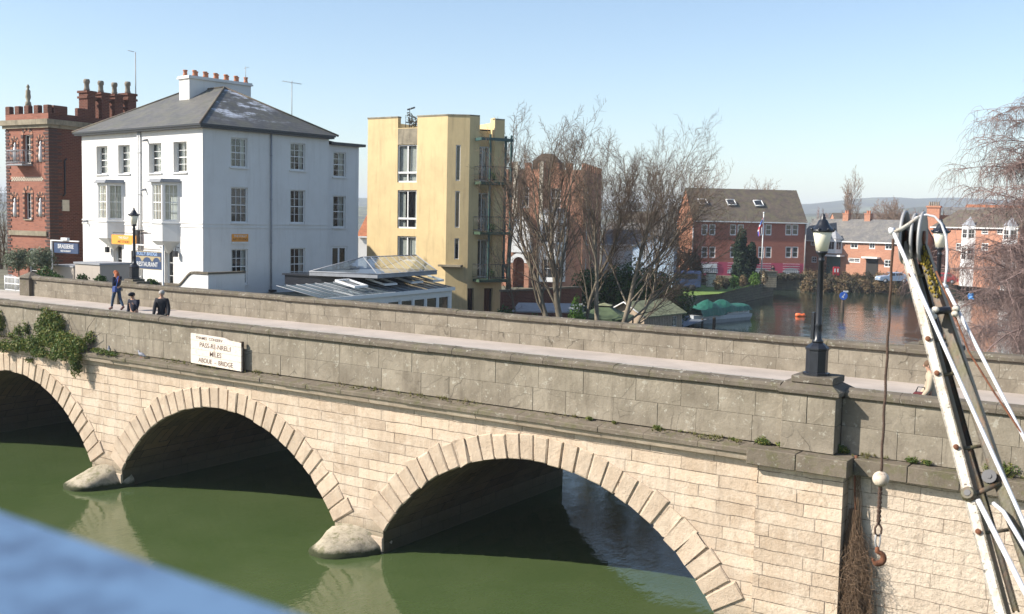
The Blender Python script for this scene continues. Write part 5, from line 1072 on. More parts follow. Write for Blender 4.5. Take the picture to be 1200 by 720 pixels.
# ---- long red brick block
A = atD(813, 257, 150); FB = Frame(A[:2], 39); z0 = 1.6; ez = A[2]; LBk = FB.fy(944.5, 262)[0]
Dp = 9.6; zr = None
for _ in range(1): zr = onplane(862, 222.5, FB.o+FB.v*Dp/2, FB.v)[2]
fr = [(x, x+7.2, y0, y1) for (y0, y1) in ((263.2, 276), (289.3, 302.5)) for x in (822, 831.2, 855.5, 864.3, 888.6, 897, 920.4, 928.3)]
t, rf = gable_house('brick_apartment_block', 'long three storey red brick block with moss edged tiled roof and three skylights', FB, LBk, Dp, z0, ez, zr, ['brick_red', 'brick_gable'], 'slate2', fr, (), wins=(1, 2), frw=.13)
t['category'] = 'apartment block'
w_ = [c for c in t.children if c.name.startswith('wall')][0]
for p in w_.data.polygons:
    if abs(p.normal.x) > .9: p.material_index = 1
zb = FB.fy(880, 308)[1]; mb = MB(); mb.box(.02, LBk-.02, -.03, -.001, z0, zb)
mb.build('painted_plinth', 'magenta', t)
for a, b, yt in ((821, 841, 312), (852, 866, 314), (876, 903, 314.5), (917, 936.5, 314.2)):
    x0, x1 = FB.fy(a, 320)[0], FB.fy(b, 320)[0]; zt_ = FB.fy((a+b)/2, yt)[1]; zc_ = z0+.3; n = 10; mb = MB()
    P = [(x0, zc_), (x1, zc_)]+[(x1-(x1-x0)*i/n, zt_-.5+.5*math.sin(PI*i/n)**.6) for i in range(n+1)]
    mb.add([(x, -.05, z) for x, z in P], [tuple(range(len(P)))]); g_ = mb.build('arched_grille', 'lead', t)
    mb = MB(); nb = int((x1-x0)/.3)
    for i in range(1, nb): x = x0+(x1-x0)*i/nb; mb.box(x-.03, x+.03, -.09, -.06, zc_, zt_-.35)
    for j in range(5): mb.box(x0, x1, -.1, -.065, zc_+.1+j*.35, zc_+.15+j*.35)
    mb.build('grille_bars', 'whitep', g_)
x0, x1 = FB.fy(822, 310)[0], FB.fy(840, 310)[0]; z1_, z2_ = FB.fy(830, 314)[1], FB.fy(830, 309)[1]; mb = MB(); mb.box(x0, x1, -.14, -.11, z1_, z2_); mb.build('notice_board', 'whitep', t)
for px0, px1, py0, py1 in ((818, 827.5, 236, 241.5), (851, 860.5, 236.5, 242.5), (883, 892.5, 237.5, 243.5)):
    nR = -FB.v*(zr-ez)/(Dp/2)+np.array([0, 0, 1.]); pR = np.array(FB.W(0, 0, ez)); mb = MB(); n_ = nR/np.linalg.norm(nR)
    P = []
    for (x, y) in ((px0+2, py1), (px1+2, py1), (px1-1, py0), (px0-1, py0)):
        q = onplane(x, y, pR, nR)+n_*.16; l = FB.L(q); P.append(np.array([l[0], l[1], l[2]]))
    dz_ = np.array([0, -.1, .16]); mb.add([tuple(p) for p in P]+[tuple(p+dz_) for p in P], [(4, 5, 6, 7), (0, 1, 5, 4), (1, 2, 6, 5), (2, 3, 7, 6), (3, 0, 4, 7)]); sk_ = mb.build('skylight', 'lead', rf)
    c = sum(P)/4; mb = MB(); mb.add([tuple(c+(p-c)*.78+dz_*1.15) for p in P], [(0, 1, 2, 3)]); mb.build('pane', 'dglass', sk_)
    mb = MB()
    for i in range(4): mb.tube([tuple(P[i]+dz_*1.1), tuple(P[(i+1) % 4]+dz_*1.1)], .07, 4)
    mb.build('skylight_frame', 'whitep', sk_)
mb = MB(); mb.tube([(-.05, -.1, z0), (-.05, -.1, ez)], .1, 6); mb.tube([(LBk, -.1, z0), (LBk, -.1, ez)], .1, 6); mb.build('downpipe', 'grey', t)
for px, py in ((791, 242), (789, 269)):
    y_, z_ = FB.fx(px, py); mb = MB(); n = 14; mb.tube([(-.05, y_, z_), (0.0, y_, z_)], .55, 14, 0); r_ = mb.build('round_window', 'whitep', t); mb = MB(); mb.tube([(-.07, y_, z_), (-.06, y_, z_)], .36, 14, 0); mb.build('pane', 'dglass', r_)
# ---- terrace of orange brick houses
A, B = atD(938, 279.5, 158), atD(1064, 287, 146); ang = math.degrees(math.atan2(B[1]-A[1], B[0]-A[0])); FT = Frame(A[:2], ang); LT = FT.fy(1064, 287)[0]; ez = 6.95
zr = onplane(1000, 258, FT.o+FT.v*4.2, FT.v)[2]
fr = [(996.5, 1005.5, 283, 291.5), (1018.5, 1025.5, 283.5, 292), (1037, 1046, 284, 293), (1036, 1045.5, 304.5, 313.5), (994, 1008, 302.5, 308), (950, 956, 283, 288), (951, 957, 301, 308)]
t, rf = gable_house('terraced_house', 'orange brick terrace with grey tiled roof, white windows and a white corner bay', FT, LT, 8.4, 1.2, ez, zr, 'brick_orange', 'slate3', fr, (), wins=(2, 2), frw=.12)
for px in (992.5, 1018):
    x = FT.fy(px, 250, 4.2)[0]; mb = MB(); mb.box(x-.45, x+.45, 3.8, 4.6, zr-.5, zr+1.0); mb.box(x-.5, x+.5, 3.75, 4.65, zr+.85, zr+.98); c_ = mb.build('chimney', 'brick_orange', rf); mb = MB(); mb.lathe([(.15, zr+1), (.12, zr+1.4)], 8, (x-.15, 4.2)); mb.lathe([(.15, zr+1), (.12, zr+1.4)], 8, (x+.2, 4.2)); mb.build('chimney_pots', 'terracotta', c_)
xa, xb = FT.fy(970, 290)[0], FT.fy(987, 290)[0]; zt, zm, zl = FT.fy(978, 283)[1], FT.fy(978, 293)[1], FT.fy(978, 297)[1]; xm = (xa+xb)/2
mb = MB(); P = [(xa, 0), (xa+.5, -1.1), (xb-.5, -1.1), (xb, 0)]
for p, q in zip(P, P[1:]):
    p, q = np.array(p), np.array(q); L = np.linalg.norm(q-p); u = (q-p)/L; wall(mb, p, u, (-u[1], u[0]), L, zl, zt+.4, [(.15, L-.15, zm, zt)], .05)
bay = mb.build('bay_window', 'whitep', t)
for p, q in zip(P, P[1:]):
    p, q = np.array(p), np.array(q); L = np.linalg.norm(q-p); u = (q-p)/L; window(bay, p, u, (-u[1], u[0]), (.15, L-.15, zm, zt), .03, 2, 1, fr=.08, pane='dglass', sill=None, name='bay_sash', interior=False)
ap = (xm, -.2, zt+1.7); mb = MB(); Pz = [(x*1.0+(.15 if x > xm else -.15), y-.12, zt+.4) for x, y in P]
for p, q in zip(Pz, Pz[1:]): mb.tri(p, q, ap)
mb.build('bay_roof', 'lead', bay)
xg0, xg1 = FT.fy(969, 305)[0], FT.fy(985, 305)[0]; zg = FT.fy(978, 301)[1]; mb = MB(); mb.box(xg0, xg1, -.08, -.001, 1.2, zg); mb.build('garage_door', 'teal', t); mb = MB(); mb.box(xg0-.4, xg1+.6, -1.3, 0, zg+.05, zg+.3); mb.build('porch_roof', 'whitep', t)
xg0, xg1 = FT.fy(1015, 310)[0], FT.fy(1029, 310)[0]; zg = FT.fy(1022, 303)[1]; mb = MB(); mb.box(xg0, xg1, -.06, -.001, 1.2, zg); mb.build('doorway', 'interior', t); mb = MB(); mb.box(xg0-.3, xg1+.3, -1., 0, zg, zg+.22); mb.build('door_canopy', 'whitep', t)
# ---- brick houses behind the birch
A, B = atD(1092, 296, 152), atD(1215, 292, 130); FR = Frame(A[:2], math.degrees(math.atan2(B[1]-A[1], B[0]-A[0]))); LR = 19; ez = FR.fy(1140, 266)[1]; zr = onplane(1140, 247, FR.o+FR.v*4, FR.v)[2]
t, rf = gable_house('bay_fronted_house', 'orange brick house with two tall white bay windows, seen through the birch twigs', FR, LR, 8, 1.2, ez, zr, 'brick_orange', 'slate2', [(1150, 1158, 268, 275), (1168, 1175, 268, 275), (1150, 1158, 285, 294), (1120, 1127, 285, 294)], (), wins=(2, 2))
for px in (1137, 1186):
    x = FR.fy(px, 280)[0]; hw = 1.15; P = [(x-hw, 0), (x-hw*.55, -.9), (x+hw*.55, -.9), (x+hw, 0)]; mb = MB(); z_a, z_b = ez-.3, ez-1.6
    for p, q in zip(P, P[1:]):
        p, q = np.array(p), np.array(q); L = np.linalg.norm(q-p); u = (q-p)/L; wall(mb, p, u, (-u[1], u[0]), L, 1.2, ez+.2, [(.12, L-.12, z_b, z_a), (.12, L-.12, z_b-2.9, z_b-1.2)], .05)
    bay = mb.build('bay_window', 'whitep', t)
    for p, q in zip(P, P[1:]):
        p, q = np.array(p), np.array(q); L = np.linalg.norm(q-p); u = (q-p)/L
        for za, zb_ in ((z_b, z_a), (z_b-2.9, z_b-1.2)): window(bay, p, u, (-u[1], u[0]), (.12, L-.12, za, zb_), .03, 2, 2, fr=.07, pane='dglass', sill=None, name='bay_sash', interior=False)
    mb = MB(); ap = (x, -.1, ez+1.4)
    for p, q in zip(P, P[1:]): mb.tri((p[0], p[1]-.1, ez+.2), (q[0], q[1]-.1, ez+.2), ap)
    mb.build('bay_roof', 'lead', bay)
# red tiled house with a big chimney
A = atD(1094, 275, 175); FQ = Frame(A[:2], 5); L = FQ.fy(1118, 275)[0]
zq = FQ.fy(1100, 262)[1]; t, rf = gable_house('red_tiled_house', 'house with an orange tiled roof and a massive brick chimney behind the crane head', FQ, 9, 8, 1.2, FQ.fy(1118, 275)[1], FQ.fy(1100, 257)[1]+.6, 'brick_orange', 'redtile', (), ())
x0, x1 = FQ.fy(1084, 250)[0], FQ.fy(1099, 250)[0]; z1, z2 = FQ.fy(1092, 253)[1], FQ.fy(1092, 241)[1]; mb = MB(); mb.box(x0, x1, 2, 4, 1.2, z2-.3); mb.box(x0-.15, x1+.15, 1.85, 4.15, z2-.3, z2); c_ = mb.build('chimney', 'brick_gable', rf)
for i in range(5): mb = MB(); mb.lathe([(.17, z2), (.13, z2+.7)], 8, (x0+.3+(x1-x0-.6)*i/4, 3)); mb.build('chimney_pot', 'pot', c_)
# grey roofed houses further off, on both sides
for i, (px, D, L, py, ry, m_, rm, lab) in enumerate(((1108, 190, 14, 262, 243, 'brick_orange', 'slate3', 'grey roofed house partly hidden by the red tiled one'), (1160, 185, 16, 262, 244, 'brick_orange', 'slate2', 'brown roofed house behind the two white bays'), (1140, 230, 18, 255, 240, 'brick_gable', 'redtile', 'distant orange roofed house under the wooded hill'),
        (752, 135, 3.4, 288, 262, 'cream_brick', 'slate3', 'pale house with a grey pitched roof seen between the bare trees'), (768, 170, 2.6, 278, 262, 'brick_gable', 'slate2', 'brick house with brown roof just left of the orange gable'), (728, 160, 6, 268, 248, 'brick_gable', 'slate2', 'brown roofed house behind the bare trees'), (705, 125, 5, 285, 262, 'white', 'slate3', 'white house with slate roof right of the crenellated brick house'),
        (420, 120, 8, 276, 250, 'white', 'redtile', 'small white house glimpsed between the white house and the yellow building'), (980, 260, 30, 262, 250, 'brick_gable', 'slate2', 'long low roofs in the trees behind the terrace'))):
    A = atD(px, py, D); F_ = Frame(A[:2], 15+i*7 % 20); gable_house('distant_house', lab, F_, L, 8, 1.2, F_.fy(px+1, py)[1], F_.fy(px+1, ry)[1]-.0, m_, rm, (), (), group='houses in the distance')
# ---- blue-white weatherboard house in front of them
A = atD(741, 300, 112); F_ = Frame(A[:2], 22); t, rf = gable_house('boathouse', 'white and pale blue gabled boathouse half hidden by the bare trees', F_, 4.4, 6, 1.6, F_.fy(750, 290)[1], F_.fy(760, 277)[1], plain('pale_blue_board', (.45, .55, .68), .7), 'slate3', [(753, 757, 290, 304), (767, 771, 288, 302)], (), ridge='y', wins=(1, 1)); t['category'] = 'boathouse'
A = atD(797, 300, 112); t = thing('parked_van', 'dark blue van parked behind the garden at the foot of the orange gable', 'van', (A[0], A[1], 1.8), math.radians(25))
mb = MB(); mb.bbox(-2.3, 2.3, -.95, .95, .35, 2.1, .12); mb.build('body', plain('dark_blue_paint', (.03, .05, .12), .4), t); mb = MB(); mb.box(-1.9, 1.9, -.97, -.951, 1.3, 1.85); mb.build('side_window', 'dglass', t)
for s in (-1.4, 1.4): mb = MB(); mb.tube([(s, -.98, .35), (s, -.75, .35)], .35, 12); mb.build('wheel', 'tyre', t)
# ---- crenellated orange brick house behind the trees
A = atD(682, 300, 112); FM = Frame(A[:2], 20); TM = FM.fy(650, 199)[1]; CT = FM.fy(650, 191)[1]; ML = FM.fy(582, 250)[0]
t = thing('crenellated_house', 'orange brick crenellated house with white bay and gabled porch behind the bare trees', 'house', FM.W(0, 0, 0), FM.a)
hm = [rect_y(FM, *r) for r in ((612, 620, 219, 243), (645, 657, 221, 244))]
mb = MB(); wall(mb, (ML, 0), X_, Y_, -ML, 1.5, TM, [(h[0]-ML, h[1]-ML, h[2], h[3]) for h in hm], .15)
hx = []
for py0, py1 in ((221, 246), (260, 286), (302, 330)):
    a = FM.fx(691, py1)[0]; hx.append((2.0, 3.2, FM.fx(695, py1)[1], FM.fx(695, py0)[1]))
wall(mb, (0, 0), Y_, (-1, 0), 12, 1.5, TM, hx, .12); mb.quad((ML, 0, 1.5), (ML, 12, 1.5), (ML, 12, TM), (ML, 0, TM)); mb.quad((ML, 12, 1.5), (0, 12, 1.5), (0, 12, TM), (ML, 12, TM)); mb.quad((ML, 0, TM-.5), (0, 0, TM-.5), (0, 12, TM-.5), (ML, 12, TM-.5)); mb.build('wall', 'brick_orange', t)
for h in hm: window(t, (0, 0), X_, Y_, h, .1, 2, 2, fr=.1, pane='dglass')
for h in hx: window(t, (0, 0), Y_, (-1, 0), h, .08, 2, 2, fr=.1, pane='dglass')
mb = MB(); x = ML
while x < -.5: mb = MB(); mb.bbox(x, x+.75, -.02, .3, TM, CT, .02); mb.build('merlon', 'brick_orange', t); x += 1.5
y = .1
while y < 11.5: mb = MB(); mb.bbox(-.3, .02, y, y+.75, TM, CT, .02); mb.build('merlon', 'brick_orange', t); y += 1.35
for px, w_ in ((604, .5), (634, .4)):
    x = FM.fy(px, 250)[0]; mb = MB(); mb.box(x-w_/2, x+w_/2, -.35, 0, 1.5, CT+.1); mb.build('pilaster', 'cream_brick', t)
for px, pt in ((600, 250), (627, 180),): pass
x0, x1 = FM.fy(619, 200)[0], FM.fy(648, 200)[0]; zt = FM.fy(634, 178)[1]; mb = MB(); mb.add([(x0, 2, TM-.5), (x1, 2, TM-.5), (x1, 5.5, TM-.5), (x0, 5.5, TM-.5), (x0, 2, TM+1.0), (x1, 2, TM+1.0), (x1, 5.5, TM+1.0), (x0, 5.5, TM+1.0), (x0+.8, 3, zt), (x1-.8, 3, zt), (x1-.8, 4.5, zt), (x0+.8, 4.5, zt)], [(0, 1, 5, 4), (1, 2, 6, 5), (3, 0, 4, 7), (4, 5, 9, 8), (5, 6, 10, 9), (6, 7, 11, 10), (7, 4, 8, 11), (8, 9, 10, 11)]); mb.build('rooftop_lantern', 'darkwood', t)
x0, x1 = FM.fy(634, 300)[0], FM.fy(663, 300)[0]; zt, zb_ = FM.fy(648, 250)[1], FM.fy(648, 330)[1]; P = [(x0, 0), (x0+.1, -1.2), (x1-.9, -1.2), (x1, 0)]; zz_ = [(FM.fy(648, b)[1], FM.fy(648, a)[1]) for a, b in ((260, 285), (303, 326))]
mb = MB(); hs_ = {}
for k, (p, q) in enumerate(zip(P, P[1:])):
    p, q = np.array(p), np.array(q); L = np.linalg.norm(q-p); u = (q-p)/L; wall(mb, p, u, (-u[1], u[0]), L, zb_, zt, [(.15, L-.15, a, b) for a, b in zz_], .06)
bay = mb.build('bay_window', 'whitep', t)
for k, (p, q) in enumerate(zip(P, P[1:])):
    p, q = np.array(p), np.array(q); L = np.linalg.norm(q-p); u = (q-p)/L
    for a, b in zz_: window(bay, p, u, (-u[1], u[0]), (.15, L-.15, a, b), .03, 2, 2, fr=.09, pane='dglass', sill=None, name='bay_sash')
mb = MB(); mb.prism([(x0-.15, 0), (x0, -1.35), (x1-.8, -1.35), (x1+.15, 0)], zt, zt+.15); mb.prism([(x0+.2, 0), (x0+.4, -.9), (x1-1.1, -.9), (x1-.2, 0)], zt+.15, zt+.5); mb.build('bay_roof', 'lead', bay)
x0, x1 = FM.fy(596, 300, -2)[0], FM.fy(620, 300, -2)[0]; ze, za, zl = FM.fy(608, 268, -2)[1], FM.fy(607, 248, -2)[1], FM.fy(608, 296, -2)[1]; xm = (x0+x1)/2
mb = MB(); wall(mb, (x0, -2), X_, Y_, x1-x0, zl, ze, [(.9, x1-x0-.9, zl+.9, ze-.1)], .08); mb.tri((x0, -2, ze), (x1, -2, ze), (xm, -2, za)); mb.quad((x1, -2, zl), (x1, 0, zl), (x1, 0, ze), (x1, -2, ze)); mb.quad((x0, -2, zl), (x0, 0, zl), (x0, 0, ze), (x0, -2, ze)); po = mb.build('gabled_porch', 'whitep', t)
window(po, (x0, -2), X_, Y_, (.9, x1-x0-.9, zl+.9, ze-.1), .04, 2, 2, fr=.07, pane='dglass', sill=None)
mb = MB(); mb.quad((x0-.2, -2.2, ze-.15), (xm, -2.2, za+.1), (xm, 0, za+.1), (x0-.2, 0, ze-.15)); mb.quad((x1+.2, -2.2, ze-.15), (xm, -2.2, za+.1), (xm, 0, za+.1), (x1+.2, 0, ze-.15)); mb.build('porch_roof', 'slate2', po)
mb = MB()
for x in (x0, x1-.5): mb.box(x, x+.5, -2, 0, 1.5, zl)
mb.build('porch_pier', 'brick_orange', po)
mb = MB(); n = 12
for i in range(n):
    a0, a1 = PI*i/n, PI*(i+1)/n; r1, r2 = (x1-x0)/2-.5, (x1-x0)/2-.1; zc = zl-1.1
    mb.add([(xm+r1*math.cos(a0), -2.05, zc+r1*math.sin(a0)), (xm+r2*math.cos(a0), -2.05, zc+r2*math.sin(a0)), (xm+r2*math.cos(a1), -2.05, zc+r2*math.sin(a1)), (xm+r1*math.cos(a1), -2.05, zc+r1*math.sin(a1))], [(0, 1, 2, 3)])
mb.build('porch_arch', 'whitep', po)
# garden wall and lean-to in front of it
A, B = atD(590, 347, 70), atD(682, 335, 76); d = B-A; t = thing('brick_garden_wall', 'dark brick garden wall below the crenellated house', 'wall', (A[0], A[1], 0), math.atan2(d[1], d[0])); L = math.hypot(d[0], d[1])
mb = MB(); mb.box(0, L, 0, .3, 1.4, 4.1); mb.build('wall_body', 'brick_dark', t); mb = MB(); mb.box(-.05, L+.05, -.06, .36, 4.1, 4.22); mb.build('coping', 'coping', t)
A = atD(600, 352, 66); t = thing('lean_to_shelter', 'low shelter with a grey sloping roof over the bicycles', 'shelter', (A[0], A[1], 1.6), math.radians(20)); mb = MB(); mb.add([(0, 0, 1.5), (4.2, 0, 1.6), (4.2, 1.8, 2.0), (0, 1.8, 1.9), (0, 0, 1.58), (4.2, 0, 1.68), (4.2, 1.8, 2.08), (0, 1.8, 1.98)], [(0, 1, 2, 3), (4, 5, 6, 7), (0, 1, 5, 4), (1, 2, 6, 5), (2, 3, 7, 6), (3, 0, 4, 7)]); mb.build('roof', 'lead', t)
for x in (.1, 2.1, 4.1):
    mb = MB(); mb.box(x-.05, x+.05, .05, .15, 0, 1.58); mb.build('post', 'darkwood', t)
def bicycle(p, rz, lab):
    t = thing('bicycle', lab, 'bicycle', p, rz, 'bicycles under the shelter')
    for x in (-.5, .5): mb = MB(); mb.tube([(x+.33*math.cos(a), 0, .34+.33*math.sin(a)) for a in np.linspace(0, 2*PI, 17)], .02, 5); mb.build('wheel', 'tyre', t)
    mb = MB()
    for a, b in (((-.5, 0, .34), (-.1, 0, .34)), ((-.5, 0, .34), (-.2, 0, .8)), ((-.1, 0, .34), (-.22, 0, .9)), ((-.1, 0, .34), (.35, 0, .8)), ((-.2, 0, .8), (.35, 0, .82)), ((.5, 0, .34), (.33, 0, .98))): mb.tube([a, b], .018, 5)
    mb.build('frame', 'blue', t); mb = MB(); mb.tube([(.33, -.25, 1), (.33, .25, 1)], .015, 5); mb.build('handlebar', 'grey', t); mb = MB(); mb.ball((-.23, 0, .92), .1, 8, 6, sc=(1.3, .6, .4)); mb.build('saddle', 'black', t)
for i in range(3): p = atD(606+i*10, 362, 63); bicycle((p[0], p[1], 1.75), math.radians(40+i*12), ('bicycle at the left end of the shelter', 'bicycle in the middle of the shelter', 'bicycle at the right end of the shelter')[i])
# ---- conservatory of the restaurant between the white house and the yellow building
P1, P2c = onZ(392, 350.2, 5.12), onZ(529.5, 338, 5.12); d = P2c-P1; L = math.hypot(d[0], d[1]); FGc = Frame(P1[:2], math.degrees(math.atan2(d[1], d[0])))
t = thing('glazed_dining_room', 'white framed glazed dining room with a glass lean-to roof and open skylights', 'conservatory', FGc.W(0, 0, 0), FGc.a)
hh = [(L-.25-1.05*(i+1)-.12*i, L-.25-1.05*i-.12*i, 3.4, 4.75) for i in range(7)]
mb = MB(); wall(mb, (0, 0), X_, Y_, L, 1.5, 5.12, hh, .08); mb.quad((L, 0, 1.5), (L, 6, 1.5), (L, 6, 5.12), (L, 0, 5.12)); mb.build('wall', 'whitep', t)
for h in hh: window(t, (0, 0), X_, Y_, h, .03, 1, 1, fr=.07, pane='dglass', sill=None)
_, ztop = FGc.fy(470, 325, 2.6); ztop = 5.62
mb = MB(); mb.quad((-1, -.15, 5.15), (L, -.15, 5.15), (L, 2.6, ztop), (-1, 2.6, ztop)); rf = mb.build('glass_roof', plain('grey_glass_roof', (.10, .13, .14), .12), t)
mb = MB(); n = 16
for i in range(n+1): x = -1+(L+1)*i/n; mb.tube([(x, -.15, 5.17), (x, 2.6, ztop+.02)], .018, 4)
mb.build('glazing_bars', 'lead', rf); mb = MB(); mb.box(-1, L, -.22, -.16, 5.02, 5.2); mb.build('eaves_beam', 'whitep', rf)
for px in (414, 449, 480, 505):
    x, _ = FGc.fy(px, 334, 1.2); mb = MB(); z_ = 5.15+.8*(1.0/2.75); k = .47/2.75
    for a, b, c, e in ((x-.55, x+.55, .7, .78), (x-.55, x+.55, 1.82, 1.9), (x-.55, x-.47, .78, 1.82), (x+.47, x+.55, .78, 1.82)):
        za, zb_ = 5.19+(c+.15)*k+.12, 5.19+(e+.15)*k+.12; za += (c-.7)*.05; zb_ += (e-.7)*.05; mb.add([(a, c, za), (b, c, za), (b, e, zb_), (a, e, zb_), (a, c, za+.1), (b, c, za+.1), (b, e, zb_+.1), (a, e, zb_+.1)], [(0, 1, 2, 3), (4, 5, 6, 7), (0, 1, 5, 4), (1, 2, 6, 5), (2, 3, 7, 6), (3, 0, 4, 7)])
    s_ = mb.build('skylight', 'whitep', rf); mb = MB(); mb.quad((x-.47, .78, 5.19+.93*k+.17), (x+.47, .78, 5.19+.93*k+.17), (x+.47, 1.82, 5.19+1.97*k+.24), (x-.47, 1.82, 5.19+1.97*k+.24)); mb.build('pane', 'rglass', s_)
xf = FGc.fy(402, 333, 2.6)[0]; mb = MB(); mb.box(xf, L, 2.62, 6.4, 5.3, 5.8); mb.box(xf-.1, L+.02, 2.55, 6.5, 5.8, 5.88); mb.build('flat_roof', 'black', t)
# glass roof lantern
a1, a2 = FGc.L(onZ(444.6, 321.8, 6.08)), FGc.L(onZ(510, 317.4, 6.08)); ym = (a1[1]+a2[1])/2; x1_, x2_ = a1[0], a2[0]
yr_ = ym+2.2; ra, rb = FGc.fy(424.5, 300.7, yr_), FGc.fy(488, 299.9, yr_); zr_ = (ra[1]+rb[1])/2
B4 = [(x1_, ym, 6.08), (x2_, ym, 6.08), (x2_, ym+3.8, 6.08), (x1_-.6, ym+3.8, 6.08)]; r1, r2 = (ra[0]+.1, yr_, zr_), (rb[0], yr_, zr_)
lan = MB(); lan.add(B4+[r1, r2], [(0, 1, 5, 4), (1, 2, 5), (2, 3, 4, 5), (3, 0, 4)]); lt = lan.build('roof_lantern', 'rglass', t)
mb = MB(); n = 8
for i in range(n+1):
    u = i/n; p = np.array(B4[0])*(1-u)+np.array(B4[1])*u; q = np.array(r1)*(1-u)+np.array(r2)*u; mb.tube([tuple(p), tuple(q)], .018, 4)
for p, q in ((B4[0], B4[1]), (B4[1], B4[2]), (B4[2], B4[3]), (B4[3], B4[0]), (r1, r2), (B4[0], r1), (B4[3], r1), (B4[1], r2), (B4[2], r2)): mb.tube([p, q], .03, 4)
mb.build('glazing_bars', 'lead', lt); mb = MB(); mb.prism([(x, y) for x, y, z in B4], 5.88, 6.06); mb.build('lantern_kerb', 'lead', lt)
# deck railing with two fan units by the french door
pd = [FW.fx(388, 330, 2.4)[0], 0]; t = thing('roof_deck_railing', 'black roof deck railing in front of the french door of the white house', 'railing', FW.W(0, 0, 0), FW.a)
yA, zA = FW.fx(392, 331, 1.3); yB, _ = FW.fx(432, 331, 1.3); zT = FW.fx(405, 319, 1.3)[1]
mb = MB(); n = 18
for i in range(n+1): y = yA+(yB-yA)*i/n; mb.tube([(1.3, y, zA-.3), (1.3, y, zT)], .018, 4)
for z_ in (zT, zA-.1): mb.tube([(1.3, yA, z_), (1.3, yB, z_)], .03, 4)
mb.build('rail', 'black', t)
for px in (402, 420.5, 437):
    y = FW.fx(px, 330, 1.3)[0]; mb = MB(); mb.box(1.2, 1.4, y-.09, y+.09, zA-.5, zT+.25); mb.build('post', 'darkwood', t)
for i, px in enumerate((410.5, 418.5)):
    y, z_ = FW.fx(px, 320, .3); t = thing('air_conditioner', ('fan unit of the air conditioning beside the french door', 'fan unit of the air conditioning at the far corner of the white house')[i], 'air conditioner', FW.W(.1, y, z_-.1), FW.a)
    mb = MB(); mb.bbox(0, .35, -.42, .42, -.4, .5, .03); mb.build('casing', 'grey', t); mb = MB(); mb.tube([(.352, 0, .08), (.37, 0, .08)], .32, 16); mb.build('fan_grille', 'black', t)
mb = MB(); y0, y1 = 8.7, FW.fx(440, 330, 1.4)[0]; mb.box(-.3, 3.4, y0, 13.2, zA-.75, zA-.35); o = mb.build('roof_deck', 'lead'); o.location = FW.W(0, 0, 0); o.rotation_euler = (0, 0, FW.a); tag(o, 'flat lead grey roof deck beside the white house', 'roof deck')
# ================================================================== STREET LAMPS
def lamp(x, y, zb, lab, top=9.16):
    t = thing('street_lamp', lab, 'street lamp', (x, y, zb), 0, 'street lamps on the bridge'); H_ = top-zb
    mb = MB(); mb.lathe([(.27, 0), (.27, .05), (.22, .06), (.22, .5), (.24, .53), (.24, .56), (.20, .60), (.12, .66)], 8, twist=PI/8); mb.build('base', 'black', t)
    mb = MB(); mb.lathe([(.11, .66), (.12, .70), (.08, .74), (.075, 1.0), (.085, 1.02), (.07, 1.06), (.055, H_-.98), (.075, H_-.96), (.06, H_-.92), (.05, H_-.86), (.11, H_-.80), (.12, H_-.76)], 14, sm=True); mb.build('post', 'black', t)
    mb = MB(); mb.box(-.135, -.075, -.06, .06, .72, 1.28); mb.build('switch_box', 'black', t)
    mb = MB(); mb.lathe([(.115, H_-.76), (.19, H_-.37), (.185, H_-.36)], 16, sm=True); ln = mb.build('lantern_glass', 'lglass', t)
    mb = MB(); mb.lathe([(.2, H_-.375), (.235, H_-.36), (.235, H_-.33), (.2, H_-.31), (.12, H_-.21), (.09, H_-.14), (.05, H_-.11), (.055, H_-.08), (.03, H_-.06), (.04, H_-.03), (.012, H_)], 16, sm=True)
    for a in range(8):
        c, s_ = math.cos(a*PI/4), math.sin(a*PI/4); mb.ball((.235*c, .235*s_, H_-.315), .028, 6, 5)
    mb.build('lantern_cap', 'black', ln); return t
lamp(-6.66, .40, 5.872, 'black Victorian street lamp with opal lantern on the near parapet pier')
lamp(-40.93, 9.33, 5.862, 'black street lamp on the far parapet in front of the white house', 9.1)
lamp(LX3, 9.3, 5.862, 'black street lamp on the far parapet, seen behind the crane head')
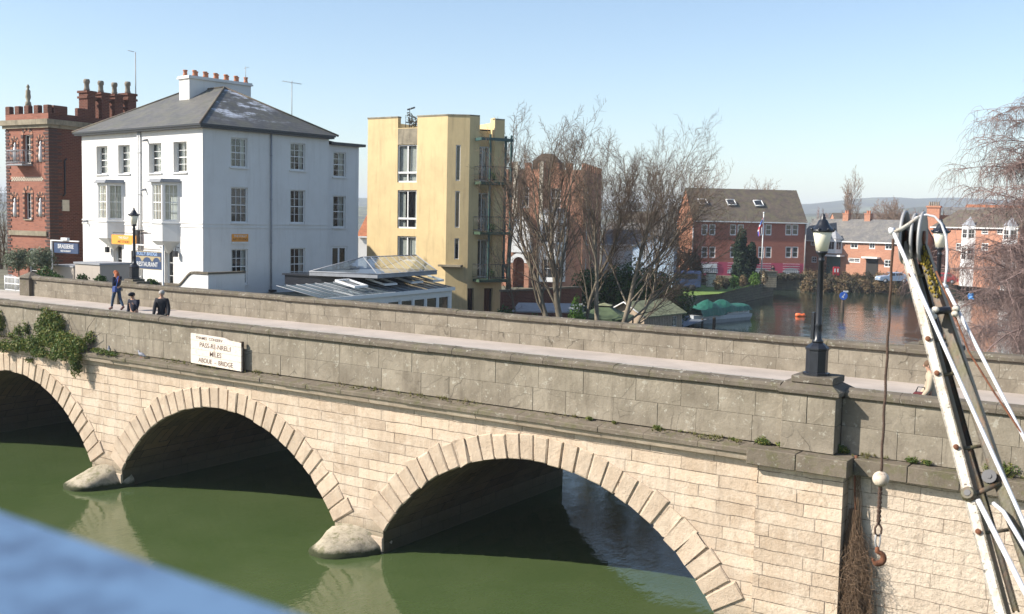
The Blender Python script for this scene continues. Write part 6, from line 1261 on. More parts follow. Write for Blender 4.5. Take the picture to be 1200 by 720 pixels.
# ================================================================== PEOPLE
def skin(name, verts, edges, rad, mat, parent, sub=1):
    me = bpy.data.meshes.new(name); me.from_pydata(verts, edges, []); me.materials.append(M[mat] if isinstance(mat, str) else mat)
    o = bpy.data.objects.new(name, me); COL.objects.link(o); o.parent = parent
    md = o.modifiers.new('skin', 'SKIN'); md.use_smooth_shade = True
    for i, r in enumerate(rad): me.skin_vertices[0].data[i].radius = r if hasattr(r, '__len__') else (r, r)
    me.skin_vertices[0].data[0].use_root = True
    sb = o.modifiers.new('sub', 'SUBSURF'); sb.levels = sub; sb.render_levels = sub; return o
M['skin'] = plain('skin', (.52, .30, .21), .6, .05)
def cloth(n, c): return plain(n, c, .9, .12, 6.)
def person(loc, rz, H, lab, coat, legs, hair, stride=0., lean=0., armL=(0, 0), armR=(0, 0), hairlen=0., cap=None, shoe=(.03, .02, .02), coatlen=0., faceup=0.):
    """faces local +X.  arm = (upper swing, forearm bend) in radians"""
    t = thing('person', lab, 'person', loc, rz); k = H/1.75; ln = lambda z: lean*max(0, z-.95)
    def P(x, y, z): return (k*(x+ln(z)), k*y, k*(z-(ln(z)**2)*.4))
    hip = {}; V = []; E_ = []; R_ = []
    def av(p, r, frm=None):
        V.append(p); R_.append([q*k for q in (r if hasattr(r, '__len__') else (r, r))]); 
        if frm is not None: E_.append((frm, len(V)-1))
        return len(V)-1
    pel = av(P(0, 0, .96), (.13, .1)); sp = av(P(0, 0, 1.18), (.135, .1), pel); chst = av(P(0, 0, 1.38), (.15, .11), sp); nk = av(P(.01, 0, 1.50), .055, chst); nk2 = av(P(.02, 0, 1.56), .055, nk); hb = av(P(.035, 0, 1.63), (.078, .085), nk2); ht = av(P(.02, 0, 1.70), (.07, .08), hb)
    J = {}
    for s, (a, b) in ((1, armL), (-1, armR)):
        sh = av(P(0, s*.17, 1.43), .058, chst); e = np.array([math.sin(a)*.28, s*.04, -math.cos(a)*.28]); el_ = np.array([0, s*.19, 1.40])+e; f = np.array([math.sin(a+b)*.25, 0, -math.cos(a+b)*.25]); wr = el_+f; hd = wr+f/.25*.09
        E0 = av(P(*el_), .045, sh); W0 = av(P(*wr), .03, E0); Hn = av(P(*(hd-f/.25*.05)), (.03, .022), W0); 
        for q in range(3): av(P(*(hd+np.array([.0, s*.012*(q-1), -.02]))), .009, Hn)
        J[s] = (sh, E0, W0, Hn)
    for s in (1, -1):
        st = stride*s; h = av(P(0, s*.09, .9), .085, pel); kn = av(P(.22*st+.03*abs(stride), s*.095, .5), .058, h); an = av(P(.42*st-(.08 if st < 0 else 0), s*.095, .09+(.05 if st < 0 else 0)), .038, kn); toe = av(P(.42*st+.15-(.08 if st < 0 else 0), s*.10, .035), .032, an); J[2*s] = (h, kn, an, toe)
    bd = skin('body', V, E_, R_, 'skin', t)
    # coat
    cm = cloth(coat[0], coat[1]); cv = [V[pel], V[sp], V[chst], tuple((np.array(V[nk])*.75+np.array(V[chst])*.25))]; ce = [(0, 1), (1, 2), (2, 3)]; cr = [(.165*k, .13*k), (.16*k, .125*k), (.175*k, .13*k), (.075*k, .07*k)]
    for s in (1, -1):
        b0 = len(cv); cv += [V[J[s][0]], V[J[s][1]], V[J[s][2]]]; ce += [(2, b0), (b0, b0+1), (b0+1, b0+2)]; cr += [.082*k, .068*k, .05*k]
    if coatlen: cv.append(P(0, 0, .96-coatlen)); ce.append((0, len(cv)-1)); cr.append((.19*k, .15*k))
    skin('coat', cv, ce, cr, cm, t)
    tm = cloth(legs[0], legs[1]); tv = [V[pel]]; te = []; tr_ = [(.14*k, .11*k)]
    for s in (1, -1):
        b0 = len(tv); h, kn, an, toe = J[2*s]; tv += [V[h], V[kn], tuple(np.array(V[an])+[0, 0, .03*k])]; te += [(0, b0), (b0, b0+1), (b0+1, b0+2)]; tr_ += [.098*k, .072*k, .055*k]
    skin('trousers', tv, te, tr_, tm, t)
    sm_ = cloth('shoe_leather', shoe)
    for s in (1, -1):
        h, kn, an, toe = J[2*s]; a_, b_ = np.array(V[an]), np.array(V[toe]); mb = MB(); mb.tube([tuple(a_-(b_-a_)*.3-np.array([0, 0, .02])), tuple(a_), tuple(b_), tuple(b_+(b_-a_)*.25)], [.04*k, .052*k, .045*k, .02*k], 8); mb.build('shoe', sm_, t)
    hc = np.array(V[hb]); hm = cloth(hair[0], hair[1]); mb = MB(); mb.ball(tuple(hc+np.array([-.018, 0, .045])*k), .108*k, 12, 8, sc=(1., .92, .85))
    if hairlen: mb.tube([tuple(hc+np.array([-.06, 0, .05])*k), tuple(hc+np.array([-.11, 0, -.08])*k), tuple(hc+np.array([-.13, 0, -.22])*k), tuple(hc+np.array([-.12, 0, -hairlen])*k)], [.09*k, .10*k, .09*k, .04*k], 10)
    mb.build('hair', hm, t)
    mb = MB(); mb.ball(tuple(hc+np.array([.085, 0, .0])*k), .02*k, 6, 5, sc=(1, .7, 1.2))
    for s in (1, -1): mb.ball(tuple(hc+np.array([.0, s*.083, .0])*k), .026*k, 6, 5, sc=(.7, .4, 1.2))
    mb.build('face', 'skin', t)
    mb = MB(); 
    for s in (1, -1): mb.ball(tuple(hc+np.array([.078, s*.03, .022])*k), .010*k, 6, 5)
    mb.box(*[q for q in (hc[0]+.074*k, hc[0]+.084*k, hc[1]-.02*k, hc[1]+.02*k, hc[2]-.045*k, hc[2]-.038*k)]); mb.build('eyes_and_mouth', 'darkwood', t)
    if cap: mb = MB(); mb.ball(tuple(hc+np.array([-.005, 0, .07])*k), .115*k, 12, 8, sc=(1, .95, .6)); mb.tube([tuple(hc+np.array([.06, 0, .06])*k), tuple(hc+np.array([.17, 0, .045])*k)], [.07*k, .05*k], 8); mb.build('cap', cloth(*cap), t)
    return t, J, V, k
wpos = onZ(137, 363.5, 4.684)
t, J, V, k = person((wpos[0], wpos[1], 4.684), math.radians(182), 1.70, 'woman with long red hair, navy jacket and blue jeans walking on the far pavement', ('navy_jacket', (.012, .016, .035)), ('blue_jeans', (.03, .06, .11)), ('red_hair', (.30, .085, .03)), .55, .05, (-.35, .3), (.35, .35), .42, shoe=(.08, .03, .03))
b = thing('shoulder_bag', 'bright blue shoulder bag carried by the red haired woman', 'bag', (wpos[0]+.16, wpos[1]-.22, 4.684)); mb = MB(); mb.bbox(-.13, .13, -.05, .05, .78, 1.05, .03); mb.build('pouch', plain('blue_bag_cloth', (.02, .05, .20), .7), b); mb = MB(); mb.tube([(-.12, 0, 1.04), (-.06, .1, 1.3), (0, .2, 1.47), (.08, .1, 1.3), (.13, 0, 1.04)], .012, 5); mb.build('strap', 'blue', b)
p1 = onY(158, 350, 1.15); person((p1[0], 1.15, 4.684), math.radians(-75), 1.56, 'man in a dark cap and navy jacket behind the near parapet, hand at his face', ('dark_navy_coat', (.012, .015, .03)), ('dark_trousers', (.02, .02, .025)), ('dark_hair', (.03, .02, .015)), .0, .18, (.5, 1.9), (.1, .4), 0, ('black_cap', (.012, .012, .02)))
p2 = onY(190, 350, 1.15); person((p2[0], 1.15, 4.684), math.radians(-50), 1.70, 'grey haired man in a wide dark coat behind the near parapet', ('black_coat', (.012, .013, .018)), ('grey_trousers', (.03, .03, .03)), ('grey_hair', (.36, .33, .3)), .1, .06, (.25, .25), (.3, .3), 0, coatlen=.2)
p3 = onY(1093, 450, 1.3); person((p3[0], 1.3, 4.684), math.radians(-160), 1.58, 'person in a beige coat behind the near parapet, half hidden by the crane jib', ('beige_coat', (.40, .33, .24)), ('brown_trousers', (.08, .06, .05)), ('brown_hair', (.12, .07, .04)), .4, .12, (.3, .4), (.2, .5), 0, coatlen=.25)
q = onY(1079, 462, 1.1); b = thing('handbag', 'dark red bag carried in front by the person in the beige coat', 'bag', (q[0], 1.1, q[2]-.1)); mb = MB(); mb.bbox(-.14, .14, -.08, .08, -.2, .14, .03); mb.build('pouch', plain('maroon_leather', (.10, .015, .015), .5), b); mb = MB(); mb.tube([(-.1, 0, .13), (-.06, 0, .24), (.06, 0, .24), (.1, 0, .13)], .012, 5); mb.build('handle', 'black', b)
q = atD(837, 322, 148); person((q[0], q[1], 1.55), math.radians(-60), 1.75, 'distant person in dark clothes on the path below the red brick block', ('black_coat', (.012, .013, .018)), ('dark_trousers', (.02, .02, .025)), ('dark_hair', (.03, .02, .015)), .2, 0, (.1, .2), (.1, .2)) if False else None
q = atD(905.5, 322, 147); person((q[0], q[1], 1.55), math.radians(-60), 1.8, 'distant person in dark clothes on the path below the red brick block', ('black_coat', (.012, .013, .018)), ('dark_trousers', (.02, .02, .025)), ('dark_hair', (.03, .02, .015)), .2, 0, (.1, .2), (.1, .2))
# ================================================================== PIGEONS
for px, py, lab, rz in ((128, 409, 'grey pigeon standing on the ledge beside the ivy', 2.6), (166, 415.5, 'paler pigeon crouching on the ledge further from the ivy', 3.3)):
    p = onY(px, py+2, -.1); t = thing('pigeon', lab, 'bird', (p[0], -.1, 4.36), rz); mb = MB(); vs = []
    prof = [(-.19, .045, .012), (-.11, .06, .03), (-.04, .09, .058), (.03, .1, .062), (.08, .12, .05), (.1, .155, .032), (.115, .19, .03), (.14, .2, .022), (.155, .198, .006)]
    mb.tube([(x, 0, z) for x, z, r in prof], [r for x, z, r in prof], 10); mb.build('body', plain('pigeon_feathers' if px < 150 else 'pale_pigeon_feathers', (.06, .07, .10) if px < 150 else (.22, .23, .27), .6, .3, 20), t)
    mb = MB(); 
    for s in (-1, 1): mb.tube([(.01, s*.02, .05), (.015, s*.02, 0), (.05, s*.02, .0)], .005, 4)
    mb.build('legs', 'redpaint', t)
# ================================================================== PLAQUE
x0, x1, z0, z1 = -25.42, -23.22, 4.42, 5.32; t = thing('river_notice_board', 'white painted wooden notice board with faded dark lettering standing on the bridge ledge', 'sign', (x0, -.13, z0), 0); W_, H_ = x1-x0, z1-z0
mb = MB(); zs = [0, .26, .44, .70, H_]
for i, (a, b) in enumerate(zip(zs, zs[1:])):
    s_ = -.055; mb.add([(0, 0, a+.003), (W_, 0, a+.003+s_), (W_ if i < 3 else W_*.68, 0, b-.003+s_*(1 if i < 3 else .68)), (0, 0, b-.003), (0, .05, a+.003), (W_, .05, a+.003+s_), (W_ if i < 3 else W_*.68, .05, b-.003+s_*(1 if i < 3 else .68)), (0, .05, b-.003)], [(0, 1, 2, 3), (5, 4, 7, 6), (4, 5, 1, 0), (3, 2, 6, 7), (1, 5, 6, 2), (4, 0, 3, 7)])
mb.tri((W_*.68, .001, zs[3]-.03), (W_, .001, zs[3]-.05), (W_, .001, H_-.12)); mb.quad((W_*.68, .001, H_-.04), (W_*.68, .001, zs[3]-.03), (W_, .001, H_-.12), (W_*.72, .001, H_-.085))
def notice_mat():
    m, nt = newmat('flaking_white_paint'); g = N(nt); pos = g.n('ShaderNodeNewGeometry').outputs['Position']
    c = g.mix(g.math('MULTIPLY', g.ramp(g.noise(pos, 9, 5, .75), .55, .68), .7), (.66, .58, .5), (.34, .25, .19)); bsdf(g, c, .8, bump=g.noise(pos, 20, 4), bstr=.3); return m
M['notice'] = notice_mat(); mb.build('board', 'notice', t)
mb = MB()
for x in (.02, W_-.12): mb.box(x, x+.1, .051, .13, -.02, H_-.1)
mb.build('post', 'darkwood', t); M['letter'] = plain('faded_brown_lettering', (.11, .07, .055), .8, .3, 30)
for txt, x, z, sz, sx in (('THAMES  CONSERV', .82, .79, .12, 1.12), ('PASS-RE-NREL:I', 1.08, .585, .20, 1.03), ('MILES', 1.1, .35, .20, 1.05), ('ABOUE  -  BRIDGE', 1.1, .125, .19, .98)):
    text_mesh(txt, sz, 'letter', t, (x, -.003, z-.022*x*1.1), (PI/2, math.radians(1.4), 0), 'lettering', .002, sx=sx)
# ================================================================== CRANE JIB
def crane_mat(name, base, mossy, rust):
    m, nt = newmat(name); g = N(nt); pos = g.n('ShaderNodeNewGeometry').outputs['Position']
    c = g.mix(g.math('MULTIPLY', g.ramp(g.noise(g.scale(pos, (3, 3, .9)), 3, 5, .7), .48, .62), rust), base, (.20, .08, .03)); c = g.mix(g.math('MULTIPLY', g.ramp(g.noise(pos, 5, 5, .7), .45, .6), mossy), c, (.09, .085, .03))
    c = g.mix(g.ramp(g.noise(pos, 40, 3), .60, .68), c, (.05, .045, .035)); bsdf(g, c, .55, bump=g.noise(pos, 30, 4), bstr=.25, spec=.4); return m
M['jibw'] = crane_mat('cream_crane_paint', (.56, .52, .44), .2, .38); M['jibm'] = crane_mat('mossy_crane_paint', (.10, .085, .06), .7, .5)
M['jibd'] = crane_mat('shaded_weathered_crane_paint', (.05, .042, .032), .5, .5)  # darker coat: shade put into the colour of the jib's inner faces
M['moss'] = plain('yellow_moss', (.28, .2, .03), .95, .4, 20); M['tubew'] = plain('white_tube_paint', (.66, .66, .68), .35, .08, 8)
cr = thing('crane', 'old cream painted crane jib with pulley wheels at its head, streaked with rust and moss', 'crane', (0, 0, 0))
def c3(px, py, D): return atD(px, py, D)
Da = 9.3
def Dj(py): return 9.3-1.9*(py-275)/445
LT_, LB_ = c3(1058, 283, Dj(283)), c3(1171, 716, Dj(716)); RT_, RB_ = c3(1077, 283, Dj(283)), c3(1221, 716, Dj(716))
def ext(a, b, k): return a+(b-a)*k
def beam(a, b, w, d, ang, mat, name, thick=None):
    ax = b-a; axn = ax/np.linalg.norm(ax); e1 = r0*math.cos(ang)-f0*math.sin(ang); e1 = e1-axn*(e1@axn); e1 /= np.linalg.norm(e1); e2 = np.cross(axn, e1); e2 = e2 if e2@f0 > 0 else -e2
    mb = MB(); t_ = .014
    mb.obox(a-e1*w/2, e1*w, e2*t_, ax); mb.obox(a-e1*w/2, e1*t_, e2*d, ax); mb.obox(a+e1*(w/2-t_), e1*t_, e2*d, ax, 1)    # channel section, web to the front; right flange darkened to paint in shade
    mb.build(name, [mat, 'jibd'] if mat == 'jibw' else mat, cr); return e1, e2, axn
Lb = ext(LT_, LB_, 1.9); Rb = ext(RT_, RB_, 1.9)
e1, e2, axn = beam(LT_, Lb, .085, .20, math.radians(40), 'jibw', 'jib_beam'); beam(RT_, Rb, .085, .16, math.radians(40), 'jibm', 'jib_beam')
# inner pair of rails near the head
beam(c3(1068, 300, 9.3), c3(1128, 520, 8.4), .05, .05, math.radians(32), 'jibm', 'inner_rail'); beam(c3(1076, 310, 9.35), c3(1190, 716, 7.75), .05, .09, math.radians(32), 'jibd', 'inner_rail')
for py in (330, 415, 458, 545, 637, 735):
    k = (py-283)/433.; mb = MB(); mb.tube([tuple(ext(LT_, LB_, k)+e2*.05), tuple(ext(RT_, RB_, k-.012)+e2*.05)], .015, 8); mb.build('rung', 'jibm', cr)
    mb = MB(); c_ = ext(LT_, LB_, k)-e2*.004; mb.tube([tuple(c_-e2*.022), tuple(c_+e2*.0)], .022, 8); mb.build('bolt', 'rust', cr)
mb = MB(); c_ = ext(LT_, LB_, (597-283)/433.); mb.tube([tuple(c_-e2*.05), tuple(c_-e2*.03), tuple(c_)], [.045, .055, .06], 14, sm=False); mb.tube([tuple(c_-e2*.056), tuple(c_-e2*.05)], .025, 10, 1, sm=False); mb.tube([tuple(c_+e2*.05), tuple(ext(RT_, RB_, (585-283)/433.))], .022, 8); mb.build('pivot_pin', ['jibm', 'black'], cr)
mb = MB(); pc_ = ext(RT_, RB_, .68)-e1*.05-e2*.03; mb.tube([tuple(pc_-e2*.02), tuple(pc_+e2*.02)], .055, 14, sm=False); mb.tube([tuple(pc_-e2*.028), tuple(pc_-e2*.02)], .02, 10, sm=False); mb.build('black_pulley', 'black', cr)
def ctube(pp, r, mat, name, k=8, par=None):
    mb = MB(); mb.tube([tuple(c3(x, y, d)) for x, y, d in pp], r, k); return mb.build(name, mat, par or cr)
ctube([(1046, 270, 9.1), (1123, 443, 8.35), (1200, 613, 7.7), (1262, 750, 7.2)], .0155, 'tubew', 'stay_tube'); ctube([(1107, 334, 9.0), (1200, 513, 8.2), (1290, 690, 7.5)], .0145, 'tubew', 'stay_tube')
ctube([(1146, 586, 7.75), (1200, 692, 7.3), (1225, 742, 7.1)], .019, 'tubew', 'brace_tube')
ctube([(1164, 590, 7.9), (1176, 600, 7.8), (1200, 640, 7.6), (1240, 712, 7.3)], .016, 'tubew', 'brace_tube')
g_ = ctube([(1046, 271, 9.15), (1055, 269, 9.15), (1064, 263, 9.15), (1074, 255, 9.15), (1085, 252, 9.15), (1095, 254, 9.12), (1103, 262, 9.1), (1108.5, 277, 9.08), (1110, 295, 9.05), (1109.5, 315, 9.02), (1107, 334, 9.0)], .0105, 'tubew', 'guard_pipe')
ctube([(1042, 271, 9.1), (1048, 271, 9.1)], .03, 'tubew', 'guard_collar'); ctube([(1047, 272, 9.08), (1056, 269, 9.1), (1068, 261, 9.12), (1077, 254, 9.12)], [.016, .018, .016, .012], 'jibw', 'guard_strap')
ctube([(1104, 334, 8.98), (1110, 337, 8.98)], .018, 'tubew', 'guard_clamp')
ctube([(1088, 366, 8.75), (1122, 362, 8.85)], .032, 'black', 'cross_bar')
for x, y in ((1091, 366), (1096, 363), (1094, 371), (1120, 362), (1119, 368)): 
    mb = MB(); mb.ball(tuple(c3(x, y, 8.7)), .027, 7, 5, sc=(1.2, .8, 1)); mb.build('clamp_knuckle', 'jibw', cr)
ctube([(1097, 318, 8.9), (1112, 352, 8.8), (1135, 412, 8.6), (1165, 460, 8.4), (1200, 512, 8.2), (1250, 590, 7.9)], .008, 'rust', 'rusty_rod', 6)
for dx, rad, m_, w_ in ((-.0, .225, 'jibd', .022), (.085, .20, 'black', .03), (.15, .215, 'black', .02)):
    wa = r0*.86-f0*.5; c_ = c3(1060, 278, 9.3)+wa*dx; mb = MB(); mb.tube([tuple(c_-wa*w_/2), tuple(c_+wa*w_/2)], rad, 28, sm=False)
    sh_ = mb.build('pulley_wheel', m_, cr); mb = MB(); mb.tube([tuple(c_-wa*(w_/2+.012)), tuple(c_+wa*(w_/2+.012))], .06, 12); mb.build('pulley_hub', 'rust', sh_)
    mb = MB(); u_ = np.array([0, 0, 1.]); v_ = np.cross(wa, u_); mb.tube([tuple(c_+(u_*math.cos(a)+v_*math.sin(a))*rad) for a in np.linspace(0, 2*PI, 33)], .014, 6); mb.build('pulley_rim', 'grey', sh_)
mb = MB(); rm = random.Random(3)
for _ in range(110): k = rm.uniform(.02, .18); c_ = ext(RT_, RB_, k)-e2*.012+e1*rm.uniform(-.04, .04); mb.ball(tuple(c_), rm.uniform(.004, .010), 6, 4, sc=(1, 1, 1.8))
mb.build('yellow_moss', 'moss', cr)
# base hidden below the picture
mb = MB(); mb.tube([tuple(Lb+[0, 0, .05]), tuple(Rb+[0, 0, .05])], .06, 8); bz = (Lb+Rb)/2; mb.tube([tuple(bz), (bz[0], bz[1], 2.55)], [.16, .22], 12); mb.build('slew_post', 'jibm', cr)
# cable, float and hook
cp = c3(1046.5, 280, 9.3); D_ = 9.3
def zat(py): return onplane(1035, py, cp, f0)[2]
lc = thing('hoist_cable', 'thin rusty wire rope hanging straight down from the crane head', 'cable', tuple(cp)); mb = MB(); zb_ = zat(556); n = 24; mb.tube([(0.004*math.sin(i*1.7), 0, (zb_-cp[2])*i/n) for i in range(n+1)], .012, 8); mb.build('rope', 'rope', lc)
zc_ = zat(561.5)-cp[2]; fl = thing('float_ball', 'cream rust stained ball threaded on the hoist cable', 'weight', (cp[0], cp[1], cp[2]+zc_)); mb = MB(); mb.ball((0, 0, 0), .073, 20, 14, sc=(1, 1, .96)); mb.build('ball', crane_mat('stained_ball_paint', (.58, .5, .4), 0, .5), fl)
zt_, zk = zat(570), zat(613); hk = thing('crane_hook', 'rusty crane hook on a short chain below the cream ball', 'hook', (cp[0], cp[1], zt_)); h_ = zt_-zk; mb = MB()
for s in (0, PI): mb.tube([(.011*math.cos(s+i*.9), .011*math.sin(s+i*.9), .02-(h_+.02)*i/30) for i in range(31)], .011, 6)
mb.build('chain', 'rope', hk)
Rr = r0; mb = MB(); z0 = -h_; tp = [(0, 0, z0+.01)]
ring = [(.0, z0), (-.030, z0-.05), (-.026, z0-.10), (0, z0-.12), (.026, z0-.10), (.030, z0-.05), (0, z0)]
mb.tube([tuple(Rr*x+np.array([0, 0, z])) for x, z in ring], .010, 8); mb.build('thimble', 'rope', hk)
mb = MB(); z1 = z0-.10; mb.tube([tuple(Rr*x+np.array([0, 0, z])) for x, z in ((-.018, z1), (-.022, z1-.07), (-.014, z1-.12), (.0, z1-.13), (.014, z1-.12), (.022, z1-.07), (.018, z1))], .009, 8); mb.build('shackle', 'grey', hk)
mb = MB(); z2 = z1-.12; pts = [(0.0, z2), (.0, z2-.05)]+[(.010+.052*math.sin(a)*(1 if a < 2.6 else .95), z2-.105+.052*math.cos(a)) for a in np.linspace(.1, 4.6, 16)]
rad = [.018, .02]+[.018+.012*math.sin(min(PI, a/4.6*PI)) if a < 3.8 else .012 for a in np.linspace(.1, 4.6, 16)]; rad[-1] = .006
mb.tube([tuple(Rr*x+np.array([0, 0, z])) for x, z in pts], rad, 10); mb.build('hook_body', 'rust', hk)
# ================================================================== FOREGROUND RAIL
P, Q = onZ(0, 600, 8.62), onZ(346, 720, 8.62); d = (Q-P)/np.linalg.norm(Q-P); nn = np.cross(np.array([0, 0, 1.]), d); nn = nn if (CAM-P)@nn > 0 else -nn
t = thing('balcony_rail', 'out of focus blue painted timber handrail crossing the bottom left corner', 'railing', (0, 0, 0)); A = P-d*1.2; mb = MB(); mb.obox(A, d*3.4, nn*.15, np.array([0, 0, -.06]))
def rail_mat():
    m, nt = newmat('worn_blue_paint'); g = N(nt); pos = g.n('ShaderNodeNewGeometry').outputs['Position']; bsdf(g, g.mix(g.ramp(g.noise(pos, 14, 4), .45, .7), (.10, .18, .30), (.05, .09, .165)), .6); return m
M['rail'] = rail_mat(); mb.build('handrail', 'rail', t)
for k in (.1, 3.2): mb = MB(); p = A+d*k+nn*.04; mb.obox(p+np.array([0, 0, -.061]), d*.08, nn*.08, np.array([0, 0, -5.96])); mb.build('post', 'rail', t)
# ================================================================== RIVERSIDE THINGS
# boat under tarpaulin
A, B = onZ(823, 381, 0), onZ(881, 375.2, 0); d = B-A; L = math.hypot(d[0], d[1]); FBt = Frame(A[:2], math.degrees(math.atan2(d[1], d[0])))
t = thing('moored_boat', 'white cabin boat moored by the garden wall under a green tarpaulin', 'boat', FBt.W(0, 0, 0), FBt.a)
mb = MB(); n = 14; vs = []; wd = 2.3
for i in range(n+1):
    u = i/n; x = L*u; w_ = wd/2*min(1, (.05+u*2.6))**.6; zt = .75-.12*u
    vs += [(x+.25*(1-u), wd/2-w_*.7, -.25), (x, wd/2-w_, .35), (x, wd/2-w_-.03, zt), (x, wd/2+w_+.03, zt), (x, wd/2+w_, .35), (x+.25*(1-u), wd/2+w_*.7, -.25)]
mb.add(vs, [(i*6+j, (i+1)*6+j, (i+1)*6+j+1, i*6+j+1) for i in range(n) for j in range(5)]+[(0, 1, 2, 3, 4, 5), tuple(n*6+5-j for j in range(6))], 0, False); mb.build('hull', 'boat', t)
mb = MB(); mb.bbox(L*.52, L*.99, .2, wd-.2, .6, 1.35, .08); cb = mb.build('cabin', 'boat', t)
for i in range(4): mb = MB(); x = L*(.56+.105*i); mb.box(x, x+L*.07, .17, .2-.001, .85, 1.15); mb.build('cabin_window', 'dglass', cb)
mb = MB(); nx_, ny_ = 22, 10; vs = []; rq = random.Random(2)
for i in range(nx_+1):
    for j in range(ny_+1):
        u, v = i/nx_, j/ny_; r_ = max(0, 1-abs(u-.30)/.22)*.75+max(0, 1-abs(u-.58)/.16)*.7; z = 1.15+r_*(1-abs(2*v-1)**1.3)+.35*(1-abs(2*v-1)**4)*(1 if u > .6 else .7); edge = abs(2*v-1) > .95
        y = -.12+(wd+.24)*v; 
        if edge: z = .72 if u < .5 else .95
        z += rq.uniform(-.035, .035); vs.append((-.1+(L*.97+.1)*u, y+(.06*math.sin(u*30) if edge else 0), z))
mb.add(vs, [(i*(ny_+1)+j, (i+1)*(ny_+1)+j, (i+1)*(ny_+1)+j+1, i*(ny_+1)+j+1) for i in range(nx_) for j in range(ny_)], 0, False); mb.build('tarpaulin', 'tarp', t)
p = onZ(836.5, 387, 0); t = thing('mooring_post', 'dark timber mooring post standing in the water beside the boat', 'post', (p[0], p[1], -1)); mb = MB(); mb.lathe([(.14, 0), (.14, 2.0), (.11, 2.08)], 10); mb.build('pile', 'darkwood', t)
A, B = onZ(800, 383, .45), onZ(846, 369, .45); d = B-A; L = math.hypot(d[0], d[1]); t = thing('jetty', 'low timber landing stage between the shed and the boat', 'jetty', (A[0], A[1], 0), math.atan2(d[1], d[0])); mb = MB(); n = 26
for i in range(n): mb.box(L*i/n, L*(i+1)/n-.03, 0, 2.4, .38, .45)
mb.build('deck', plain('bluish_grey_boards', (.12, .14, .17), .8), t)
for x in (.2, L/2, L-.2):
    for y in (.1, 2.3): mb = MB(); mb.lathe([(.1, -1), (.1, .6)], 8, (x, y)); mb.build('pile', 'darkwood', t)
# shed
A, B = onZ(755, 370.3, 2.55), onZ(799.5, 365.6, 2.55); d = B-A; L = math.hypot(d[0], d[1]); FS = Frame(A[:2], math.degrees(math.atan2(d[1], d[0]))); t = thing('garden_shed', 'weathered pale timber shed with a mossy felt roof at the water\'s edge', 'shed', FS.W(0, 0, 0), FS.a)
Dp = 3.0; mb = MB(); wx = L*.74
wall(mb, (0, 0), X_, Y_, L, .6, 2.55, [(wx, wx+.55, 1.55, 2.3)], .05); wall(mb, (0, 0), Y_, (1, 0), Dp, .6, 2.55); mb.quad((L, 0, .6), (L, Dp, .6), (L, Dp, 2.55), (L, 0, 2.55)); mb.quad((0, Dp, .6), (L, Dp, .6), (L, Dp, 2.55), (0, Dp, 2.55))
for x in (0, L): mb.tri((x, 0, 2.55), (x, Dp, 2.55), (x, Dp/2, 3.3))
mb.build('wall', 'wood', t); window(t, (0, 0), X_, Y_, (wx, wx+.55, 1.55, 2.3), .02, 1, 1, fr=.05, pane='dglass', sill=None)
mb = MB()
for i in range(int(L/.22)): mb.box(.22*i, .22*i+.02, -.012, 0, .6, 2.5)
mb.build('plank_battens', 'darkwood', t)
mb = MB()
for sy, ya in ((1, -.25), (-1, Dp+.25)): mb.add([(-.3, ya, 2.43), (L+.25, ya, 2.43), (L+.25, Dp/2, 3.36), (-.3, Dp/2, 3.36), (-.3, ya, 2.5), (L+.25, ya, 2.5), (L+.25, Dp/2, 3.43), (-.3, Dp/2, 3.43)], [(0, 1, 2, 3), (4, 5, 6, 7), (0, 1, 5, 4), (1, 2, 6, 5), (3, 0, 4, 7)])
rf = mb.build('roof', 'shedroof', t); mb = MB(); mb.tube([(-.33, -.25, 2.45), (-.33, Dp/2, 3.4), (-.33, Dp+.25, 2.45)], .06, 4); mb.build('barge_board', 'whitep', rf)
# green roofed shelter
c = atD(708, 365, 69); t = thing('green_canopy', 'dark green pyramid canopy with a small raised top beside the shed', 'canopy', (c[0], c[1], 1.7), math.radians(20)); zt = atD(708, 357, 69)[2]-1.7; ze = atD(708, 371, 69)[2]-1.7; w_ = 1.75
mb = MB(); C4 = [(-w_, -w_, ze), (w_, -w_, ze), (w_, w_, ze), (-w_, w_, ze)]; s_ = .38; T4 = [(-s_, -s_, zt-.12), (s_, -s_, zt-.12), (s_, s_, zt-.12), (-s_, s_, zt-.12)]
for i in range(4):
    j = (i+1) % 4; m_ = [(np.array(C4[i])+T4[i])/2-[0, 0, .06], (np.array(C4[j])+T4[j])/2-[0, 0, .06]]; mb.add([C4[i], C4[j], tuple(m_[1]), tuple(m_[0]), T4[j], T4[i]], [(0, 1, 2, 3), (3, 2, 4, 5)]); mb.quad(C4[i], C4[j], (C4[j][0], C4[j][1], ze-.22), (C4[i][0], C4[i][1], ze-.22))
cn = mb.build('canopy_cloth', plain('olive_green_canvas', (.07, .10, .05), .9, .3, 2), t); mb = MB(); s_ = .5
for i in range(4):
    a = [(-s_, -s_), (s_, -s_), (s_, s_), (-s_, s_)]; j = (i+1) % 4; mb.tri((*a[i], zt-.05), (*a[j], zt-.05), (0, 0, zt+.12))
mb.build('raised_top', 'shedroof', cn)
for x, y in ((-w_+.05, -w_+.05), (w_-.05, -w_+.05), (w_-.05, w_-.05), (-w_+.05, w_-.05)): mb = MB(); mb.box(x-.05, x+.05, y-.05, y+.05, 0, ze); mb.build('pole', 'darkwood', t)
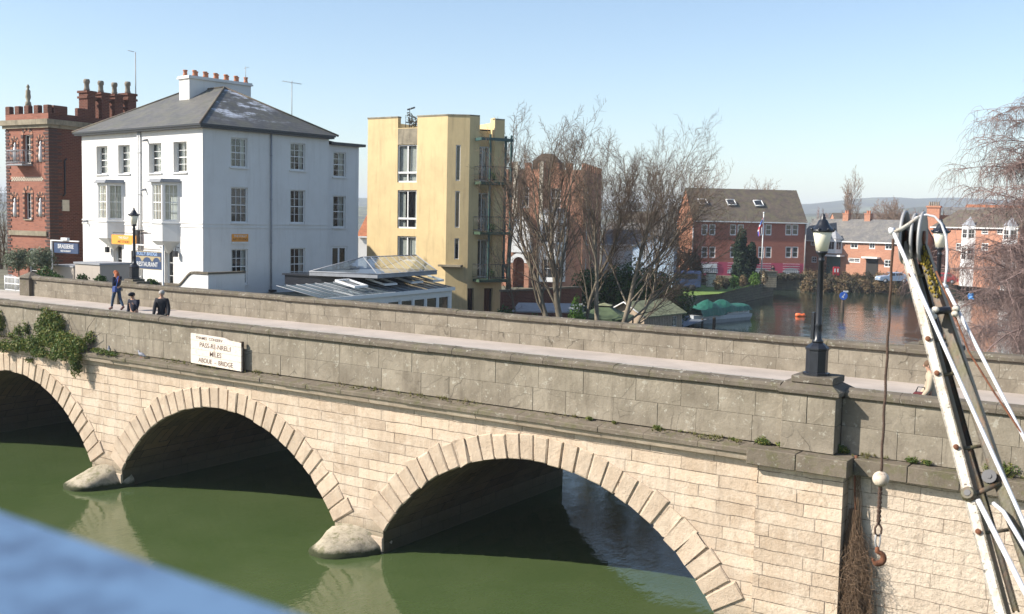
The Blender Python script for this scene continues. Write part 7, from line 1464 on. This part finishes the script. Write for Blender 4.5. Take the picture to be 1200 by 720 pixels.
# stone pier, pillar, flagpole
p = atD(900.5, 330, 129); t = thing('stone_pier', 'square stone pier ending the garden wall beside the flagpole', 'pier', (p[0], p[1], 1.3), FB.a); zt = atD(900, 319, 129)[2]-1.3; mb = MB(); mb.bbox(-.8, .8, -.7, .7, 0, zt, .05); mb.build('shaft', masonry('rubble_stone', (.36, .3, .2), (.26, .21, .14), (.1, .09, .06), .5, .25, .02, blotch=(.35, .3, .22)), t); mb = MB(); mb.bbox(-.9, .9, -.8, .8, zt, zt+.15, .03); mb.build('cap', 'coping', t)
p = atD(833, 332, 120); t = thing('gate_pillar', 'pale cream gate pillar on the far side of the lawn', 'pillar', (p[0], p[1], 1.5), FB.a); zt = atD(833, 321, 120)[2]-1.5; mb = MB(); mb.bbox(-.45, .45, -.45, .45, 0, zt, .04); mb.build('shaft', 'cream_brick', t); mb = MB(); mb.bbox(-.52, .52, -.52, .52, zt, zt+.12, .02); mb.build('cap', 'coping', t)
A, B = atD(795, 325, 130), atD(831, 325, 121); d = B-A; L = math.hypot(d[0], d[1]); t = thing('garden_boundary_wall', 'low brown garden wall behind the lawn under the reddish hedge', 'wall', (A[0], A[1], 1.3), math.atan2(d[1], d[0])); mb = MB(); mb.box(0, L, 0, .3, 0, 1.15); mb.build('wall_body', 'bankwall', t); mb = MB(); mb.box(0, L, -.04, .34, 1.15, 1.23); mb.build('coping', 'coping', t)
p = atD(892, 325, 127); zt = atD(892.5, 250, 127)[2]; t = thing('flagpole', 'tall white flagpole by the stone pier', 'flagpole', (p[0], p[1], 1.7)); mb = MB(); mb.tube([(0, 0, 0), (0, 0, zt-1.7)], [.09, .06], 8); mb.build('pole', 'whitep', t); mb = MB(); mb.ball((0, 0, zt-1.65), .11, 8, 6); mb.build('finial', 'whitep', t)
fl = thing('flag', 'limp red, white and blue flag hanging down the white flagpole', 'flag', (p[0], p[1], zt)); vs = []; nx_, nz_ = 12, 10
for j in range(nz_+1):
    for i in range(nx_+1):
        u, v = i/nx_, j/nz_; w_ = .75*(.25+.75*min(1, v*1.6)); fold = math.sin(u*13+v*2)*.12; q_ = -r0*w_*u*(1-.25*v)+f0*fold; vs.append((q_[0], q_[1], -.35-2.0*v-.5*u))
for k, (m_, sel) in enumerate((('redpaint', lambda i, j: abs(i-6) < 1 or abs(j-5) < 1 or (i+j) % 7 == 0), ('whitep', lambda i, j: abs(i-6) < 3 or abs(j-5) < 2), ('blue', lambda i, j: True))):
    mb = MB(); mb.v = list(vs)
    for j in range(nz_):
        for i in range(nx_):
            own = 0 if (i in (2, 5, 6, 9) or j in (4, 5)) else 1 if (i in (3, 4, 7, 8) or j in (3, 6)) else 2
            if own == k: b0 = j*(nx_+1)+i; mb.f.append((b0, b0+1, b0+nx_+2, b0+nx_+1)); mb.mi.append(0); mb.sm.append(True)
    mb.build(('red_cross', 'white_border', 'blue_field')[k], m_, fl)
# river sign and buoy
p = onZ(987, 366, 0); t = thing('river_sign', 'round blue arrow sign on a timber pile standing in the river', 'sign', (p[0], p[1], 0)); zt = onplane(987, 344, p, f0)[2]; mb = MB(); mb.lathe([(.2, -1), (.18, zt*.55), (.12, zt*.62), (.1, zt-.1)], 10); mb.build('pile', 'darkwood', t)
Mx = np.array([r0, np.array([0, 0, 1.]), -f0]); c = np.array([0, 0, zt-.25])-f0*.15; mb = MB(); mb.tube([tuple(c), tuple(c-f0*.05)], .42, 24, sm=False); dk = mb.build('sign_disc', 'blue', t)
pl = lambda x, z: tuple(c-f0*.056+r0*x+np.array([0, 0, z])); mb = MB(); mb.add([pl(.17, .2), pl(.1, .26), pl(-.08, .0), pl(-.01, -.06)], [(0, 1, 2, 3)]); mb.tri(pl(.06, -.24), pl(-.22, -.14), pl(-.04, .06)); mb.build('white_arrow', 'whitep', dk)
mb = MB(); q_ = np.array([0, 0, zt+.12])-f0*.12; mb.obox(q_-r0*.02, r0*.5, -f0*.04, (0, 0, .18)); mb.build('white_plate', 'whitep', t)
p = onZ(938, 371, 0); t = thing('orange_float', 'orange float drifting on the river behind the bridge', 'buoy', (p[0], p[1], 0)); mb = MB(); mb.tube([tuple(r0*x+np.array([0, 0, z])) for x, z in ((-.5, .08), (-.42, .12), (-.1, .14), (.1, .1), (.35, .12), (.5, .08))], [.06, .2, .18, .14, .22, .06], 12); mb.build('float_body', 'orange', t)
# cars
def car(p, rz, paint, lab):
    t = thing('parked_car', lab, 'car', p, rz, 'cars parked beyond the river'); sec = [(-2.0, .35), (-2.02, .62), (-1.9, .85), (-1.0, .98), (-.45, 1.42), (.95, 1.46), (1.65, 1.05), (1.92, .98), (2.0, .6), (1.98, .35)]
    mb = MB(); n = len(sec); vs = []
    for y, k in ((-.85, 0), (-.80, 1), (.80, 1), (.85, 0)):
        for x, z in sec: vs.append((x*(1 if not k else .985), (y*(.82 if z > 1.2 else 1)), z+(0 if not k else .03)))
    mb.add(vs, [tuple(range(n)), tuple(reversed(range(3*n, 4*n)))]+[(r_*n+i, (r_+1)*n+i, (r_+1)*n+(i+1) % n, r_*n+(i+1) % n) for r_ in range(3) for i in range(n)]); bd = mb.build('body', paint, t)
    for s in (-1, 1):
        for a, b in (((-.85, .98), (-.42, 1.32)), ((.0, .98), (.0, 1.34))): pass
        mb = MB(); mb.add([(-.8, s*.852, 1.0), (.05, s*.852, 1.0), (.05, s*.745, 1.36), (-.38, s*.745, 1.36)], [(0, 1, 2, 3)]); mb.add([(.13, s*.852, 1.0), (1.35, s*.852, 1.02), (.95, s*.745, 1.38), (.13, s*.745, 1.36)], [(0, 1, 2, 3)]); mb.build('side_window', 'dglass', t)
    mb = MB(); mb.add([(-1.0, -.68, 1.03), (-1.0, .68, 1.03), (-.52, .6, 1.42), (-.52, -.6, 1.42)], [(0, 1, 2, 3)]); mb.build('windscreen', 'dglass', t)
    for x in (-1.25, 1.25):
        for s in (-1, 1):
            mb = MB(); mb.tube([(x, s*.68, .32), (x, s*.88, .32)], .32, 16); w_ = mb.build('wheel', 'tyre', t); mb = MB(); mb.tube([(x, s*.86, .32), (x, s*.895, .32)], .19, 10); mb.build('rim', 'lead', w_)
    for s in (-.6, .6): mb = MB(); mb.box(-2.05, -1.95, s-.15, s+.15, .62, .76); mb.build('headlight', 'whitep', t)
    return t
p = atD(1046, 322, 139); car((p[0], p[1], 1.61), math.radians(33.8+3), 'carblue', 'pale blue hatchback parked in front of the brick terrace'); p = atD(1103, 322, 140); car((p[0], p[1], 1.61), math.radians(33.8-10), 'redpaint', 'red car half hidden behind the birch twigs')
p = atD(980, 315, 146); t = thing('red_notice_box', 'dark red notice board with two white panels among the shrubs on the far bank', 'notice board', (p[0], p[1], 1.6), YAW); mb = MB(); mb.bbox(-.45, .45, -.1, .1, .5, 1.75, .03); mb.box(-.06, .06, -.06, .06, 0, .5); mb.build('board', 'redpaint', t)
for x in (-.2, .2): mb = MB(); mb.box(x-.09, x+.09, -.115, -.101, 1.0, 1.5); mb.build('white_panel', 'whitep', t)
p = atD(1138, 347, 42); t = thing('plastic_bag', 'torn blue and white plastic bag caught on a birch branch', 'bag', tuple(p)); mb = MB(); rq = random.Random(1); vs = [(rq.uniform(-.16, .16), rq.uniform(-.1, .1), rq.uniform(-.14, .14)) for _ in range(16)]; mb.add(vs, [(i, (i+3) % 16, (i+7) % 16) for i in range(16)]); mb.build('torn_film', plain('blue_film', (.12, .3, .6), .5), t)
# gate and step at the left end
t = thing('metal_gate', 'pale grey metal gate of upright bars at the left end of the far parapet', 'gate', (0, 10.0, 4.5)); xa, xb = onY(6, 335, 10)[0], onY(31, 335, 10)[0]; zt = onY(20, 324, 10)[2]-4.5; mb = MB(); n = 16
for i in range(n+1): x = xa+(xb-xa)*i/n; mb.tube([(x, 0, .12), (x, 0, zt+.06*math.sin(i*.39))], .018 if i % 8 else .035, 5)
mb.build('bars', 'whitep', t); mb = MB()
for z in (.2, zt*.55, zt-.1): mb.box(xa, xb, -.02, .02, z, z+.05)
mb.build('rails', 'whitep', t)
p = onY(10, 350, 9.9); t = thing('kerb_step', 'low stone step in front of the metal gate', 'step', (xa-.3, 9.55, 4.5)); mb = MB(); mb.bbox(0, xb-xa+.5, 0, .3, 0, .22, .02); mb.build('stone', 'kerb', t)
t = thing('rooftop_chairs', 'dark chairs and plants in the notch of the yellow building roof', 'roof furniture', FY.W((nx0+nx1)/2, .6, TY-.78), FY.a); mb = MB()
for x in (-.45, .1, .5): mb.tube([(x-.2, 0, 0), (x-.2, 0, .9)], .025, 4); mb.tube([(x+.15, 0, 0), (x+.15, .3, .9)], .025, 4); mb.tube([(x-.2, 0, .5), (x+.2, .3, .5)], .04, 4)
mb.tube([(-.3, 0, 0), (-.3, 0, 1.5)], .03, 4); mb.tube([(-.5, 0, 1.4), (0.1, .1, 1.55)], .06, 4); mb.build('chair_frames', 'black', t); mb = MB(); leafcloud(mb, [(.1, 0, .5, .4, .3, .4), (-.3, 0, .9, .3, .2, .3)], 200, .08, random.Random(5)); mb.build('foliage', 'hedge', t)
for i, (a, b) in enumerate(dz):
    p = P2+du*(s2_-.4)-np.array(dn)*.6; w3 = FY.W(p[0], p[1], a); plant('balcony_plant', ('potted plant on the top iron balcony', 'potted plant on the middle iron balcony', 'potted plant on the lowest iron balcony')[i], 'plant', w3, [(0, 0, .35, .3, .3, .3)], 160, .07, 'laurel', 200+i, (.3, .08, 1))
# ================================================================== CAMERA, LIGHT, SKY
cd = bpy.data.cameras.new('camera'); cam = bpy.data.objects.new('camera', cd); COL.objects.link(cam)
cd.sensor_width = 36; cd.sensor_fit = 'HORIZONTAL'; cd.lens = 36*FPX/1200; cd.clip_start = .05; cd.clip_end = 12000
cam.matrix_world = Matrix(((rt[0], up[0], -fw[0], CAM[0]), (rt[1], up[1], -fw[1], CAM[1]), (rt[2], up[2], -fw[2], CAM[2]), (0, 0, 0, 1)))
cd.dof.use_dof = True; cd.dof.focus_distance = 27; cd.dof.aperture_fstop = 3.2
S.camera = cam
AZ = math.radians(225); EL = math.radians(34.5)
sd = Vector((math.cos(AZ)*math.cos(EL), math.sin(AZ)*math.cos(EL), math.sin(EL)))
ld = bpy.data.lights.new('sun', 'SUN'); ld.energy = 5.0; ld.angle = math.radians(.53); ld.color = (1, .93, .83)
lo = bpy.data.objects.new('sun', ld); COL.objects.link(lo); lo.rotation_euler = sd.to_track_quat('Z', 'Y').to_euler()
w = bpy.data.worlds.new('World'); S.world = w; w.use_nodes = True; nt = w.node_tree; bg = nt.nodes['Background']
sk = nt.nodes.new('ShaderNodeTexSky'); sk.sky_type = 'NISHITA'; sk.sun_disc = False; sk.sun_elevation = EL
sk.sun_rotation = math.radians(90)-AZ   # clockwise from +Y
sk.air_density = 1.0; sk.dust_density = 0.6; sk.ozone_density = 1.6; sk.altitude = 60
nt.links.new(sk.outputs[0], bg.inputs[0]); bg.inputs[1].default_value = .11
S.view_settings.view_transform = 'Standard'; S.view_settings.look = 'None'; S.view_settings.gamma = 1; S.view_settings.use_curve_mapping = False
S.view_settings.exposure = 0.8
S.render.engine = 'CYCLES'; S.cycles.use_denoising = True; S.cycles.max_bounces = 6; S.cycles.transparent_max_bounces = 12; S.cycles.volume_bounces = 0
S.cycles.sample_clamp_indirect = 6
